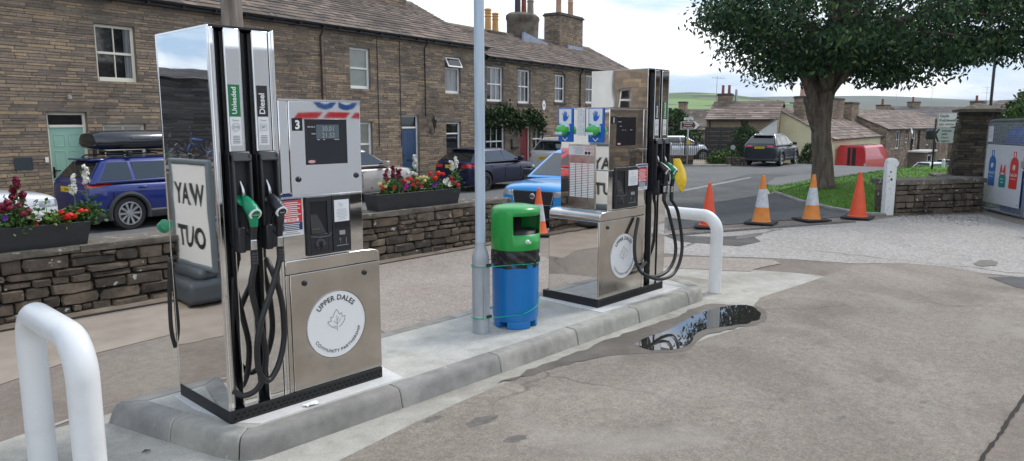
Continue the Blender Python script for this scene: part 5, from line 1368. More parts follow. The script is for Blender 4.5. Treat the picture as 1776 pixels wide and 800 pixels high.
for i in range(len(prof)-1):
    for q in range(12): fs.append((i*12+q,i*12+(q+1)%12,(i+1)*12+(q+1)%12,(i+1)*12+q))
fs+= [tuple(range(12))[::-1],tuple(range(84,96))]
k.add(vs,fs); 
p=tloc(-.5,1.72)
rb=thing('roof_box','glossy black roof box carried on the deep blue crossover','roof box',p+Vector((math.cos(tr)*.42,math.sin(tr)*.42,1.64)),tr)
o=k.build('box_shell',mat('roof_box_black',(.014,.016,.02),.22,coat=.6),rb,smooth=50)
k=MB(); k.box(.05,2.12,-.432,.432,.118,.132); k.build('lid_seam',mat('dark_seam',(.02,.02,.02),.5),rb)
k=MB()
for x in (.55,1.6): k.box(x,x+.07,-.62,.62,-.075,-.035); [k.box(x-.01,x+.08,sg*.58-.05,sg*.58+.05,-.12,-.03) for sg in(1,-1)]
k.build('roof_bars',GUT,rb,bevel=.012)
k=MB(); M=frame((.75,-.434,.25),(1,0,0),(0,0,1)); k.box(0,.42,-.02,.02,0,.004,M=M); k.build('badge_strip',CHR,rb)
car('parked_car','white car with only its bonnet and headlight in view left of the green door','car',tloc(-5.45,1.75),tr,4.45,1.8,1.46,.98,.80,.85,3.55,.33,(.2,.9,2.3,3.3),.62,WHC,zs=.2,splits=(2.0,),clad=False,group=GC)
car('parked_car','warm silver hatchback between the near pump and the blue door, front end out','car',tloc(4.75,1.75),tr,4.3,1.82,1.52,1.02,.88,.80,3.42,.345,(.15,.75,2.45,3.25),.63,GREYB,zs=.22,splits=(1.0,2.05),clad=False,spokes=5,rim=RIMD,group=GC)
car('parked_car','midnight blue hatchback with red tail lamps parked beside the lamp post','car',tloc(11.1,2.35),tr,4.03,1.74,1.43,.98,.84,.76,3.33,.325,(.10,.72,2.15,3.05),.60,DNV,zs=.2,splits=(.9,1.85),clad=False,plate='NF73 F',rplate=.84,tail=(.86,.14,.40,.34),spokes=10,rim=RIMD,group=GC)
car('parked_car','silver compact suv seen from behind below the red door','car',tloc(16.6,2.5),tr-R(4),4.28,1.77,1.66,1.14,1.0,.8,3.36,.345,(.08,.50,2.35,3.2),.62,SLV,zs=.26,splits=(.95,1.9),plate='NG67 YDL',rplate=.93,rails=True,tail=(1.05,.26,.42,.12),group=GC)
# bright blue car facing the yard
mp=fr(14.6,.42); mp.z=gz(mp.x,mp.y)+.004; mrz=R(8.4+2+180); mp2=mp-Vector((math.cos(mrz),math.sin(mrz),0))*4.31
mp2.z=mp.z
mg=car('parked_car','bright blue crossover facing the yard behind the bin and small cone','car',mp2,mrz,4.31,1.81,1.62,1.06,.92,.84,3.42,.345,(.1,.6,2.4,3.25),.63,MGB,zs=.22,splits=(1.0,2.0),rplate=False,nose=.1)
k=MB(); k.box(4.22,4.318,-.47,.47,.56,.84); o=k.build('grille_mesh',mat('grille_black',(.02,.02,.022),.35),mg,bevel=.02)
k=MB()
for i in range(16):
    for j_ in range(6):
        y=-.44+i*.056+(j_%2)*.028; z=.60+j_*.042
        if abs(y)<.43: k.box(4.318,4.325,y-.012,y+.012,z-.006,z+.006)
k.build('grille_studs',RIMD,o)
k=MB(); k.tube([(4.31,-.50,.85),(4.318,-.43,.56),(4.318,.43,.56),(4.31,.50,.85)],.012,6); k.build('grille_trim',CHR,o)
k=MB(); M=frame((4.325,0,.73),(0,1,0),(0,0,1)); k.lathe([(.065,0),(.065,.006),(.05,.01)],8,M=M); ob=k.build('emblem',CHR,o); k=MB(); k.text('MG',M@Matrix.Translation((0,-.022,.0125)),.062,off=.02); k.build('emblem_letters',TXT,ob)
k=MB(); k.box(4.25,4.33,-.8,.8,.30,.50); k.build('bumper_intake',WELL,mg,bevel=.03)
# slate blue suv across the road, white suvs behind the railings, red van, car roofs
sp_=fr(38.3,13.05); sp_.z=gz(sp_.x,sp_.y)+.01
car('parked_car','dark slate blue suv parked across the road by the cream gable','car',sp_,R(43-36),4.5,1.87,1.65,1.10,.98,.9,3.58,.37,(.05,.62,2.5,3.35),.62,SLT,zs=.28,splits=(1.1,2.15),plate='VU23 WXM',rplate=.98,rails=True,tail=(1.04,.10,.30,.42),spokes=5,archw=.05)
sp_=fr(47.5,13.0); sp_.z=gz(sp_.x,sp_.y)+.35
w1=car('parked_car','pale silver suv nearest the brown sign behind the railings','car',sp_-Vector((math.cos(R(-35)),math.sin(R(-35)),0))*4.6,R(-35),4.6,1.85,1.66,1.12,.95,.9,3.6,.36,(.1,.55,2.5,3.4),.62,WSL,zs=.28,splits=(1.0,2.1))
sp_=fr(43.6,9.35); sp_.z=gz(sp_.x,sp_.y)+.3
w2=car('parked_car','pale silver hatchback just right of the far pump behind the low wall','car',sp_-Vector((math.cos(R(-35)),math.sin(R(-35)),0))*4.2,R(-35),4.2,1.78,1.5,1.0,.85,.85,3.35,.34,(.1,.6,2.2,3.1),.6,WSL,zs=.22,splits=(1.0,),clad=False)
def rearend(): pass
# red panel van
vp=fr(50,23.35); vp.z=gz(vp.x,vp.y)+.01; vr_=R(-4)
v=thing('panel_van','bright red high roof van with two dark stripes down its rear doors','van',vp,vr_)
b=MB(); W2=1.02; st=[]
prof=[(0,.35,3.0),(.05,.32,3.12),(3.2,.32,3.15),(3.9,.32,2.8),(4.7,.32,1.65),(5.3,.32,1.25),(5.6,.35,1.0),(5.65,.4,.8)]
vs=[];fs=[];n=0
for i,(x,zl,zt) in enumerate(prof):
    w_=W2*(.98 if i in(0,) else 1)*(.93 if i>=6 else 1); h=zt-zl
    r_=[(0,zl),(.94*w_,zl),(w_,zl+.12*h),(w_,zl+.5*h),(w_*.96,zl+.80*h),(w_*.90,zl+.95*h),(w_*.78,zt),(0,zt+.03)]
    ring=[(x,a,z) for a,z in r_]+[(x,-a,z) for a,z in r_[-2:0:-1]]; n=len(ring); vs+=ring
fs=[tuple(range(n)),tuple(range((len(prof)-1)*n,len(prof)*n))[::-1]]+[(i*n+j_,(i+1)*n+j_,(i+1)*n+(j_+1)%n,i*n+(j_+1)%n) for i in range(len(prof)-1) for j_ in range(n)]
b.add(vs,fs); b.build('van_body',REDC,v,smooth=18)
k=MB(); k.box(-.014,.02,-.02+.05,.23,.5,2.95); k.box(-.014,.02,-.33,-.08,.5,2.95); k.build('door_stripe',mat('stripe_black',(.015,.015,.02),.4),v)
for sg in (1,-1):
    k=MB(); k.box(-.02,.10,min(sg*.90,sg*1.0),max(sg*.90,sg*1.0),1.2,1.9); k.build('tail_light',HEADL if sg<0 else TAIL,v,bevel=.02)
    k=MB(); k.add([(3.75,sg*.985,1.45),(4.75,sg*.97,1.40),(4.15,sg*.955,2.2),(3.75,sg*.965,2.3)],[(0,1,2,3)]); k.build('side_window',CGLASS,v)
    for xx in (1.0,4.6):
        M=Matrix.Translation((xx,sg*.93,.36))@Matrix.Rotation(R(-90*sg),4,'X'); w_=MB(); w_.lathe([(.2,-.1),(.34,-.1),(.36,-.07),(.36,.07),(.34,.1),(.24,.105),(.2,.06),(.01,.06)],28,M=M,cap=False); w_.build('wheel',TYRE,v,smooth=40)
k=MB(); k.add([(4.0,.78,2.36),(4.0,-.78,2.36),(4.68,-.88,1.60),(4.68,.88,1.60)],[(0,1,2,3)],0,Matrix.Translation((.03,0,.02))); k.build('windscreen',CGLASS,v)
k=MB(); k.box(-.06,.02,-.9,.9,.40,.55); k.build('rear_bumper',CLAD,v,bevel=.02)
k=MB(); k.tube([(.5,-.5,2.72),(.5,-.5,3.05)],.012,6); k.tube([(1.8,.6,2.72),(1.8,.6,3.05)],.012,6); k.build('roof_rack_post',GUT,v)
for i,(F_,px_,cm_,lb,rz_) in enumerate([(56,1590,WHC,'white car roof showing above the grass right of the white post',R(-20)),(60,1622,DNV,'dark car roof showing above the grass between two paler cars',R(-25)),(58,1650,WHC,'small pale car below the lean-to porch of the dark terrace',R(-30))]):
    q=fr(F_,(px_-888)/FOC*F_*1.003); q.z=gz(q.x,q.y)+.15
    car('parked_car',lb,'car',q,rz_,4.1,1.75,1.5,1.0,.85,.8,3.3,.33,(.1,.6,2.2,3.05),.6,cm_,zs=.2,splits=(1.9,),clad=False,detail=False)
# ---------------------------------------------------------------- planters and bedding plants
PLANT=mat('planter_black',(.022,.024,.028),.45,c2=(.03,.032,.037),scale=7)
LEAFG=stonemat('bedding_leaves',[(.05,.12,.02),(.035,.085,.018),(.08,.16,.035),(.045,.10,.03)],.55,30,bs=0,dark=(.8,1.15))
LEAFY=stonemat('bright_leaves',[(.13,.22,.03),(.10,.19,.03),(.16,.26,.05)],.55,30,bs=0,dark=(.8,1.15))
def petals(mb,c,r,n,rnd,s=.013,flat=1.0):
    c=Vector(c)
    for _ in range(n):
        d=Vector((rnd.gauss(0,1),rnd.gauss(0,1),rnd.gauss(0,1)*flat)).normalized(); p=c+Vector((d.x*r,d.y*r,d.z*r*flat))*rnd.uniform(.7,1)
        a=d.orthogonal().normalized(); a=(a*math.cos(1)+d.cross(a)*math.sin(rnd.uniform(0,6))).normalized()*s*rnd.uniform(.7,1.3); b_=d.cross(a).normalized()*a.length
        mb.add([p-a,p-b_,p+a+d*.004,p+b_],[(0,1,2,3)])
def leaves(mb,c,rx,rz,n,rnd,l=.035,w=.014,up=.4):
    c=Vector(c)
    for _ in range(n):
        d=Vector((rnd.gauss(0,1),rnd.gauss(0,1),rnd.gauss(0,.8))); p=c+Vector((d.x*rx*.5,d.y*rx*.4,d.z*rz*.5))
        a=Vector((rnd.gauss(0,1),rnd.gauss(0,1),rnd.gauss(up,.6))).normalized()*l*rnd.uniform(.6,1.3); b_=a.cross(Vector((rnd.gauss(0,1),rnd.gauss(0,1),1))).normalized()*w*rnd.uniform(.7,1.3)
        mb.add([p,p+a*.5-b_,p+a,p+a*.5+b_],[(0,1,2,3)])
FC=dict(red=(.75,.025,.008),dred=(.50,.015,.02),crim=(.20,.005,.03),cream=(.78,.66,.26),white=(.82,.82,.74),pur=(.10,.03,.28),mag=(.50,.02,.38),ltyel=(.75,.75,.45))
FM={k:mat('petal_'+k,v,.6,c2=tuple(q*.7 for q in v),scale=60) for k,v in FC.items()}
def planter(x0,x1,label):
    t=thing('planter',label,'planter',((x0+x1)/2,7.78,.640),0,'black plastic planters on the yard wall')
    h=(x1-x0)/2; b=MB(); e=.04; o_=[(-h,-.15),(h,-.15),(h,.15),(-h,.15)]; 
    bt=[(-h+e,-.115),(h-e,-.115),(h-e,.115),(-h+e,.115)]
    inn=[(-h+.014,-.136),(h-.014,-.136),(h-.014,.136),(-h+.014,.136)]
    vs=[(x,y,0) for x,y in bt]+[(x,y,.225) for x,y in o_]+[(x,y,.225) for x,y in inn]+[(x,y,.19) for x,y in inn]
    fs=[(3,2,1,0)]+[(i,(i+1)%4,4+(i+1)%4,4+i) for i in range(4)]+[(4+i,4+(i+1)%4,8+(i+1)%4,8+i) for i in range(4)]+[(8+i,8+(i+1)%4,12+(i+1)%4,12+i) for i in range(4)]
    b.add(vs,fs); b.build('trough',PLANT,t,bevel=.006)
    s=MB(); s.quad((-h+.015,-.135,.20),(h-.015,-.135,.20),(h-.015,.135,.20),(-h+.015,.135,.20)); s.build('compost',mat('compost',(.03,.022,.015),1,bs=1,bscale=80),t)
    return t
planter(.72,2.27,'black trough of crimson, white and scarlet flowers at the left end of the yard wall')
planter(5.61,7.11,'black trough of mixed red, cream and white flowers on the wall beside the lamp post')
GB_='bedding plants in the wall planters'
def bed(px,py,kinds,label,spread=16,h=None,leafm=None,seed=0,Y=7.76,nl=90,name='bedding_plant'):
    """kinds: list of (dx,dy,colour,radius_px,shape) in photo pixels round the plant"""
    rnd=random.Random(seed); c=aty(px,py,Y); base=Vector((c.x,Y,.845))
    t=thing(name,label,'plant',base,0,GB_); f=MB()
    k=(c.y*SH+c.x*CH)/FOC*1.0
    top=c.z-.845
    leaves(f,(0,0,max(.05,top*.36)),spread*k*.95,max(.08,top*.6),nl,rnd,l=.05,w=.018); f.build('foliage',leafm or LEAFG,t)
    cols={}
    for (dx,dy,cn,rp,sh) in kinds:
        p=aty(px+dx,py+dy,Y-.06-rnd.uniform(0,.06)); r=rp*k*.85; q=p-base
        mb=cols.setdefault((cn,len(cols)),MB())
        if sh=='ball': petals(mb,q,r,70,rnd,s=.015,flat=.75)
        elif sh=='disc':
            for a in range(6):
                an=2*PI*a/6+rnd.random(); n=Vector((math.cos(an),-.35,math.sin(an)*.9)).normalized()*r; s=Vector((-math.sin(an),0,math.cos(an)))*r*.55
                mb.add([q,q+n*.7-s,q+n+Vector((0,-.008,0)),q+n*.7+s],[(0,1,2,3)])
        elif sh=='spike':
            hh=rp*2.4*k
            for i in range(26): petals(mb,q+Vector((rnd.gauss(0,.010),rnd.gauss(0,.010),hh*(i/26-.3))),.026*(1-.5*i/26),7,rnd,s=.014)
            g=MB(); g.tube([(q.x,q.y,0.0),(q.x,q.y,q.z)],.005,5); leaves(g,(q.x,q.y,q.z*.5),.06,q.z*.8,26,rnd,l=.055,w=.009); g.build('stem',LEAFG,t)
    for (cn,_i),mb in cols.items(): mb.build('flower_head',FM[cn],t)
# right trough
bed(681,303,[(-11,3,'crim',7,'spike'),(0,-2,'crim',8,'spike'),(11,0,'crim',6,'spike')],'plant with dark crimson spikes at the left of the trough by the lamp post',seed=1)
bed(667,321,[(-8,-2,'cream',4,'ball'),(-2,-5,'cream',4,'ball'),(4,-3,'cream',4,'ball'),(1,2,'cream',4,'ball'),(-3,6,'red',4.5,'disc'),(-6,3,'red',4,'disc'),(7,-7,'cream',3,'ball')],'cream and red trailing petunia at the left rim of the right trough',seed=2)
bed(682,325,[(0,2,'red',4.5,'disc'),(2,-1,'red',3.5,'disc')],'small plant with one red bloom over the rim of the right trough',seed=3,spread=14)
bed(703,324,[(0,0,'mag',7,'disc'),(1,-2,'mag',5,'disc'),(-1,3,'mag',5,'disc')],'magenta petunia hanging over the front of the trough by the lamp post',seed=4)
bed(707,311,[(-6,3,'red',5.5,'ball'),(4,-1,'red',6,'ball')],'scarlet geranium left of centre in the trough by the lamp post',seed=5,spread=20)
bed(721,318,[(-6,1,'red',5,'disc'),(2,-3,'red',4.5,'disc'),(9,5,'dred',5,'disc'),(-2,4,'red',4,'disc')],'red petunia in the middle of the trough by the lamp post',seed=6)
bed(730,309,[(-7,0,'cream',4,'ball'),(-1,-1,'cream',4,'ball'),(4,-2,'cream',4,'ball'),(6,4,'cream',4,'ball'),(10,-1,'ltyel',3,'ball')],'cream flowered plant behind the middle of the trough by the lamp post',seed=7,spread=18)
bed(719,288,[(0,-4,'white',9,'spike'),(-4,12,'white',4,'ball'),(2,14,'white',3.5,'ball')],'tall white snapdragon in the middle of the trough by the lamp post',seed=8,spread=8)
bed(746,300,[(0,2,'dred',5,'ball')],'bushy light green plant with one deep red bloom in the trough by the lamp post',seed=9,leafm=LEAFY,nl=160,spread=16)
bed(760,307,[(-5,2,'red',7,'ball'),(0,-6,'red',6,'ball'),(8,-5,'red',5,'ball')],'large scarlet geranium right of centre in the trough by the lamp post',seed=10,spread=18)
bed(752,321,[(0,0,'pur',6,'disc'),(3,-2,'pur',5,'disc'),(-3,2,'pur',4,'disc')],'purple petunia over the front of the trough by the lamp post',seed=11)
bed(775,317,[(-5,-3,'white',6,'disc'),(4,2,'white',7,'disc'),(0,-6,'white',5,'disc'),(-3,0,'white',5,'disc')],'large white petunia right of centre in the trough by the lamp post',seed=12)
bed(788,317,[(-6,-2,'dred',5,'ball'),(1,1,'dred',6,'ball'),(6,4,'dred',5,'ball'),(-5,-8,'dred',4,'ball')],'deep red flowers spilling at the right end of the trough by the lamp post',seed=13)
bed(789,287,[(-5,3,'white',6,'spike'),(2,-3,'white',7,'spike')],'tall white snapdragon at the right end of the trough by the lamp post',seed=14,spread=10)
# left trough
bed(28,345,[(0,-26,'crim',7,'spike'),(-4,-6,'crim',9,'spike'),(11,0,'crim',7,'spike'),(-14,6,'crim',8,'ball'),(-22,12,'crim',9,'ball')],'tall dark crimson plant at the left edge of the left trough',seed=15,spread=34,nl=200)
bed(28,362,[(-24,2,'crim',9,'ball'),(-12,-2,'crim',8,'ball'),(12,8,'crim',9,'ball'),(20,4,'crim',8,'ball'),(5,-6,'crim',6,'ball'),(-20,16,'pur',7,'disc')],'low crimson and purple flowers at the left edge of the left trough',seed=16,spread=40,nl=260)
bed(62,374,[(-12,3,'ltyel',6,'ball'),(-2,-4,'white',6,'ball'),(4,5,'white',7,'disc'),(10,-2,'white',5,'ball'),(0,14,'dred',5,'disc')],'white and pale yellow flowers in the middle of the left trough',seed=17,spread=26,nl=130)
bed(92,376,[],'yellow green leafy plant without blooms in the left trough',seed=18,spread=34,leafm=LEAFY,nl=260)
bed(120,374,[(0,0,'red',10,'ball'),(-6,2,'red',8,'ball'),(7,1,'red',8,'ball'),(-14,-6,'red',5,'ball')],'broad scarlet geranium near the right end of the left trough',seed=19,spread=26,nl=150)
bed(143,366,[(-2,0,'red',7,'ball'),(5,1,'red',7,'ball')],'smaller scarlet geranium at the right end of the left trough',seed=20,spread=20)
bed(146,345,[(-18,-20,'white',13,'spike'),(2,-38,'white',12,'spike')],'tall bushy white snapdragon at the right end of the left trough',seed=21,spread=26,nl=420)

# ---------------------------------------------------------------- cones, post, pillar, cage
def cone(px,py,h,kind,label):
    p=onG(px,py)+Vector((0,0,.02)); t=thing('traffic_cone',label,'traffic cone',p,random.uniform(0,1.5),'traffic cones closing the yard mouth')
    b=MB(); s=h*.30; b.box(-s,s,-s,s,0,.035); b.build('base',mat('cone_base_rubber',(.03,.03,.03),.8),t,bevel=.012)
    r0,r1=h*.185,h*.035
    def rr(z): return r0+(r1-r0)*((z-.03)/(h-.03))
    if kind=='banded':
        b=MB(); b.lathe([(r0*1.12,.03),(rr(.06),.06),(rr(h*.34),h*.34)],28,cap=False); b.build('cone_skirt',mat('faded_orange',(.75,.26,.04),.55,c2=(.62,.20,.03),scale=8),t,smooth=40); b=MB(); b.lathe([(rr(h*.72),h*.72),(rr(h),h),(r1*.6,h+.006),(.001,h+.006)],28,cap=False); b.build('cone_tip',mat('faded_orange',(.75,.26,.04),.55),t,smooth=40)
        b=MB(); b.lathe([(rr(h*.34)+.002,h*.34),(rr(h*.72)+.002,h*.72)],28,cap=False); b.build('reflective_sleeve',mat('sleeve_white',(.62,.64,.66),.4,c2=(.48,.5,.5),scale=14),t,smooth=40)
    elif kind=='small':
        b=MB(); b.lathe([(r0*1.12,.03),(rr(.06),.06),(rr(h*.30),h*.30)],28,cap=False); b.build('cone_skirt',mat('bright_orange',(.82,.13,.03),.5),t,smooth=40); b=MB(); b.lathe([(rr(h*.66),h*.66),(rr(h),h),(.001,h+.004)],28,cap=False); b.build('cone_tip',mat('bright_orange',(.82,.13,.03),.5),t,smooth=40)
        b=MB(); b.lathe([(rr(h*.30)+.002,h*.30),(rr(h*.66)+.002,h*.66)],28,cap=False); b.build('reflective_sleeve',mat('sleeve_white',(.62,.64,.66),.4),t,smooth=40)
    else:
        b=MB(); b.lathe([(r0*1.15,.03),(r0*1.12,.05),(rr(.06),.06),(rr(h*.9),h*.9),(rr(h*.9)*.88,h*.905),(rr(h)*.95,h),(.001,h+.006)],28,cap=False); b.build('cone_body',mat('plain_orange',(.82,.10,.03),.45,c2=(.72,.085,.03),scale=5),t,smooth=40)
    return t
cone(1228,396,.76,'plain','plain orange traffic cone behind the right hoop, leftmost of the four in a row')
cone(1320,389,.85,'banded','faded orange and white cone, second from the left, beside the dark path')
cone(1407,384,.84,'banded','faded orange and white cone in front of the tree trunk')
cone(1487,380,.86,'plain','plain bright orange cone nearest the white post')
cone(934,409,.74,'small','orange cone with white sleeve standing between the bin and the bright blue car')
p=onG(1538,374); t=thing('gate_post','chipped white painted wooden post at the end of the low wall','post',p)
b=MB(); pr=[(-.10,0),(.10,0),(.10,.95),(.135,1.0),(.13,1.06),(.07,1.115),(-.02,1.13),(-.08,1.10),(-.10,1.02)]
b.prism(pr,-.07,.07,'y',M=Matrix.Rotation(R(-47),4,'Z')); b.build('post_body',mat('chipped_white',(.72,.73,.71),.6,c2=(.52,.53,.50),scale=11,lo=.55,hi=.72),t,bevel=.02)
b=MB(); M=Matrix.Rotation(R(-47),4,'Z')
for x,z,s in ((-.02,.86,.018),(.0,.72,.022),(.01,.70,.015),(-.05,.78,.012)): b.lathe([(s,0),(s*.8,.003)],7,M=M@frame((x,-.071,z),(1,0,0),(0,0,1)))
b.build('paint_chips',mat('bare_wood_dark',(.04,.04,.038),.8),t)
# low wall right of the post, ending at the cage
a=onG(1549,374); b_=onG(1702,368); d=(b_-a); L=Vector((d.x,d.y,0)).length; ang=math.atan2(d.y,d.x)
lw=thing('stone_wall','low dry stone wall with flat slabs between the white post and the gas cage','wall',(a.x,a.y,gz(a.x,a.y)-.02),ang)
dry_wall(lw,L,.62,.5,15); coping(lw,L,.62,-.05,.62,.09,16)
# tapering stone pillar
pc=fr(20.2,(1686-888)/FOC*20.2); pz=gz(pc.x,pc.y); H0=2.13
pl=thing('stone_pillar','tall tapering dry stone pillar with pyramid cap behind the low wall','pillar',(pc.x,pc.y,pz),R(-68))
m=MB(); rnd=random.Random(9); z=0
m.box(-.38,.38,-.38,.38,0,H0,1)
while z<H0:
    h=rnd.uniform(.045,.11); h=min(h,H0-z) if H0-z-h>.03 else H0-z; e=.54-.13*z/H0; 
    for sd in range(4):
        x=-e
        while x<e:
            l=rnd.uniform(.16,.5); q=min(x+l,e); q=e if e-q<.08 else q
            y=-e-rnd.uniform(-.012,.022); M=Matrix.Rotation(R(90*sd),4,'Z')
            vs=[(x+.004,y,z+.004),(q-.004,y+rnd.uniform(-.01,.01),z+.004),(q-.004,y,z+h-.006),(x+.004,y+rnd.uniform(-.01,.01),z+h-.006)]
            vs+=[(a_,y+.14,c_) for a_,_,c_ in vs]; m.add(vs,[(0,1,2,3),(0,4,5,1),(1,5,6,2),(2,6,7,3),(3,7,4,0)],0,M); x=q
    z+=h
PILST=stonemat('pillar_stone',[(.10,.082,.068),(.075,.064,.056),(.13,.105,.085),(.06,.053,.048),(.115,.095,.078),(.15,.122,.098)],.93,10,stain=((.03,.028,.027),1.6,.6),bs=.8,dark=(.5,1.25))
m.build('pillar_shaft',[PILST,mat('wall_core',(.02,.018,.016),1)],pl)
k=MB(); k.box(-.54,.54,-.54,.54,H0,H0+.08); s=.52; k.add([(-s,-s,H0+.09),(s,-s,H0+.09),(s,s,H0+.09),(-s,s,H0+.09),(0,0,H0+.26)],[(0,1,4),(1,2,4),(2,3,4),(3,0,4)]); k.build('pillar_cap',COPE,pl,bevel=.012)
k=MB(); k.box(-.95,.85,-.85,.75,.32,.40); k.box(-.88,.78,-.78,.68,0,.32); k.build('pillar_step',COPE,pl,bevel=.015)
# gas bottle cage
CG=mat('cage_grey_steel',(.20,.215,.235),.5,.4,c2=(.27,.285,.30),scale=12)
A=Vector((17.75,3.08)); B=Vector((16.42,2.17)); dv=(B-A); Wc=dv.length; ca=math.atan2(dv.y,dv.x)
cg=thing('gas_cage','grey mesh gas bottle cage with a white picture panel at the right edge','cage',(A.x,A.y,gz(A.x,A.y)),ca)
Hc=1.86
def cagedoor(x0,x1,sgn):
    k=MB(); r=.028; rr=.2
    pts=[(x0,0,.06),(x0,0,Hc-rr)]+[(x0+rr-rr*math.cos(q),0,Hc-rr+rr*math.sin(q)) for q in [PI/2*i/8 for i in range(1,9)]]+[(x1,0,Hc+.01)] if sgn>0 else [(x0,0,.06),(x0,0,Hc),(x1-rr,0,Hc)]+[(x1-rr+rr*math.sin(q),0,Hc-rr+rr*math.cos(q)) for q in [PI/2*i/8 for i in range(1,9)]]+[(x1,0,.06)]
    k.tube(pts,r,10); k.tube([(x0,0,.06),(x1,0,.06)],r,10); k.tube([(x1 if sgn>0 else x0,0,.06),(x1 if sgn>0 else x0,0,Hc)],r,10)
    k.tube([(x0,0,1.40),(x1,0,1.40)],.018,8)
    o=k.build('door_frame',CG,cg,smooth=40); g=MB()
    def mesh(xa,xb,za,zb,st):
        n=int((xb-xa+zb-za)/st)+1
        for i in range(n):
            for s_ in (1,-1):
                # diagonal strands
                c=xa-(zb-za)*0+i*st
                if s_==1: x_a,z_a=c,za; tmax=zb-za; x_b,z_b=c-(tmax)*.45,zb
                else: x_a,z_a=c-(zb-za)*.45,za; x_b,z_b=c,zb
                if max(x_a,x_b)<xa or min(x_a,x_b)>xb: continue
                def clipx(p,q):
                    (x1_,z1_),(x2_,z2_)=p,q
                    for lim,side in ((xa,-1),(xb,1)):
                        if side*(x1_-lim)>0 and side*(x2_-lim)>0: return None
                        if side*(x1_-lim)>0: t_=(lim-x1_)/(x2_-x1_); x1_,z1_=lim,z1_+(z2_-z1_)*t_
                        if side*(x2_-lim)>0: t_=(lim-x1_)/(x2_-x1_); x2_,z2_=lim,z1_+(z2_-z1_)*t_
                    return (x1_,z1_),(x2_,z2_)
                r_=clipx((x_a,z_a),(x_b,z_b))
                if r_ and abs(r_[0][1]-r_[1][1])>.02: g.tube([(r_[0][0],0,r_[0][1]),(r_[1][0],0,r_[1][1])],.0035,4,cap=False)
    mesh(x0+.03,x1-.03,1.42,Hc-.03,.042); mesh(x0+.03,x1-.03,.08,.22,.042)
    g.build('door_mesh',CG,o)
    return o
d1=cagedoor(.03,Wc-.03,1); d2=cagedoor(Wc+.03,2*Wc,-1)
k=MB()
for (x,y) in ((0,0.05),(2*Wc+.03,0.05),(0,.9),(2*Wc+.03,.9)): k.box(x-.02,x+.02,y-.02,y+.02,0,Hc)
for z in (.05,Hc): k.box(0,2*Wc+.03,.88,.92,z-.02,z+.02); k.box(-.02,.02,.05,.9,z-.02,z+.02); k.box(2*Wc+.01,2*Wc+.05,.05,.9,z-.02,z+.02)
for i in range(22): k.box(-.006,.006,.09+i*.038,.096+i*.038,.05,Hc)
k.build('cage_frame',CG,cg)
k=MB(); k.box(0,2*Wc,.06,.88,.03,.05); k.build('cage_floor',CG,cg)
k=MB(); k.box(Wc-.10,Wc+.06,-.075,-.03,.98,1.10); k.build('lock_plate',mat('bright_galv',(.42,.43,.44),.45,.6),cg,bevel=.006)
PNL=mat('panel_white',(.66,.67,.69),.4,c2=(.60,.61,.63),scale=4)
def cyl(k,x,z0,r,h,y): # rounded cylinder silhouette as printed picture
    pts=[(x-r,z0+.02),(x-r*.85,z0),(x+r*.85,z0),(x+r,z0+.02),(x+r,z0+h*.78),(x+r*.8,z0+h*.9),(x+r*.35,z0+h*.97),(x-r*.35,z0+h*.97),(x-r*.8,z0+h*.9),(x-r,z0+h*.78)]
    k.prism(pts,y-.002,y,'y')
for (x0,x1,pic,lb) in ((.08,Wc-.11,1,None),(Wc+.10,2*Wc-.06,0,None)):
    k=MB(); k.prism([(x0,.20),(x1,.20),(x1,1.33),(x1-.05,1.38),(x0+.05,1.38),(x0,1.33)],-.034,-.028,'y'); pn=k.build('picture_panel',PNL,cg,bevel=.002)
    for (sx_,sz) in ((x0+.05,.26),(x1-.05,.26),(x0+.05,1.31),(x1-.05,1.31)):
        k=MB(); k.lathe([(.018,0),(.015,.006)],12,M=FR(sx_,-.034,sz)); k.build('panel_washer',mat('washer_grey',(.35,.36,.37),.5),pn)
    if not pic: continue
    W=x1-x0; sc=.92
    cols=((x0+W*.21,.135,.62,mat('cyl_blue',(.01,.13,.38),.4)),(x0+W*.80,.15,.62,mat('cyl_red',(.62,.04,.03),.4)))
    for xc,r,h,mm in cols:
        k=MB(); cyl(k,xc,.55,r,h,-.036); o=k.build('printed_cylinder',mm,pn)
        k=MB(); k.tube([(xc-.035,-.039,1.15),(xc-.038,-.039,1.26),(xc+.038,-.039,1.26),(xc+.035,-.039,1.15)],.008,5); k.build('printed_collar',mm,o)
        k=MB(); k.text('CALOR',FR(xc,-.0405,.79),.075,off=.012); k.text('Gas Propane' if r>.14 else 'Gas Butane',FR(xc,-.0405,.73),.034,off=.01)
        k.tube([(xc+.033*math.cos(a_),-.0405,.96+.045*math.sin(a_)) for a_ in [2*PI*i/16 for i in range(17)]],.007,5); k.lathe([(.014,0),(.014,.001)],10,M=FR(xc,-.0405,.96))
        k.box(xc-.018,xc+.018,-.0405,-.0395,1.17,1.24); k.build('printed_lettering',WHT,o)
    xc=x0+W*.52; k=MB(); k.prism([(xc-.12,.55),(xc-.13,.60),(xc-.13,.74),(xc-.10,.80),(xc+.09,.80),(xc+.12,.74),(xc+.12,.60),(xc+.11,.55)],-.041,-.0385,'y'); o=k.build('printed_cylinder',mat('cyl_teal',(.01,.22,.20),.4),pn)
    k=MB(); k.text('Butane',FR(xc,-.0435,.70),.042,off=.01); k.box(xc-.05,xc+.05,-.0435,-.0425,.64,.655); k.build('printed_lettering',WHT,o)
    k=MB(); k.tube([(xc-.10,-.042,.80),(xc-.07,-.042,.99),(xc-.03,-.042,.84)],.012,5); k.tube([(xc+.09,-.042,.80),(xc+.07,-.042,.99),(xc+.02,-.042,.84)],.012,5); k.build('printed_handles',mat('cyl_red',(.62,.04,.03),.4),o)
k=MB(); k.box(.09,.27,-.03,-.024,1.43,1.74); o=k.build('notice_paper',PAPER,cg)
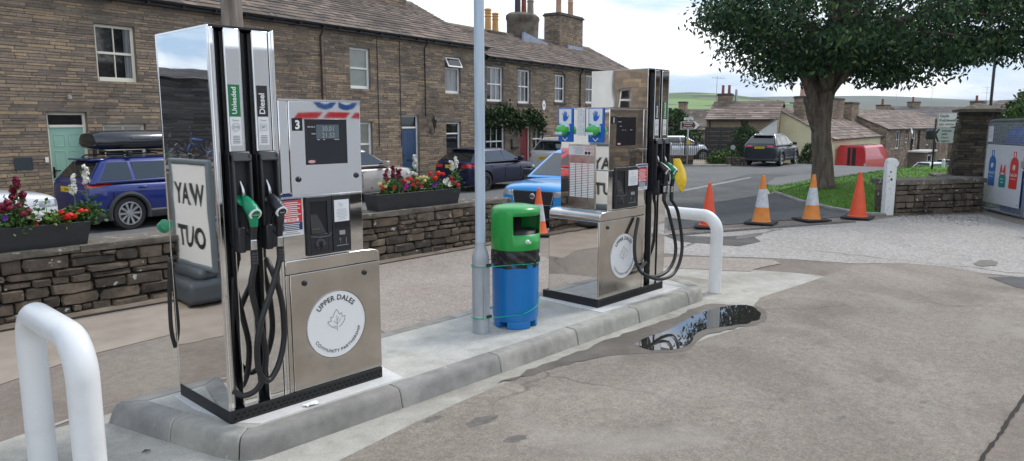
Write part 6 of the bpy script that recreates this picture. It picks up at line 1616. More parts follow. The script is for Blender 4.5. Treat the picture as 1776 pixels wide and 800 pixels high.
k=MB(); lines(k,.11,.25,1.50,1.66,8,-.0315,random.Random(2)); lines(k,.10,.20,1.68,1.72,2,-.0315,random.Random(2)); k.build('notice_print',mat('pink_print',(.62,.45,.47),.6),o)
for i,(x,zz) in enumerate(((.38,0),(.62,0),(.86,0),(1.1,0),(1.34,0))):
    for y in (.28,.58):
        for z0 in (.05,.93):
            gt=thing('gas_bottle','blue gas bottle inside the mesh cage','gas bottle',Vector((A.x,A.y,gz(A.x,A.y)))+Matrix.Rotation(ca,3,'Z')@Vector((x+.02,y,z0)),0,'blue gas bottles in the cage')
            k=MB(); k.lathe([(.10,0),(.11,.02),(.11,.60),(.09,.67),(.05,.71),(.05,.80),(.045,.80)],16); k.build('bottle_body',mat('bottle_blue',(.01,.09,.42),.4),gt,smooth=40)
# gravel at the foot of the low wall
gv=MB(); rnd=random.Random(12)
for i in range(1500):
    px_=rnd.uniform(1555,1720); py_=rnd.gauss(378,5)+ (px_-1640)*.03
    if py_<373 or py_>394: continue
    p=onG(px_,py_); s=rnd.uniform(.008,.026); vs=[p+Vector((rnd.uniform(-1,1),rnd.uniform(-1,1),rnd.uniform(0,.8)))*s for _ in range(5)]
    gv.add(vs,[(0,1,2),(0,2,3),(0,3,4),(1,2,4),(2,3,4)])
tag(gv.build('loose_gravel',stonemat('gravel_stones',[(.45,.41,.37),(.55,.51,.46),(.32,.29,.27),(.62,.59,.55)],.9,30,bs=0,dark=(.85,1.1))),kind='stuff')

# ---------------------------------------------------------------- lawn, tree
LP=[onG(*q) for q in [(1325,323),(1352,337),(1395,352),(1450,364),(1500,373),(1536,374)]]+[onG(1552,373)+Vector((.2,.3,0)),fr(16.6,13.2),fr(19,12.3),fr(24,16),fr(31,22),fr(31,16),fr(29.5,12.3),fr(26,9.5)]
LP2=[Vector((p.x,p.y)) for p in LP]
def pdist(x,y):
    q=Vector((x,y)); best=9
    for i in range(len(LP2)):
        a,b=LP2[i],LP2[(i+1)%len(LP2)]; ab=b-a; t_=max(0,min(1,(q-a).dot(ab)/ab.length_squared)); best=min(best,(q-a-ab*t_).length)
    return best
def inside(x,y):
    c=False; n=len(LP2); j=n-1
    for i in range(n):
        if (LP2[i].y>y)!=(LP2[j].y>y) and x<(LP2[j].x-LP2[i].x)*(y-LP2[i].y)/(LP2[j].y-LP2[i].y)+LP2[i].x: c=not c
        j=i
    return c
def lawnz(x,y): return gz(x,y)+.02+.22*(1-math.exp(-pdist(x,y)/1.6))+.015*noise.noise(Vector((x*.9,y*.9,0)))
bm=bmesh.new(); bm.faces.new([bm.verts.new((p.x,p.y,0)) for p in LP2])
xs=[p.x for p in LP2]; ys=[p.y for p in LP2]
v_=min(xs)+.5
while v_<max(xs): bmesh.ops.bisect_plane(bm,geom=bm.verts[:]+bm.edges[:]+bm.faces[:],plane_co=(v_,0,0),plane_no=(1,0,0)); v_+=.6
v_=min(ys)+.5
while v_<max(ys): bmesh.ops.bisect_plane(bm,geom=bm.verts[:]+bm.edges[:]+bm.faces[:],plane_co=(0,v_,0),plane_no=(0,1,0)); v_+=.6
for v in bm.verts: v.co.z=lawnz(v.co.x,v.co.y)
bmesh.ops.recalc_face_normals(bm,faces=bm.faces[:])
me=bpy.data.meshes.new('lawn'); bm.to_mesh(me); bm.free(); 
for q in me.polygons:
    if q.normal.z<0: q.flip()
me.materials.append(groundmat('lawn_turf',(.06,.15,.014),(.085,.19,.02),(.11,.225,.03),s1=.8,s2=7,grain=90,gamt=.4,rough=.9,bs=1))
tag(link(bpy.data.objects.new('lawn',me)),kind='structure')
gr=MB(); rnd=random.Random(5); n=0
while n<26000:
    x=rnd.uniform(min(xs),max(xs)); y=rnd.uniform(min(ys),max(ys))
    F_,R_=to_fr(x,y)
    if rnd.random()>min(1,(19/F_)**2) or not inside(x,y): continue
    if R_/F_>.78: continue
    n+=1; z=lawnz(x,y); h=rnd.uniform(.03,.075)*(1.5 if pdist(x,y)<.12 else 1); a_=rnd.uniform(0,6.3); w_=rnd.uniform(.004,.010); l=Vector((rnd.gauss(0,.02),rnd.gauss(0,.02),h)); c_=Vector((math.cos(a_),math.sin(a_),0))*w_; p=Vector((x,y,z-.005))
    gr.add([p-c_,p+c_,p+l],[(0,1,2)])
GRASS=stonemat('grass_blades',[(.09,.22,.02),(.12,.27,.03),(.07,.17,.02),(.17,.31,.05)],.6,30,bs=0,dark=(.85,1.1))
tag(gr.build('grass',GRASS),kind='stuff')
# kerb edging the lawn
k=MB(); ed=[LP[i] for i in range(6)]
for i in range(5):
    a,b=ed[i],ed[i+1]; n_=max(1,round((b-a).length/.7)); d=(b-a)/n_
    for q in range(n_):
        p=a+d*q; M=frame((p.x,p.y,gz(p.x,p.y)),Vector((d.x,d.y,0)),Vector((-d.y,d.x,0))); k.box(.01,d.length-.01,-.10,.02,0,.06,M=M)
tag(k.build('lawn_kerb',KERB,bevel=.01),kind='structure')
BARK=mat('bark',(.10,.075,.058),.95,c2=(.21,.17,.135),scale=5,sc=(3.2,3.2,.45),bs=1,bscale=16,bd=.05)
def tree(name,label,base,trunk,limbs,clumps,leafn,leafm,ls,seed,rad=.42,droop=.6,trad=(.36,.22),lw=.4):
    rnd=random.Random(seed); t=thing(name,label,'tree',base)
    m=MB(); n=len(trunk); 
    pts=curve_pts(trunk,5); k_=len(pts); m.tube(pts,[ (trad[0]+(trad[1]-trad[0])*i/(k_-1))*(1+.28*math.exp(-i/1.8)) for i in range(k_)],14)
    for L_ in limbs: 
        pp=curve_pts(L_[0],4); m.tube(pp,[L_[1]*(1-.75*i/(len(pp)-1)) for i in range(len(pp))],8)
    o=m.build('trunk',BARK,t,smooth=True)
    f=MB(); V=f.v; Fc=f.f
    for c in clumps:
        for _ in range(leafn):
            g3=[max(-1.5,min(1.5,rnd.gauss(0,1))) for _q in range(3)]; p=Vector((c.x+g3[0]*rad,c.y+g3[1]*rad,c.z+g3[2]*rad*.42))
            a=Vector((rnd.gauss(0,.6),rnd.gauss(0,.6),-droop+rnd.gauss(0,.35))).normalized()*ls*rnd.uniform(.7,1.25)
            b=a.cross(Vector((rnd.gauss(0,1),rnd.gauss(0,1),rnd.gauss(0,.4)))).normalized()*ls*lw*.5
            i=len(V); V+= [tuple(p),tuple(p+a*.45-b),tuple(p+a),tuple(p+a*.45+b)]; Fc.append((i,i+1,i+2,i+3)); f.m.append(0)
    f.build('crown',leafm,t); return t
TL=stonemat('tree_leaves',[(.020,.056,.024),(.032,.078,.032),(.014,.042,.019),(.05,.108,.04),(.026,.066,.028),(.10,.165,.045)],.45,20,bs=0,dark=(.8,1.15))
tb=fr(19.0,(1434-888)/FOC*19.0*.99); tb.z=lawnz(tb.x,tb.y)-.05
def tv(dx,F_,z): # offset right (m), depth offset, height above base
    return Vector((dx*SH+F_*CH,-dx*CH+F_*SH,z))
trunk=[tv(0,0,0),tv(-.06,0,.8),tv(-.14,0,1.5),tv(-.12,0,2.1),tv(-.02,.1,2.9),tv(.15,.2,4.0),tv(.2,.3,5.6)]
rnd=random.Random(44); limbs=[([tv(-.16,0,1.55),tv(-.42,-.05,2.1),tv(-.52,-.1,2.55),tv(-.9,-.1,3.2),tv(-1.6,0,4.0)],.22),([tv(-.45,-.05,2.15),tv(-.62,-.12,2.3),tv(-.66,-.14,2.42)],.12)]
cl=[]
cx0=.55
for i in range(500):
    a=rnd.uniform(0,2*PI); r=math.sqrt(rnd.random()); z=rnd.uniform(-1,1)
    ex=math.sqrt(max(0,1-abs(z)**2.2)); r=(.35+.65*r)*ex
    x=cx0+math.cos(a)*r*(3.9 if math.cos(a)<0 else 5.9); d_=math.sin(a)*r*4.0; zz=5.3+z*2.6
    # ragged underside as in the photo
    low=2.8 if x<-1 else (3.0 if x<.5 else (2.65 if x<1.9 else 3.1))
    if x<-1.9: low=2.8+(-1.9-x)*1.15
    low+=.12+.42*noise.noise(Vector((x*.9,d_*.9,3.3)))
    if zz<low+.2: zz=low+.2+rnd.uniform(0,.8)
    cl.append(tv(x,d_,zz))
for i in range(30):
    c=cl[rnd.randrange(len(cl))]; s0=rnd.uniform(2.1,4.2); st=tv(0,.1,s0); mid=st.lerp(c,.5)+Vector((0,0,.35)); limbs.append(([st,mid,c],rnd.uniform(.05,.12)))
tree('broadleaf_tree','large dark green spreading tree on the lawn with a rugged forked trunk','_' and tb,trunk,limbs,cl,125,TL,.155,3,rad=.40,trad=(.27,.17))
# ---------------------------------------------------------------- hills and the village beyond
def hill(name,F0,depth,ridge,Rs,base,mt,nz=.06,seed=0,rows=14):
    """ridge: list of (px,py) skyline points in survey terms at distance F0"""
    pts=[]
    for Rr in Rs:
        px=CX+Rr/F0*FOC; 
        zs=ridge[0][1]
        for (a,b) in zip(ridge[:-1],ridge[1:]):
            if a[0]<=px<=b[0]: zs=a[1]+(b[1]-a[1])*(px-a[0])/(b[0]-a[0])
        if px>ridge[-1][0]: zs=ridge[-1][1]
        pts.append(zs)
    vs=[];fs=[];n=len(Rs)
    for r_ in range(rows+1):
        u=r_/rows; F_=F0-depth*(1-u)
        for i,Rr in enumerate(Rs):
            z=base+(atF(888,pts[i],F0).z-base)*(u**.8 if u<1 else 1)
            z+=(noise.noise(Vector((Rr*.004+seed,F_*.004,0)))+.4*noise.noise(Vector((Rr*.013,F_*.013,seed))))*nz*F0*.05*(math.sin(PI*min(u,.999)))
            p=fr(F_,Rr*(F_/F0)**.3,z); vs.append(p)
    for i in range(n): vs.append(fr(F0+depth*.6,Rs[i],base))
    for r_ in range(rows+1):
        for i in range(n-1): fs.append((r_*n+i,r_*n+i+1,(r_+1)*n+i+1,(r_+1)*n+i))
    b=MB(); b.add(vs,fs); o=b.build(name,mt,smooth=True); return tag(o,kind='structure')
m,nt,b=newmat('fell_fields'); tcn=N(nt,'ShaderNodeTexCoord'); mp=N(nt,'ShaderNodeMapping'); mp.inputs['Scale'].default_value=(.016,.016,.03); nt.links.new(tcn.outputs['Object'],mp.inputs[0])
vo=N(nt,'ShaderNodeTexVoronoi'); vo.inputs['Scale'].default_value=1; nt.links.new(mp.outputs[0],vo.inputs['Vector']); sp_=N(nt,'ShaderNodeSeparateColor'); nt.links.new(vo.outputs['Color'],sp_.inputs[0])
c=ramp(nt,sp_.outputs[0],[(0,(.11,.19,.05)),(.25,(.17,.26,.08)),(.5,(.085,.14,.04)),(.7,(.21,.26,.10)),(.85,(.13,.20,.055))],'CONSTANT')
ve=N(nt,'ShaderNodeTexVoronoi',feature='DISTANCE_TO_EDGE'); ve.inputs['Scale'].default_value=1; nt.links.new(mp.outputs[0],ve.inputs['Vector']); fe=ramp(nt,ve.outputs['Distance'],[(0,(1,1,1)),(.05,(0,0,0))]); c=mixc(nt,fe,c,(.05,.06,.04))
ft=ramp(nt,noise_tex(nt,.006,5,.7),[(.55,(0,0,0)),(.60,(.9,.9,.9))]); c=mixc(nt,ft,c,(.025,.05,.02))
nt.links.new(c,b.inputs['Base Color']); b.inputs['Roughness'].default_value=1; FELL=m
MOOR=mat('moorland',(.075,.085,.045),1,c2=(.11,.11,.06),scale=.003)
hill('green_fell',900,520,[(300,150),(900,158),(1090,162),(1160,161),(1210,160),(1290,165),(1330,178),(1380,188),(1460,192),(1560,190),(1800,196)],[-900+40*i for i in range(50)],-8,FELL,nz=.10,seed=3)
hill('far_moor',2600,1200,[(200,172),(1200,176),(1300,168),(1500,166),(1560,168),(1640,172),(1700,174),(1800,176),(2400,180)],[-1800+110*i for i in range(42)],-12,MOOR,nz=.03,seed=8)
# haze
hz=MB(); hz.box(-600,3600,-2600,3400,-16,110); o=hz.build('haze',None) if False else None
hm=bpy.data.materials.new('thin_haze'); hm.use_nodes=True; hnt=hm.node_tree; hnt.nodes.remove(hnt.nodes['Principled BSDF'])
pv=N(hnt,'ShaderNodeVolumePrincipled'); pv.inputs['Color'].default_value=(.72,.82,.96,1); pv.inputs['Density'].default_value=.00012; pv.inputs['Anisotropy'].default_value=.2
hnt.links.new(pv.outputs[0],hnt.nodes['Material Output'].inputs['Volume'])
USE_HAZE=True
if USE_HAZE:
    o=hz.build('haze',hm); tag(o,kind='stuff'); scene.cycles.volume_max_steps=32

def simple_house(name,label,p0,p1,zb_,ze,zr_,depth,wallm,roofm,openings=(),seed=1,stone=True,ridge=.5,ch=(.12,.2),ln=(.25,.7),exp=(.42,.3),gable_m=None,lm=None,cat='house'):
    """p0,p1: ends of the side nearest us; runs back by depth"""
    d=Vector((p1.x-p0.x,p1.y-p0.y)); L=d.length; rz=math.atan2(d.y,d.x)
    t=thing(name,label,cat,(p0.x,p0.y,0),rz); rnd=random.Random(seed); m=MB()
    ry=depth*ridge; rzf=lambda y: ze+(zr_-ze)*(y/ry if y<ry else (depth-y)/(depth-ry))
    if stone:
        stone_front(m,0,L,zb_,ze,openings,ch,ln,rnd); 
        for xx,sg in ((0,-1),(L,1)):
            Mx=Matrix.Translation((xx,0,0))@Matrix.Rotation(R(90),4,'Z') if sg>0 else Matrix.Translation((xx,depth,0))@Matrix.Rotation(R(-90),4,'Z')
            tp=(lambda q: rzf(q)-.06) if sg>0 else (lambda q: rzf(depth-q)-.06)
            stone_front(m,0,depth,zb_,zr_,(),ch,ln,rnd,M=Mx,top=tp)
    wall_plane(m,0,L,zb_-.3,ze,openings,0)
    for xx,sg in ((0,-1),(L,1)): m.add([(xx,0,zb_-.3),(xx,depth,zb_-.3),(xx,depth,ze),(xx,ry,zr_-.03),(xx,0,ze)],[(0,1,2,3,4) if sg>0 else (4,3,2,1,0)],2)
    m.add([(0,depth,zb_-.3),(L,depth,zb_-.3),(L,depth,ze),(0,depth,ze)],[(3,2,1,0)],1)
    m.add([(.02,.3,zb_),(L-.02,.3,zb_),(L-.02,.3,ze),(.02,.3,ze)],[(0,1,2,3)],3)
    m.build('wall',[wallm,wallm if not stone else MORT,gable_m or (wallm if not stone else MORT),mat('dark_room',(.006,.006,.007),.9)],t)
    r=MB(); slates(r,-.12,L+.12,-.2,ze-.1,ry,zr_,exp=exp,w=(.35,.9),rnd=rnd,th=.03); slates(r,-.12,L+.12,depth+.2,ze-.1,ry,zr_,exp=(.6,.5),w=(.6,1.2),rnd=rnd,th=.03)
    r.add([(-.1,-.18,ze-.1),(L+.1,-.18,ze-.1),(L+.1,ry,zr_),(-.1,ry,zr_),(L+.1,depth+.18,ze-.1),(-.1,depth+.18,ze-.1)],[(0,1,2,3),(3,2,4,5)],1)
    ro=r.build('roof',[roofm,DRESSD],t)
    k=MB(); k.prism([(ry-.2,zr_-.04),(ry,zr_+.09),(ry+.2,zr_-.04)],-.12,L+.12,'x'); k.build('ridge_tiles',DRESS,ro)
    g=MB(); g.box(0,L,-.3,-.18,ze-.14,ze-.06); g.build('gutter',GUT,t)
    return t,L
def P(px,F_): return fr(F_,(px-888)/FOC*F_*.999)
RENDER=mat('tan_pebbledash',(.235,.175,.115),.95,c2=(.285,.215,.145),scale=2,bs=.6,bscale=60)
CREAMW=mat('cream_render',(.70,.65,.44),.9,c2=(.64,.59,.39),scale=1.2,bs=.2,bscale=30)
WREND=mat('white_render',(.66,.67,.66),.9,c2=(.56,.57,.56),scale=1.5)
SL2=stonemat('pinkish_slates',[(.26,.195,.155),(.21,.16,.13),(.30,.23,.19),(.18,.14,.115),(.24,.19,.165),(.34,.27,.23),(.15,.12,.105)],.85,4,stain=((.09,.075,.065),.5,.5),bs=.4,dark=(.7,1.15))
BRF=mat('brown_frame',(.05,.025,.018),.5)
t,L=simple_house('house','distant stone house with a long plain dark slate roof behind the brown sign',P(1120,72),P(1262,68),-2.2,1.15,3.0,8,HOUSE,SL2 if False else SLATE,[(3.6,4.9,-.6,.6)],21)
window(t,3.6,4.9,-.6,.6,frame_m=BRF,bars=(1,1))
o_=chimney(t,2.0,2.7,3.6,4.4,2.6,3.7,31)
t,L=simple_house('house','tan pebbledashed house with a brown framed window and two red chimney pots',P(1222,52),P(1343,50),-2.4,2.06,3.25,7,RENDER,SL2,[(2.35,2.85,1.15,2.0)],22,stone=False)
window(t,2.35,2.85,1.15,2.0,frame_m=BRF,bars=(0,0),lintel=False)
o_=chimney(t,.2,1.2,3.1,3.9,2.8,3.75,32); pot(o_,.5,3.5,3.9,.62,.12,RPOT,False); pot(o_,.95,3.5,3.9,.62,.12,RPOT,False)
k=MB(); k.tube([(.05,3.4,3.0),(.05,3.4,5.2)],.02,6); k.tube([(-.35,3.4,5.1),(.6,3.4,5.0)],.012,5); [k.tube([(x,3.2,5.15),(x,3.6,5.0)],.008,4) for x in (-.3,-.1,.1,.3,.5)]; k.tube([(1.45,3.6,3.2),(1.45,3.6,4.2)],.09,8); k.build('tv_aerial',GALV,t)
downpipe(t,.25,2.0,z0=-2,r=.05)
k=MB(); k.box(0,1.6,-.2,.0,0,0)
A_=P(1440,50); B_=P(1532,64)
t,L=simple_house('house','cream rendered gable ended house seen through behind the tree trunk',A_,B_,-2.4,.70,2.82,8.1,CREAMW,SL2,(),23,stone=False)
# roof window on it
k=MB(); k.box(5.5,6.3,1.6,2.6,1.62,1.75,M=Matrix.Identity(4)); k.build('roof_window',mat('rooflight',(.35,.38,.4),.2),t)
p=P(1384,53); ch_=thing('chimney_stack','round topped dark chimney stack with one pot, left of the tree trunk','chimney',(p.x,p.y,0)); o_=chimney(ch_,-.45,.45,-.4,.4,1.2,3.5,33); pot(o_,0,0,3.6,1.05,.2,PPOT)
# white lean-to in front of the cream gable
a=P(1300,48.5); b=P(1343,48); d=Vector((b.x-a.x,b.y-a.y,0)); L_=d.length
lt=thing('outbuilding','white rendered lean-to wall with a sloping top between tan house and cream gable','shed',(a.x,a.y,0),math.atan2(d.y,d.x))
k=MB(); k.prism([(0,-2.3),(L_,-2.3),(L_,2.0),(0,.85)],0,1.6,'y'); k.build('lean_to_wall',WREND,lt,bevel=.01)
k=MB(); k.prism([(-.05,.86),(L_+.02,2.03),(L_+.02,2.10),(-.05,.93)],-.06,1.66,'y'); k.build('lean_to_coping',DRESS,lt)
# dark stone terrace on the right
a=P(1533,62); b=P(1640,80)
ops=[(2.9,4.3,-.55,1.05),(8.4,9.8,-.45,1.0),(14.0,15.4,-.5,1.0),(2.9,4.4,-2.3,-1.5),(14.0,15.5,-2.3,-1.4),(6.0,7.2,-.1,.7)]
t,L=simple_house('terraced_house','dark stone terrace with tall narrow white sash windows and black downpipes',a,b,-2.6,1.28,2.95,8,HOUSE,SL2,ops,24)
for i,q in enumerate(ops): window(t,*q,bars=(1,1),lm=DRESS)
for x in (10.6,8.0,17.5): 
    k=MB(); k.tube([(x,-.12,1.1 if x!=8.0 else .3),(x,-.12,-2.4)],.09,8); k.build('downpipe',GUT,t)
k=MB(); k.box(7.2,11.5,-1.6,0,-.95,-.8); k.build('porch_roof',UPVC,t); k=MB(); k.box(7.5,11.2,-1.45,0,-2.5,-.96); o=k.build('porch',DRESS,t); k=MB(); k.box(8.3,9.3,-1.47,-1.44,-2.3,-1.2); k.box(9.8,10.9,-1.47,-1.44,-1.9,-1.2); k.build('porch_frame',UPVC,o); k=MB(); k.box(8.42,9.18,-1.49,-1.46,-2.3,-1.3); k.build('porch_pane',PANE,o)
k=MB(); k.lathe([(.0,0),(.30,.08)],14,M=frame((6.6,-.3,1.0),(1,0,0),(0,.3,1)),cap=False); k.build('satellite_dish',UPVC,t)
o_=chimney(t,-1.5,.4,2.5,4.5,1.8,3.35,35); o_=chimney(t,-6.5,-3.6,2.5,4.6,1.6,3.6,36)
k=MB(); k.box(-9.2,-6.9,2.4,4.6,1.8,3.25); k.box(-9.4,-6.7,2.2,4.8,3.25,3.35); k.build('slate_dormer',mat('dormer_slate_grey',(.12,.15,.20),.6,c2=(.16,.19,.24),scale=4),t)
k=MB(); pot(o_,-4.3,3.5,3.7,.85,.2,RPOT,False)
# further roofs
for i,(pa,Fa,pb,Fb,ze,zr_,lb,rm) in enumerate([
 (1548,84,1632,90,2.0,3.2,'second row of stone roofs rising behind the dark terrace',SL2),
 (1575,100,1690,104,2.3,4.0,'far grey slate roof beyond the stone roofs',SLATE_DK),
 (1625,88,1700,84,1.8,3.6,'stone house with a broad chimney just left of the pillar top',SLATE),
 (1660,70,1790,62,2.4,3.8,'brown roofed stone house right of the stone pillar',SLATE),
 (1330,95,1470,100,1.6,3.4,'stone roofed house glimpsed between the trunk and the cream gable',SL2)]):
    t,L=simple_house('house',lb,P(pa,Fa),P(pb,Fb),-2.5,ze,zr_,8,HOUSE,rm,(),40+i,ch=(.2,.3),ln=(.5,1.0),exp=(.6,.45))
    o_=chimney(t,L*.3,L*.3+1.4,3.5,4.5,zr_-.6,zr_+.55,50+i); pot(o_,L*.3+.5,4,zr_+.68,.7,.16,RPOT,False)
    k=MB(); k.tube([(L*.62,4,zr_-.1),(L*.62,4,zr_+2.4)],.02,5)
    for zz in (1.7,2.0,2.3): k.tube([(L*.62-.5,4,zr_+zz),(L*.62+.5,4,zr_+zz)],.012,4)
    k.build('tv_aerial',GALV,t)

# hedges and shrubs
HL=stonemat('hedge_leaves',[(.03,.065,.018),(.045,.09,.025),(.022,.048,.015),(.07,.12,.03)],.6,20,bs=0,dark=(.8,1.1))
HLY=stonemat('shrub_leaves',[(.07,.13,.03),(.10,.17,.04),(.05,.10,.025)],.6,20,bs=0,dark=(.8,1.1))
def bush(label,p,rx,ry,h,n,ls,m_,seed,name='shrub'):
    rnd=random.Random(seed); t=thing(name,label,'shrub',(p.x,p.y,p.z)); f=MB()
    for _ in range(n):
        a=rnd.uniform(0,2*PI); u=rnd.random()**.4; zz=rnd.random()
        bmp=1+.22*noise.noise(Vector((math.cos(a)*2+seed,math.sin(a)*2,zz*3)))
        r=u*math.sqrt(max(.02,1-zz**2.6))*bmp; q=Vector((math.cos(a)*rx*r,math.sin(a)*ry*r,zz*h*bmp))
        n_=Vector((rnd.gauss(0,1),rnd.gauss(0,1),rnd.gauss(.3,1))).normalized(); x_=n_.orthogonal().normalized()*ls*rnd.uniform(.6,1.3); y_=n_.cross(x_)*.6
        f.add([q-x_,q-y_,q+x_,q+y_],[(0,1,2,3)])
    f.build('foliage',m_,t); k=MB(); k.tube([(0,0,-.1),(0,0,h*.6)],.05,6); k.tube([(0,0,.1),(rx*.4,0,h*.6)],.03,6); k.build('stem',BARK,t); return t
def gp_(px,F_,dz=0): 
    p=P(px,F_); p.z=gz(p.x,p.y)+dz; return p
bush('tall dark green bush filling the gap right of the far pump tower',gp_(1165,50),2.2,2.0,3.6,7000,.11,HL,1)
bush('rounded dark hedge left of the slate blue suv',gp_(1290,43.5),1.1,1.2,2.0,4500,.07,HL,2)
bush('low yellow green shrub in front of the railings',gp_(1255,41.5),1.6,.7,.75,3000,.07,HLY,3)
bush('small shrub with pale flowers against the cream wall right of the suv',gp_(1402,42),.75,.6,1.35,1600,.07,HL,4)
bush('yellow green garden bush behind the gas cage',gp_(1765,34),2.2,1.6,3.0,4500,.11,HLY,5)
bush('dark evergreen at the right edge above the gas cage',gp_(1800,40),2.2,2.0,5.6,5000,.13,HL,6)
bush('far dark treetop between the tree crown and the roofs',gp_(1560,120),4,3,6.2,2500,.3,HL,7)
bush('far rounded treetop above the roofs left of the road sign',gp_(1595,125),5,3,6.0,2500,.3,HL,8)
# railings, low garden wall, boards
a=gp_(1128,40.5); b=gp_(1300,41.8); d=Vector((b.x-a.x,b.y-a.y,0)); Lr=d.length
rl=thing('railings','black vertical bar railings in front of the pale silver cars','fence',(a.x,a.y,a.z+.12),math.atan2(d.y,d.x))
k=MB(); x=0
while x<Lr: k.box(x-.009,x+.009,-.009,.009,0,1.25); x+=.125
k.build('bars',GUT,rl)
for z in (.12,1.12): k=MB(); k.box(0,Lr,-.02,.02,z-.018,z+.018); k.build('rail',GUT,rl)
x=0
while x<=Lr: k=MB(); k.box(x-.03,x+.03,-.03,.03,-.1,1.4); k.build('post',GUT,rl); x+=Lr/3
a=gp_(1150,39.0); b=gp_(1201,38.6); d=Vector((b.x-a.x,b.y-a.y,0))
gw=thing('garden_wall','short low dry stone garden wall under the brown direction sign','wall',(a.x,a.y,a.z),math.atan2(d.y,d.x)); dry_wall(gw,d.length,.52,.35,17); coping(gw,d.length,.52,-.03,.38,.06,18)
a=gp_(1262,38.8); b=gp_(1295,38.8); d=Vector((b.x-a.x,b.y-a.y,0))
gw=thing('garden_wall','short low stone wall behind the back wheels of the slate blue suv','wall',(a.x,a.y,a.z),math.atan2(d.y,d.x)); dry_wall(gw,d.length,.45,.3,19)
a=gp_(1222,46.5); b=gp_(1300,46); d=Vector((b.x-a.x,b.y-a.y,0)); bf=thing('board_fence','dark horizontal board fence below the tan house','fence',(a.x,a.y,a.z),math.atan2(d.y,d.x))
k=MB()
for i in range(7): k.box(0,d.length,-.02+.01*(i%2),.01,.35+i*.28,.35+i*.28+.25)
k.build('boards',mat('tarred_board',(.028,.026,.026),.8,c2=(.05,.045,.042),scale=6),bf)
for i in range(4): k=MB(); x=d.length*i/3; k.box(x-.06,x+.06,.012,.12,-.1,2.3); k.build('post',mat('tarred_board',(.028,.026,.026),.8),bf)
sheet('gravel_drive',[P(1180,39.5).xy,P(1300,39.8).xy,P(1300,46).xy,P(1120,50).xy,P(1120,39.5).xy],2,mat('drive_gravel',(.26,.21,.17),.95,c2=(.32,.27,.22),scale=3,bs=.6,bscale=60))
a=P(1120,38.2); b=P(1268,38.2); d=Vector((b.x-a.x,b.y-a.y,0)); k=MB(); M=frame((a.x,a.y,gz(a.x,a.y)),d,Vector((-d.y,d.x,0))); k.box(0,d.length,0,.15,-.02,.10,M=M); tag(k.build('road_kerb',KERB),kind='structure')
# white line across the road mouth
sheet('road_line',gp([(1180,331),(1240,319),(1300,308),(1304,309),(1246,321),(1186,333)]),4,mat('worn_line',(.30,.29,.27),.8,c2=(.18,.178,.17),scale=6))
# post by the railings with round disc
p=gp_(1268,38.5); t=thing('marker_post','thin black post with a small round grey plate beside the railings','post',p); k=MB(); k.tube([(0,0,-.1),(0,0,1.3)],.035,8); k.build('post_shaft',GUT,t); k=MB(); k.lathe([(.13,0),(.13,.02)],16,M=frame((0,-.04,1.0),(SH,-CH,0),(0,0,1))); k.build('round_plate',mat('plate_grey',(.3,.31,.32),.5),t)
# brown direction sign
SB=mat('sign_brown',(.10,.028,.015),.5); SW=mat('sign_white',(.72,.72,.70),.5); SBK=mat('sign_black',(.02,.02,.02),.5)
p=gp_(1191,38.4); t=thing('direction_sign','brown arrow sign with white border and a small white plate above, on a grey post','road sign',p,R(43-90))
k=MB(); k.tube([(0,.03,-.1),(0,.03,2.45)],.038,10); k.build('sign_post',GALV,t,smooth=True)
def arrow(x0,x1,z0,z1,tip,e): return [(x0+e,z0+e),(x1-e*.6,z0+e),(x1+tip-e*1.3,(z0+z1)/2),(x1-e*.6,z1-e),(x0+e,z1-e)]
k=MB(); k.prism(arrow(-.40,.38,1.95,2.35,.22,0),-.02,0,'y'); o=k.build('sign_plate',SW,t)
k=MB(); k.prism(arrow(-.40,.30,1.95,2.35,.12,.03),-.024,-.02,'y'); k.build('brown_field',SB,o)
k=MB(); k.text('Wensleydale',FR(-.03,-.0265,2.235),.095,off=.015); k.text('Creamery',FR(-.03,-.0265,2.125),.095,off=.015); k.text('Visitor Centre',FR(-.03,-.0265,2.015),.095,off=.015); k.build('sign_lettering',SW,o)
k=MB(); k.prism([(.28,2.0),(.32,2.0),(.47,2.15),(.32,2.30),(.28,2.30),(.42,2.15)],-.026,-.024,'y'); k.build('arrow_mark',SW,o)
k=MB(); k.box(-.24,.24,-.02,0,2.42,2.56); o=k.build('small_plate',SW,t); k=MB(); k.text('CAR PARK',FR(0,-.0235,2.455),.075,off=.012); k.build('plate_lettering',SBK,o)
k=MB(); k.box(-.05,.12,-.05,.1,1.15,1.35); k.build('yellow_box',mat('box_yellow',(.6,.38,.02),.5),t,bevel=.01)
# road signs beside the pillar
t=thing('road_sign','white Gayle and Kettlewell sign above a grey arrow sign beside the pillar','road sign',gp_(1632,27,.12),R(43-90))
k=MB(); k.tube([(-.33,.03,-.1),(-.33,.03,1.93)],.035,10); k.tube([(.38,.03,-.1),(.38,.03,1.93)],.035,10); k.build('sign_post',SBK,t,smooth=True)
zb2=1.62
k=MB(); k.box(-.30,.72,-.02,0,zb2+.02,zb2+.52); o=k.build('upper_plate',SW,t,bevel=.01)
k=MB(); k.text('Gayle',FR(-.24,-.0235,zb2+.36),.15,'LEFT',off=.015); k.text('Kettlewell',FR(-.24,-.0235,zb2+.20),.15,'LEFT',off=.015); k.text('light vehicles only',FR(-.24,-.0235,zb2+.07),.11,'LEFT',off=.01)
k.box(-.295,.715,-.0235,-.021,zb2+.505,zb2+.515); k.box(-.295,-.285,-.0235,-.021,zb2+.03,zb2+.515); k.build('upper_lettering',SBK,o)
GSN=mat('sign_grey_green',(.42,.46,.44),.5)
k=MB(); k.prism([(-.42,zb2-.27),(-.28,zb2-.04),(.36,zb2-.04),(.36,zb2-.58),(-.28,zb2-.58)],-.02,0,'y'); o=k.build('lower_plate',GSN,t)
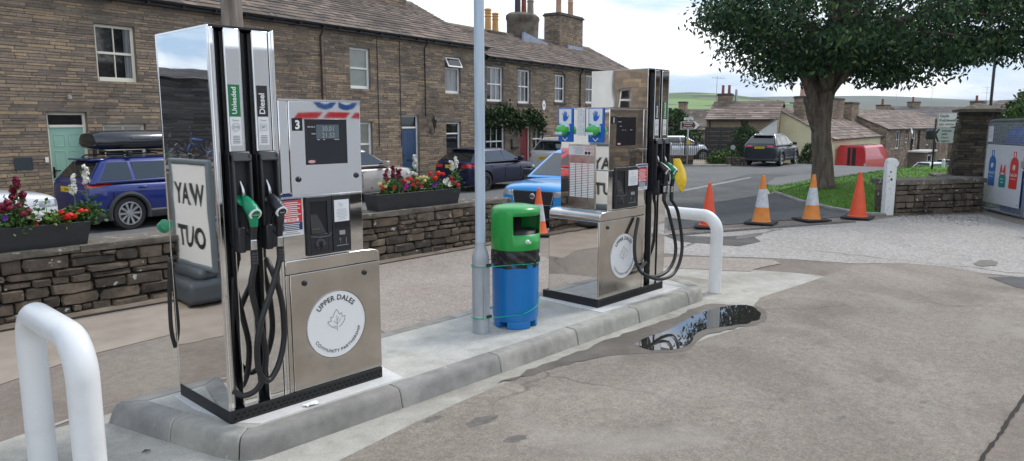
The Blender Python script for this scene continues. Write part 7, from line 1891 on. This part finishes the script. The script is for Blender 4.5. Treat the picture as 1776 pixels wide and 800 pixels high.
k=MB(); k.prism([(-.40,zb2-.27),(-.24,zb2-.07),(-.18,zb2-.07),(-.30,zb2-.27),(-.18,zb2-.55),(-.24,zb2-.55)],-.024,-.02,'y')
for i,s in enumerate(('Sedbergh','A684','Hawes','Ingleton')): k.text(s,FR(-.12,-.0245,zb2-.165-.125*i),.10,'LEFT',off=.01)
k.build('lower_lettering',SBK,o)
k=MB(); k.lathe([(.16,-.05),(.18,0),(.18,.25),(.1,.33)],12,(-.42,.12,zb2-.4)); k.build('sign_lamp_back',SBK,t)
# thin dark lamp column behind the pillar
t=thing('lamp_column','thin dark lamp column rising behind the stone pillar into the tree crown','lamp post',gp_(1707,24)); k=MB(); k.tube([(0,0,-.1),(0,0,4.2)],.045,10); k.build('column_shaft',GUT,t,smooth=True); k=MB(); k.tube([(0,0,4.2),(0,0,4.5),(.3,.2,4.7)],.03,8); k.build('lamp_arm',GUT,t); k=MB(); k.box(.2,.6,.08,.28,4.66,4.76); k.build('lamp_head',GUT,t,bevel=.02)
t=thing('bollard','small white bollard on the grass beneath the grey road sign','bollard',gp_(1635,28,.1)); k=MB(); k.lathe([(.06,0),(.06,.35),(.05,.40),(.02,.42)],12); k.build('bollard_body',WHITE,t,smooth=40)
# ---------------------------------------------------------------- what the polished steel mirrors: things left of and behind the camera
RM=random.Random(3)
# long dark slate-stone barn beyond the street end
DKST=stonemat('dark_slate_stone',[(.05,.052,.056),(.07,.072,.077),(.038,.04,.044),(.09,.092,.095)],.7,9,bs=.6,dark=(.6,1.2))
bt=thing('barn','long low barn of dark slaty stone left of the terrace, seen only mirrored','barn',(-16,25.5,0),0)
m=MB(); stone_front(m,0,15,-.5,3.3,(),(.05,.11),(.3,.9),RM); m.box(0,15,.02,6,-.5,3.26,1); m.build('wall',[DKST,MORT],bt)
r=MB(); slates(r,-.1,15.1,-.15,3.26,3,3.8,rnd=RM,exp=(.5,.4),w=(.5,1)); r.add([(0,0,3.26),(15,0,3.26),(15,3,3.8),(0,3,3.8),(15,6,3.26),(0,6,3.26)],[(0,1,2,3),(3,2,4,5)]); r.build('roof',SLATE_DK,bt)
pf=MB(); pf.box(-8.0,-1.6,16.2,19.0,-.6,.72); tag(pf.build('raised_pavement',DRESS,bevel=.03),kind='structure')
def bike(loc,rz,fm,label):
    t=thing('bicycle',label,'bicycle',loc,rz,'bicycles parked on the raised pavement')
    for x in (0,1.02):
        w_=MB(); w_.tube([(x+.34*math.cos(a),0,.34+.34*math.sin(a)) for a in [2*PI*i/28 for i in range(29)]],.018,6); o=w_.build('wheel',TYRE,t)
        s=MB()
        for i in range(12): a=2*PI*i/12; s.tube([(x,0,.34),(x+.33*math.cos(a),0,.34+.33*math.sin(a))],.0025,4,cap=False)
        s.build('spokes',RIMS,o)
    f=MB()
    for a,b in (((0,.34),(.42,.30)),((.42,.30),(.30,.82)),((.36,.62),(.84,.70)),((.42,.30),(.84,.62)),((0,.34),(.34,.72)),((.84,.60),(.80,.86)),((.85,.60),(1.02,.34))): f.tube([(a[0],0,a[1]),(b[0],0,b[1])],.017,8)
    f.build('bike_frame',fm,t,smooth=True)
    f=MB(); f.box(.18,.42,-.07,.07,.86,.90); f.tube([(.30,0,.8),(.29,0,.87)],.014,6); f.build('saddle',GUT,t,bevel=.015)
    f=MB(); f.tube([(.80,0,.86),(.79,0,.95)],.014,6); f.tube([(.80,-.30,.98),(.83,-.12,.95),(.83,.12,.95),(.80,.30,.98)],.012,6); f.build('handlebar',GUT,t)
    f=MB(); f.tube([(.42+.09*math.cos(a),-.03,.30+.09*math.sin(a)) for a in [2*PI*i/16 for i in range(17)]],.006,5); f.build('chainring',RIMS,t)
bike((-5.3,16.5,.72),R(8),mat('bike_red',(.4,.02,.05),.3),'red framed bicycle at the left of the parked row')
bike((-4.7,16.9,.72),R(14),mat('bike_blue',(.02,.10,.4),.3),'blue framed bicycle in the middle of the parked row')
bike((-4.0,16.6,.72),R(-4),mat('bike_black',(.02,.02,.025),.3),'black framed bicycle at the right of the parked row')
bike((-3.3,16.95,.72),R(5),mat('bike_green',(.02,.2,.1),.3),'green framed bicycle at the far right of the parked row')
# WAY OUT board
vp=atF(333,380,7.2); sx_=2*1.727-vp.x; sy_=vp.y
t=thing('way_out_sign','grey framed swing board reading WAY OUT, mirrored in the near pump','sign',(sx_,sy_,0),R(90))
FG=mat('sign_frame_grey',(.10,.125,.14),.5)
k=MB(); x0,x1,z0,z1=-.47,.43,.34,1.44; e=.055
k.box(x0,x0+e,-.03,.03,z0,z1); k.box(x1-e,x1,-.03,.03,z0,z1); k.box(x0+e,x1-e,-.03,.03,z1-e,z1); k.box(x0+e,x1-e,-.03,.03,z0,z0+e); k.build('sign_frame',FG,t,bevel=.02,seg=3)
k=MB(); k.box(x0+e,x1-e,-.012,.012,z0+e,z1-e); o=k.build('sign_panel',mat('poster_white',(.60,.60,.58),.6),t)
def sten(k,s,z,size):
    k.text(s,frame((0,-.014,z),(1,0,0),(0,0,1)),size,off=.035)
k=MB(); sten(k,'WAY',.99,.29); sten(k,'OUT',.56,.29); k.build('sign_lettering',SBK,o)
k=MB(); k.box(-.38,.38,-.22,.22,.04,.26); k.box(-.30,.30,-.10,.10,.24,.36); k.build('sign_base',mat('base_grey',(.05,.06,.07),.5),t,bevel=.05,seg=3)
k=MB()
for s_ in (-.28,.28): k.tube([(s_,-.2,.06),(s_,.2,.06)],.05,12)
k.build('base_wheels',GUT,t,smooth=40)
# white gabled house and red car further left
t,L=simple_house('house','white rendered house left of the yard, seen only mirrored',Vector((-11.9,16.75,0)),Vector((-11.8,23,0)),-.4,4.6,7.4,7,WREND,SLATE,(),60,stone=False)
t,L=simple_house('house','brown stone house joined to the white one, seen only mirrored',Vector((-12.5,6,0)),Vector((-12,16.7,0)),-.4,4.6,7.2,7,HOUSE,SLATE,[(10.0,10.6,2.2,3.1),(6,7,2.6,3.8)],62)
window(t,10.0,10.6,2.2,3.1,bars=(0,0)); window(t,6,7,2.6,3.8)
car('parked_car','red hatchback left of the yard, seen only mirrored in the far pump','car',(-7.5,12.4,gz(-7.5,12.4)),R(20),4.0,1.75,1.48,1.0,.85,.8,3.3,.33,(.1,.6,2.2,3.05),.6,REDC,zs=.2,splits=(1.0,),clad=False,detail=False)
# white delivery van behind the camera
v=thing('delivery_van','white box delivery van with blue lettering and red dashes, mirrored in the near pump','van',(4.6,-5.2,0),0)
k=MB(); k.box(0,5.4,0,2.1,.55,2.95); k.build('box_body',mat('van_white',(.74,.75,.76),.35),v,bevel=.05)
k=MB(); k.prism([(5.45,.4),(7.1,.4),(7.15,1.1),(6.6,1.3),(6.2,2.1),(5.45,2.2)],.05,2.05,'y'); k.build('cab',mat('van_white',(.74,.75,.76),.35),v,bevel=.06)
k=MB(); k.box(0,7.0,.2,1.9,.35,.56); k.build('chassis',CLAD,v)
for x in (1.2,6.2):
    for y in (.05,1.85): w_=MB(); w_.lathe([(.2,-.1),(.36,-.1),(.36,.1),(.2,.1)],20,M=Matrix.Translation((x,y,.36))@Matrix.Rotation(R(90),4,'X')); w_.build('wheel',TYRE,v,smooth=40)
k=MB(); M=frame((2.9,2.104,2.02),(-1,0,0),(0,0,1)); k.text('TESCO',M,.62,off=.03); k.build('van_lettering',mat('letter_blue',(.02,.10,.32),.4),v)
k=MB()
for i in range(5): k.prism([(1.6+i*.55,1.86),(2.05+i*.55,1.86),(2.15+i*.55,1.96),(1.7+i*.55,1.96)],2.104,2.108,'y')
k.build('red_dashes',mat('letter_red',(.6,.02,.03),.4),v)
# stone workshop behind the yard, right of the camera
t,L=simple_house('workshop','brown stone workshop behind the yard, mirrored in the far pump',Vector((31,-6,0)),Vector((16,-6.5,0)),-.5,3.4,5.6,7,HOUSE,SLATE,[(4,6,1,2.2)],61)
window(t,4,6,1,2.2)
t=thing('stone_wall','dry stone wall before the workshop, mirrored in the far pump','wall',(28,-3.4,-.1),R(180)); dry_wall(t,11,1.1,.45,23,big=(.12,.22)); coping(t,11,1.1,-.03,.48,.07,24)
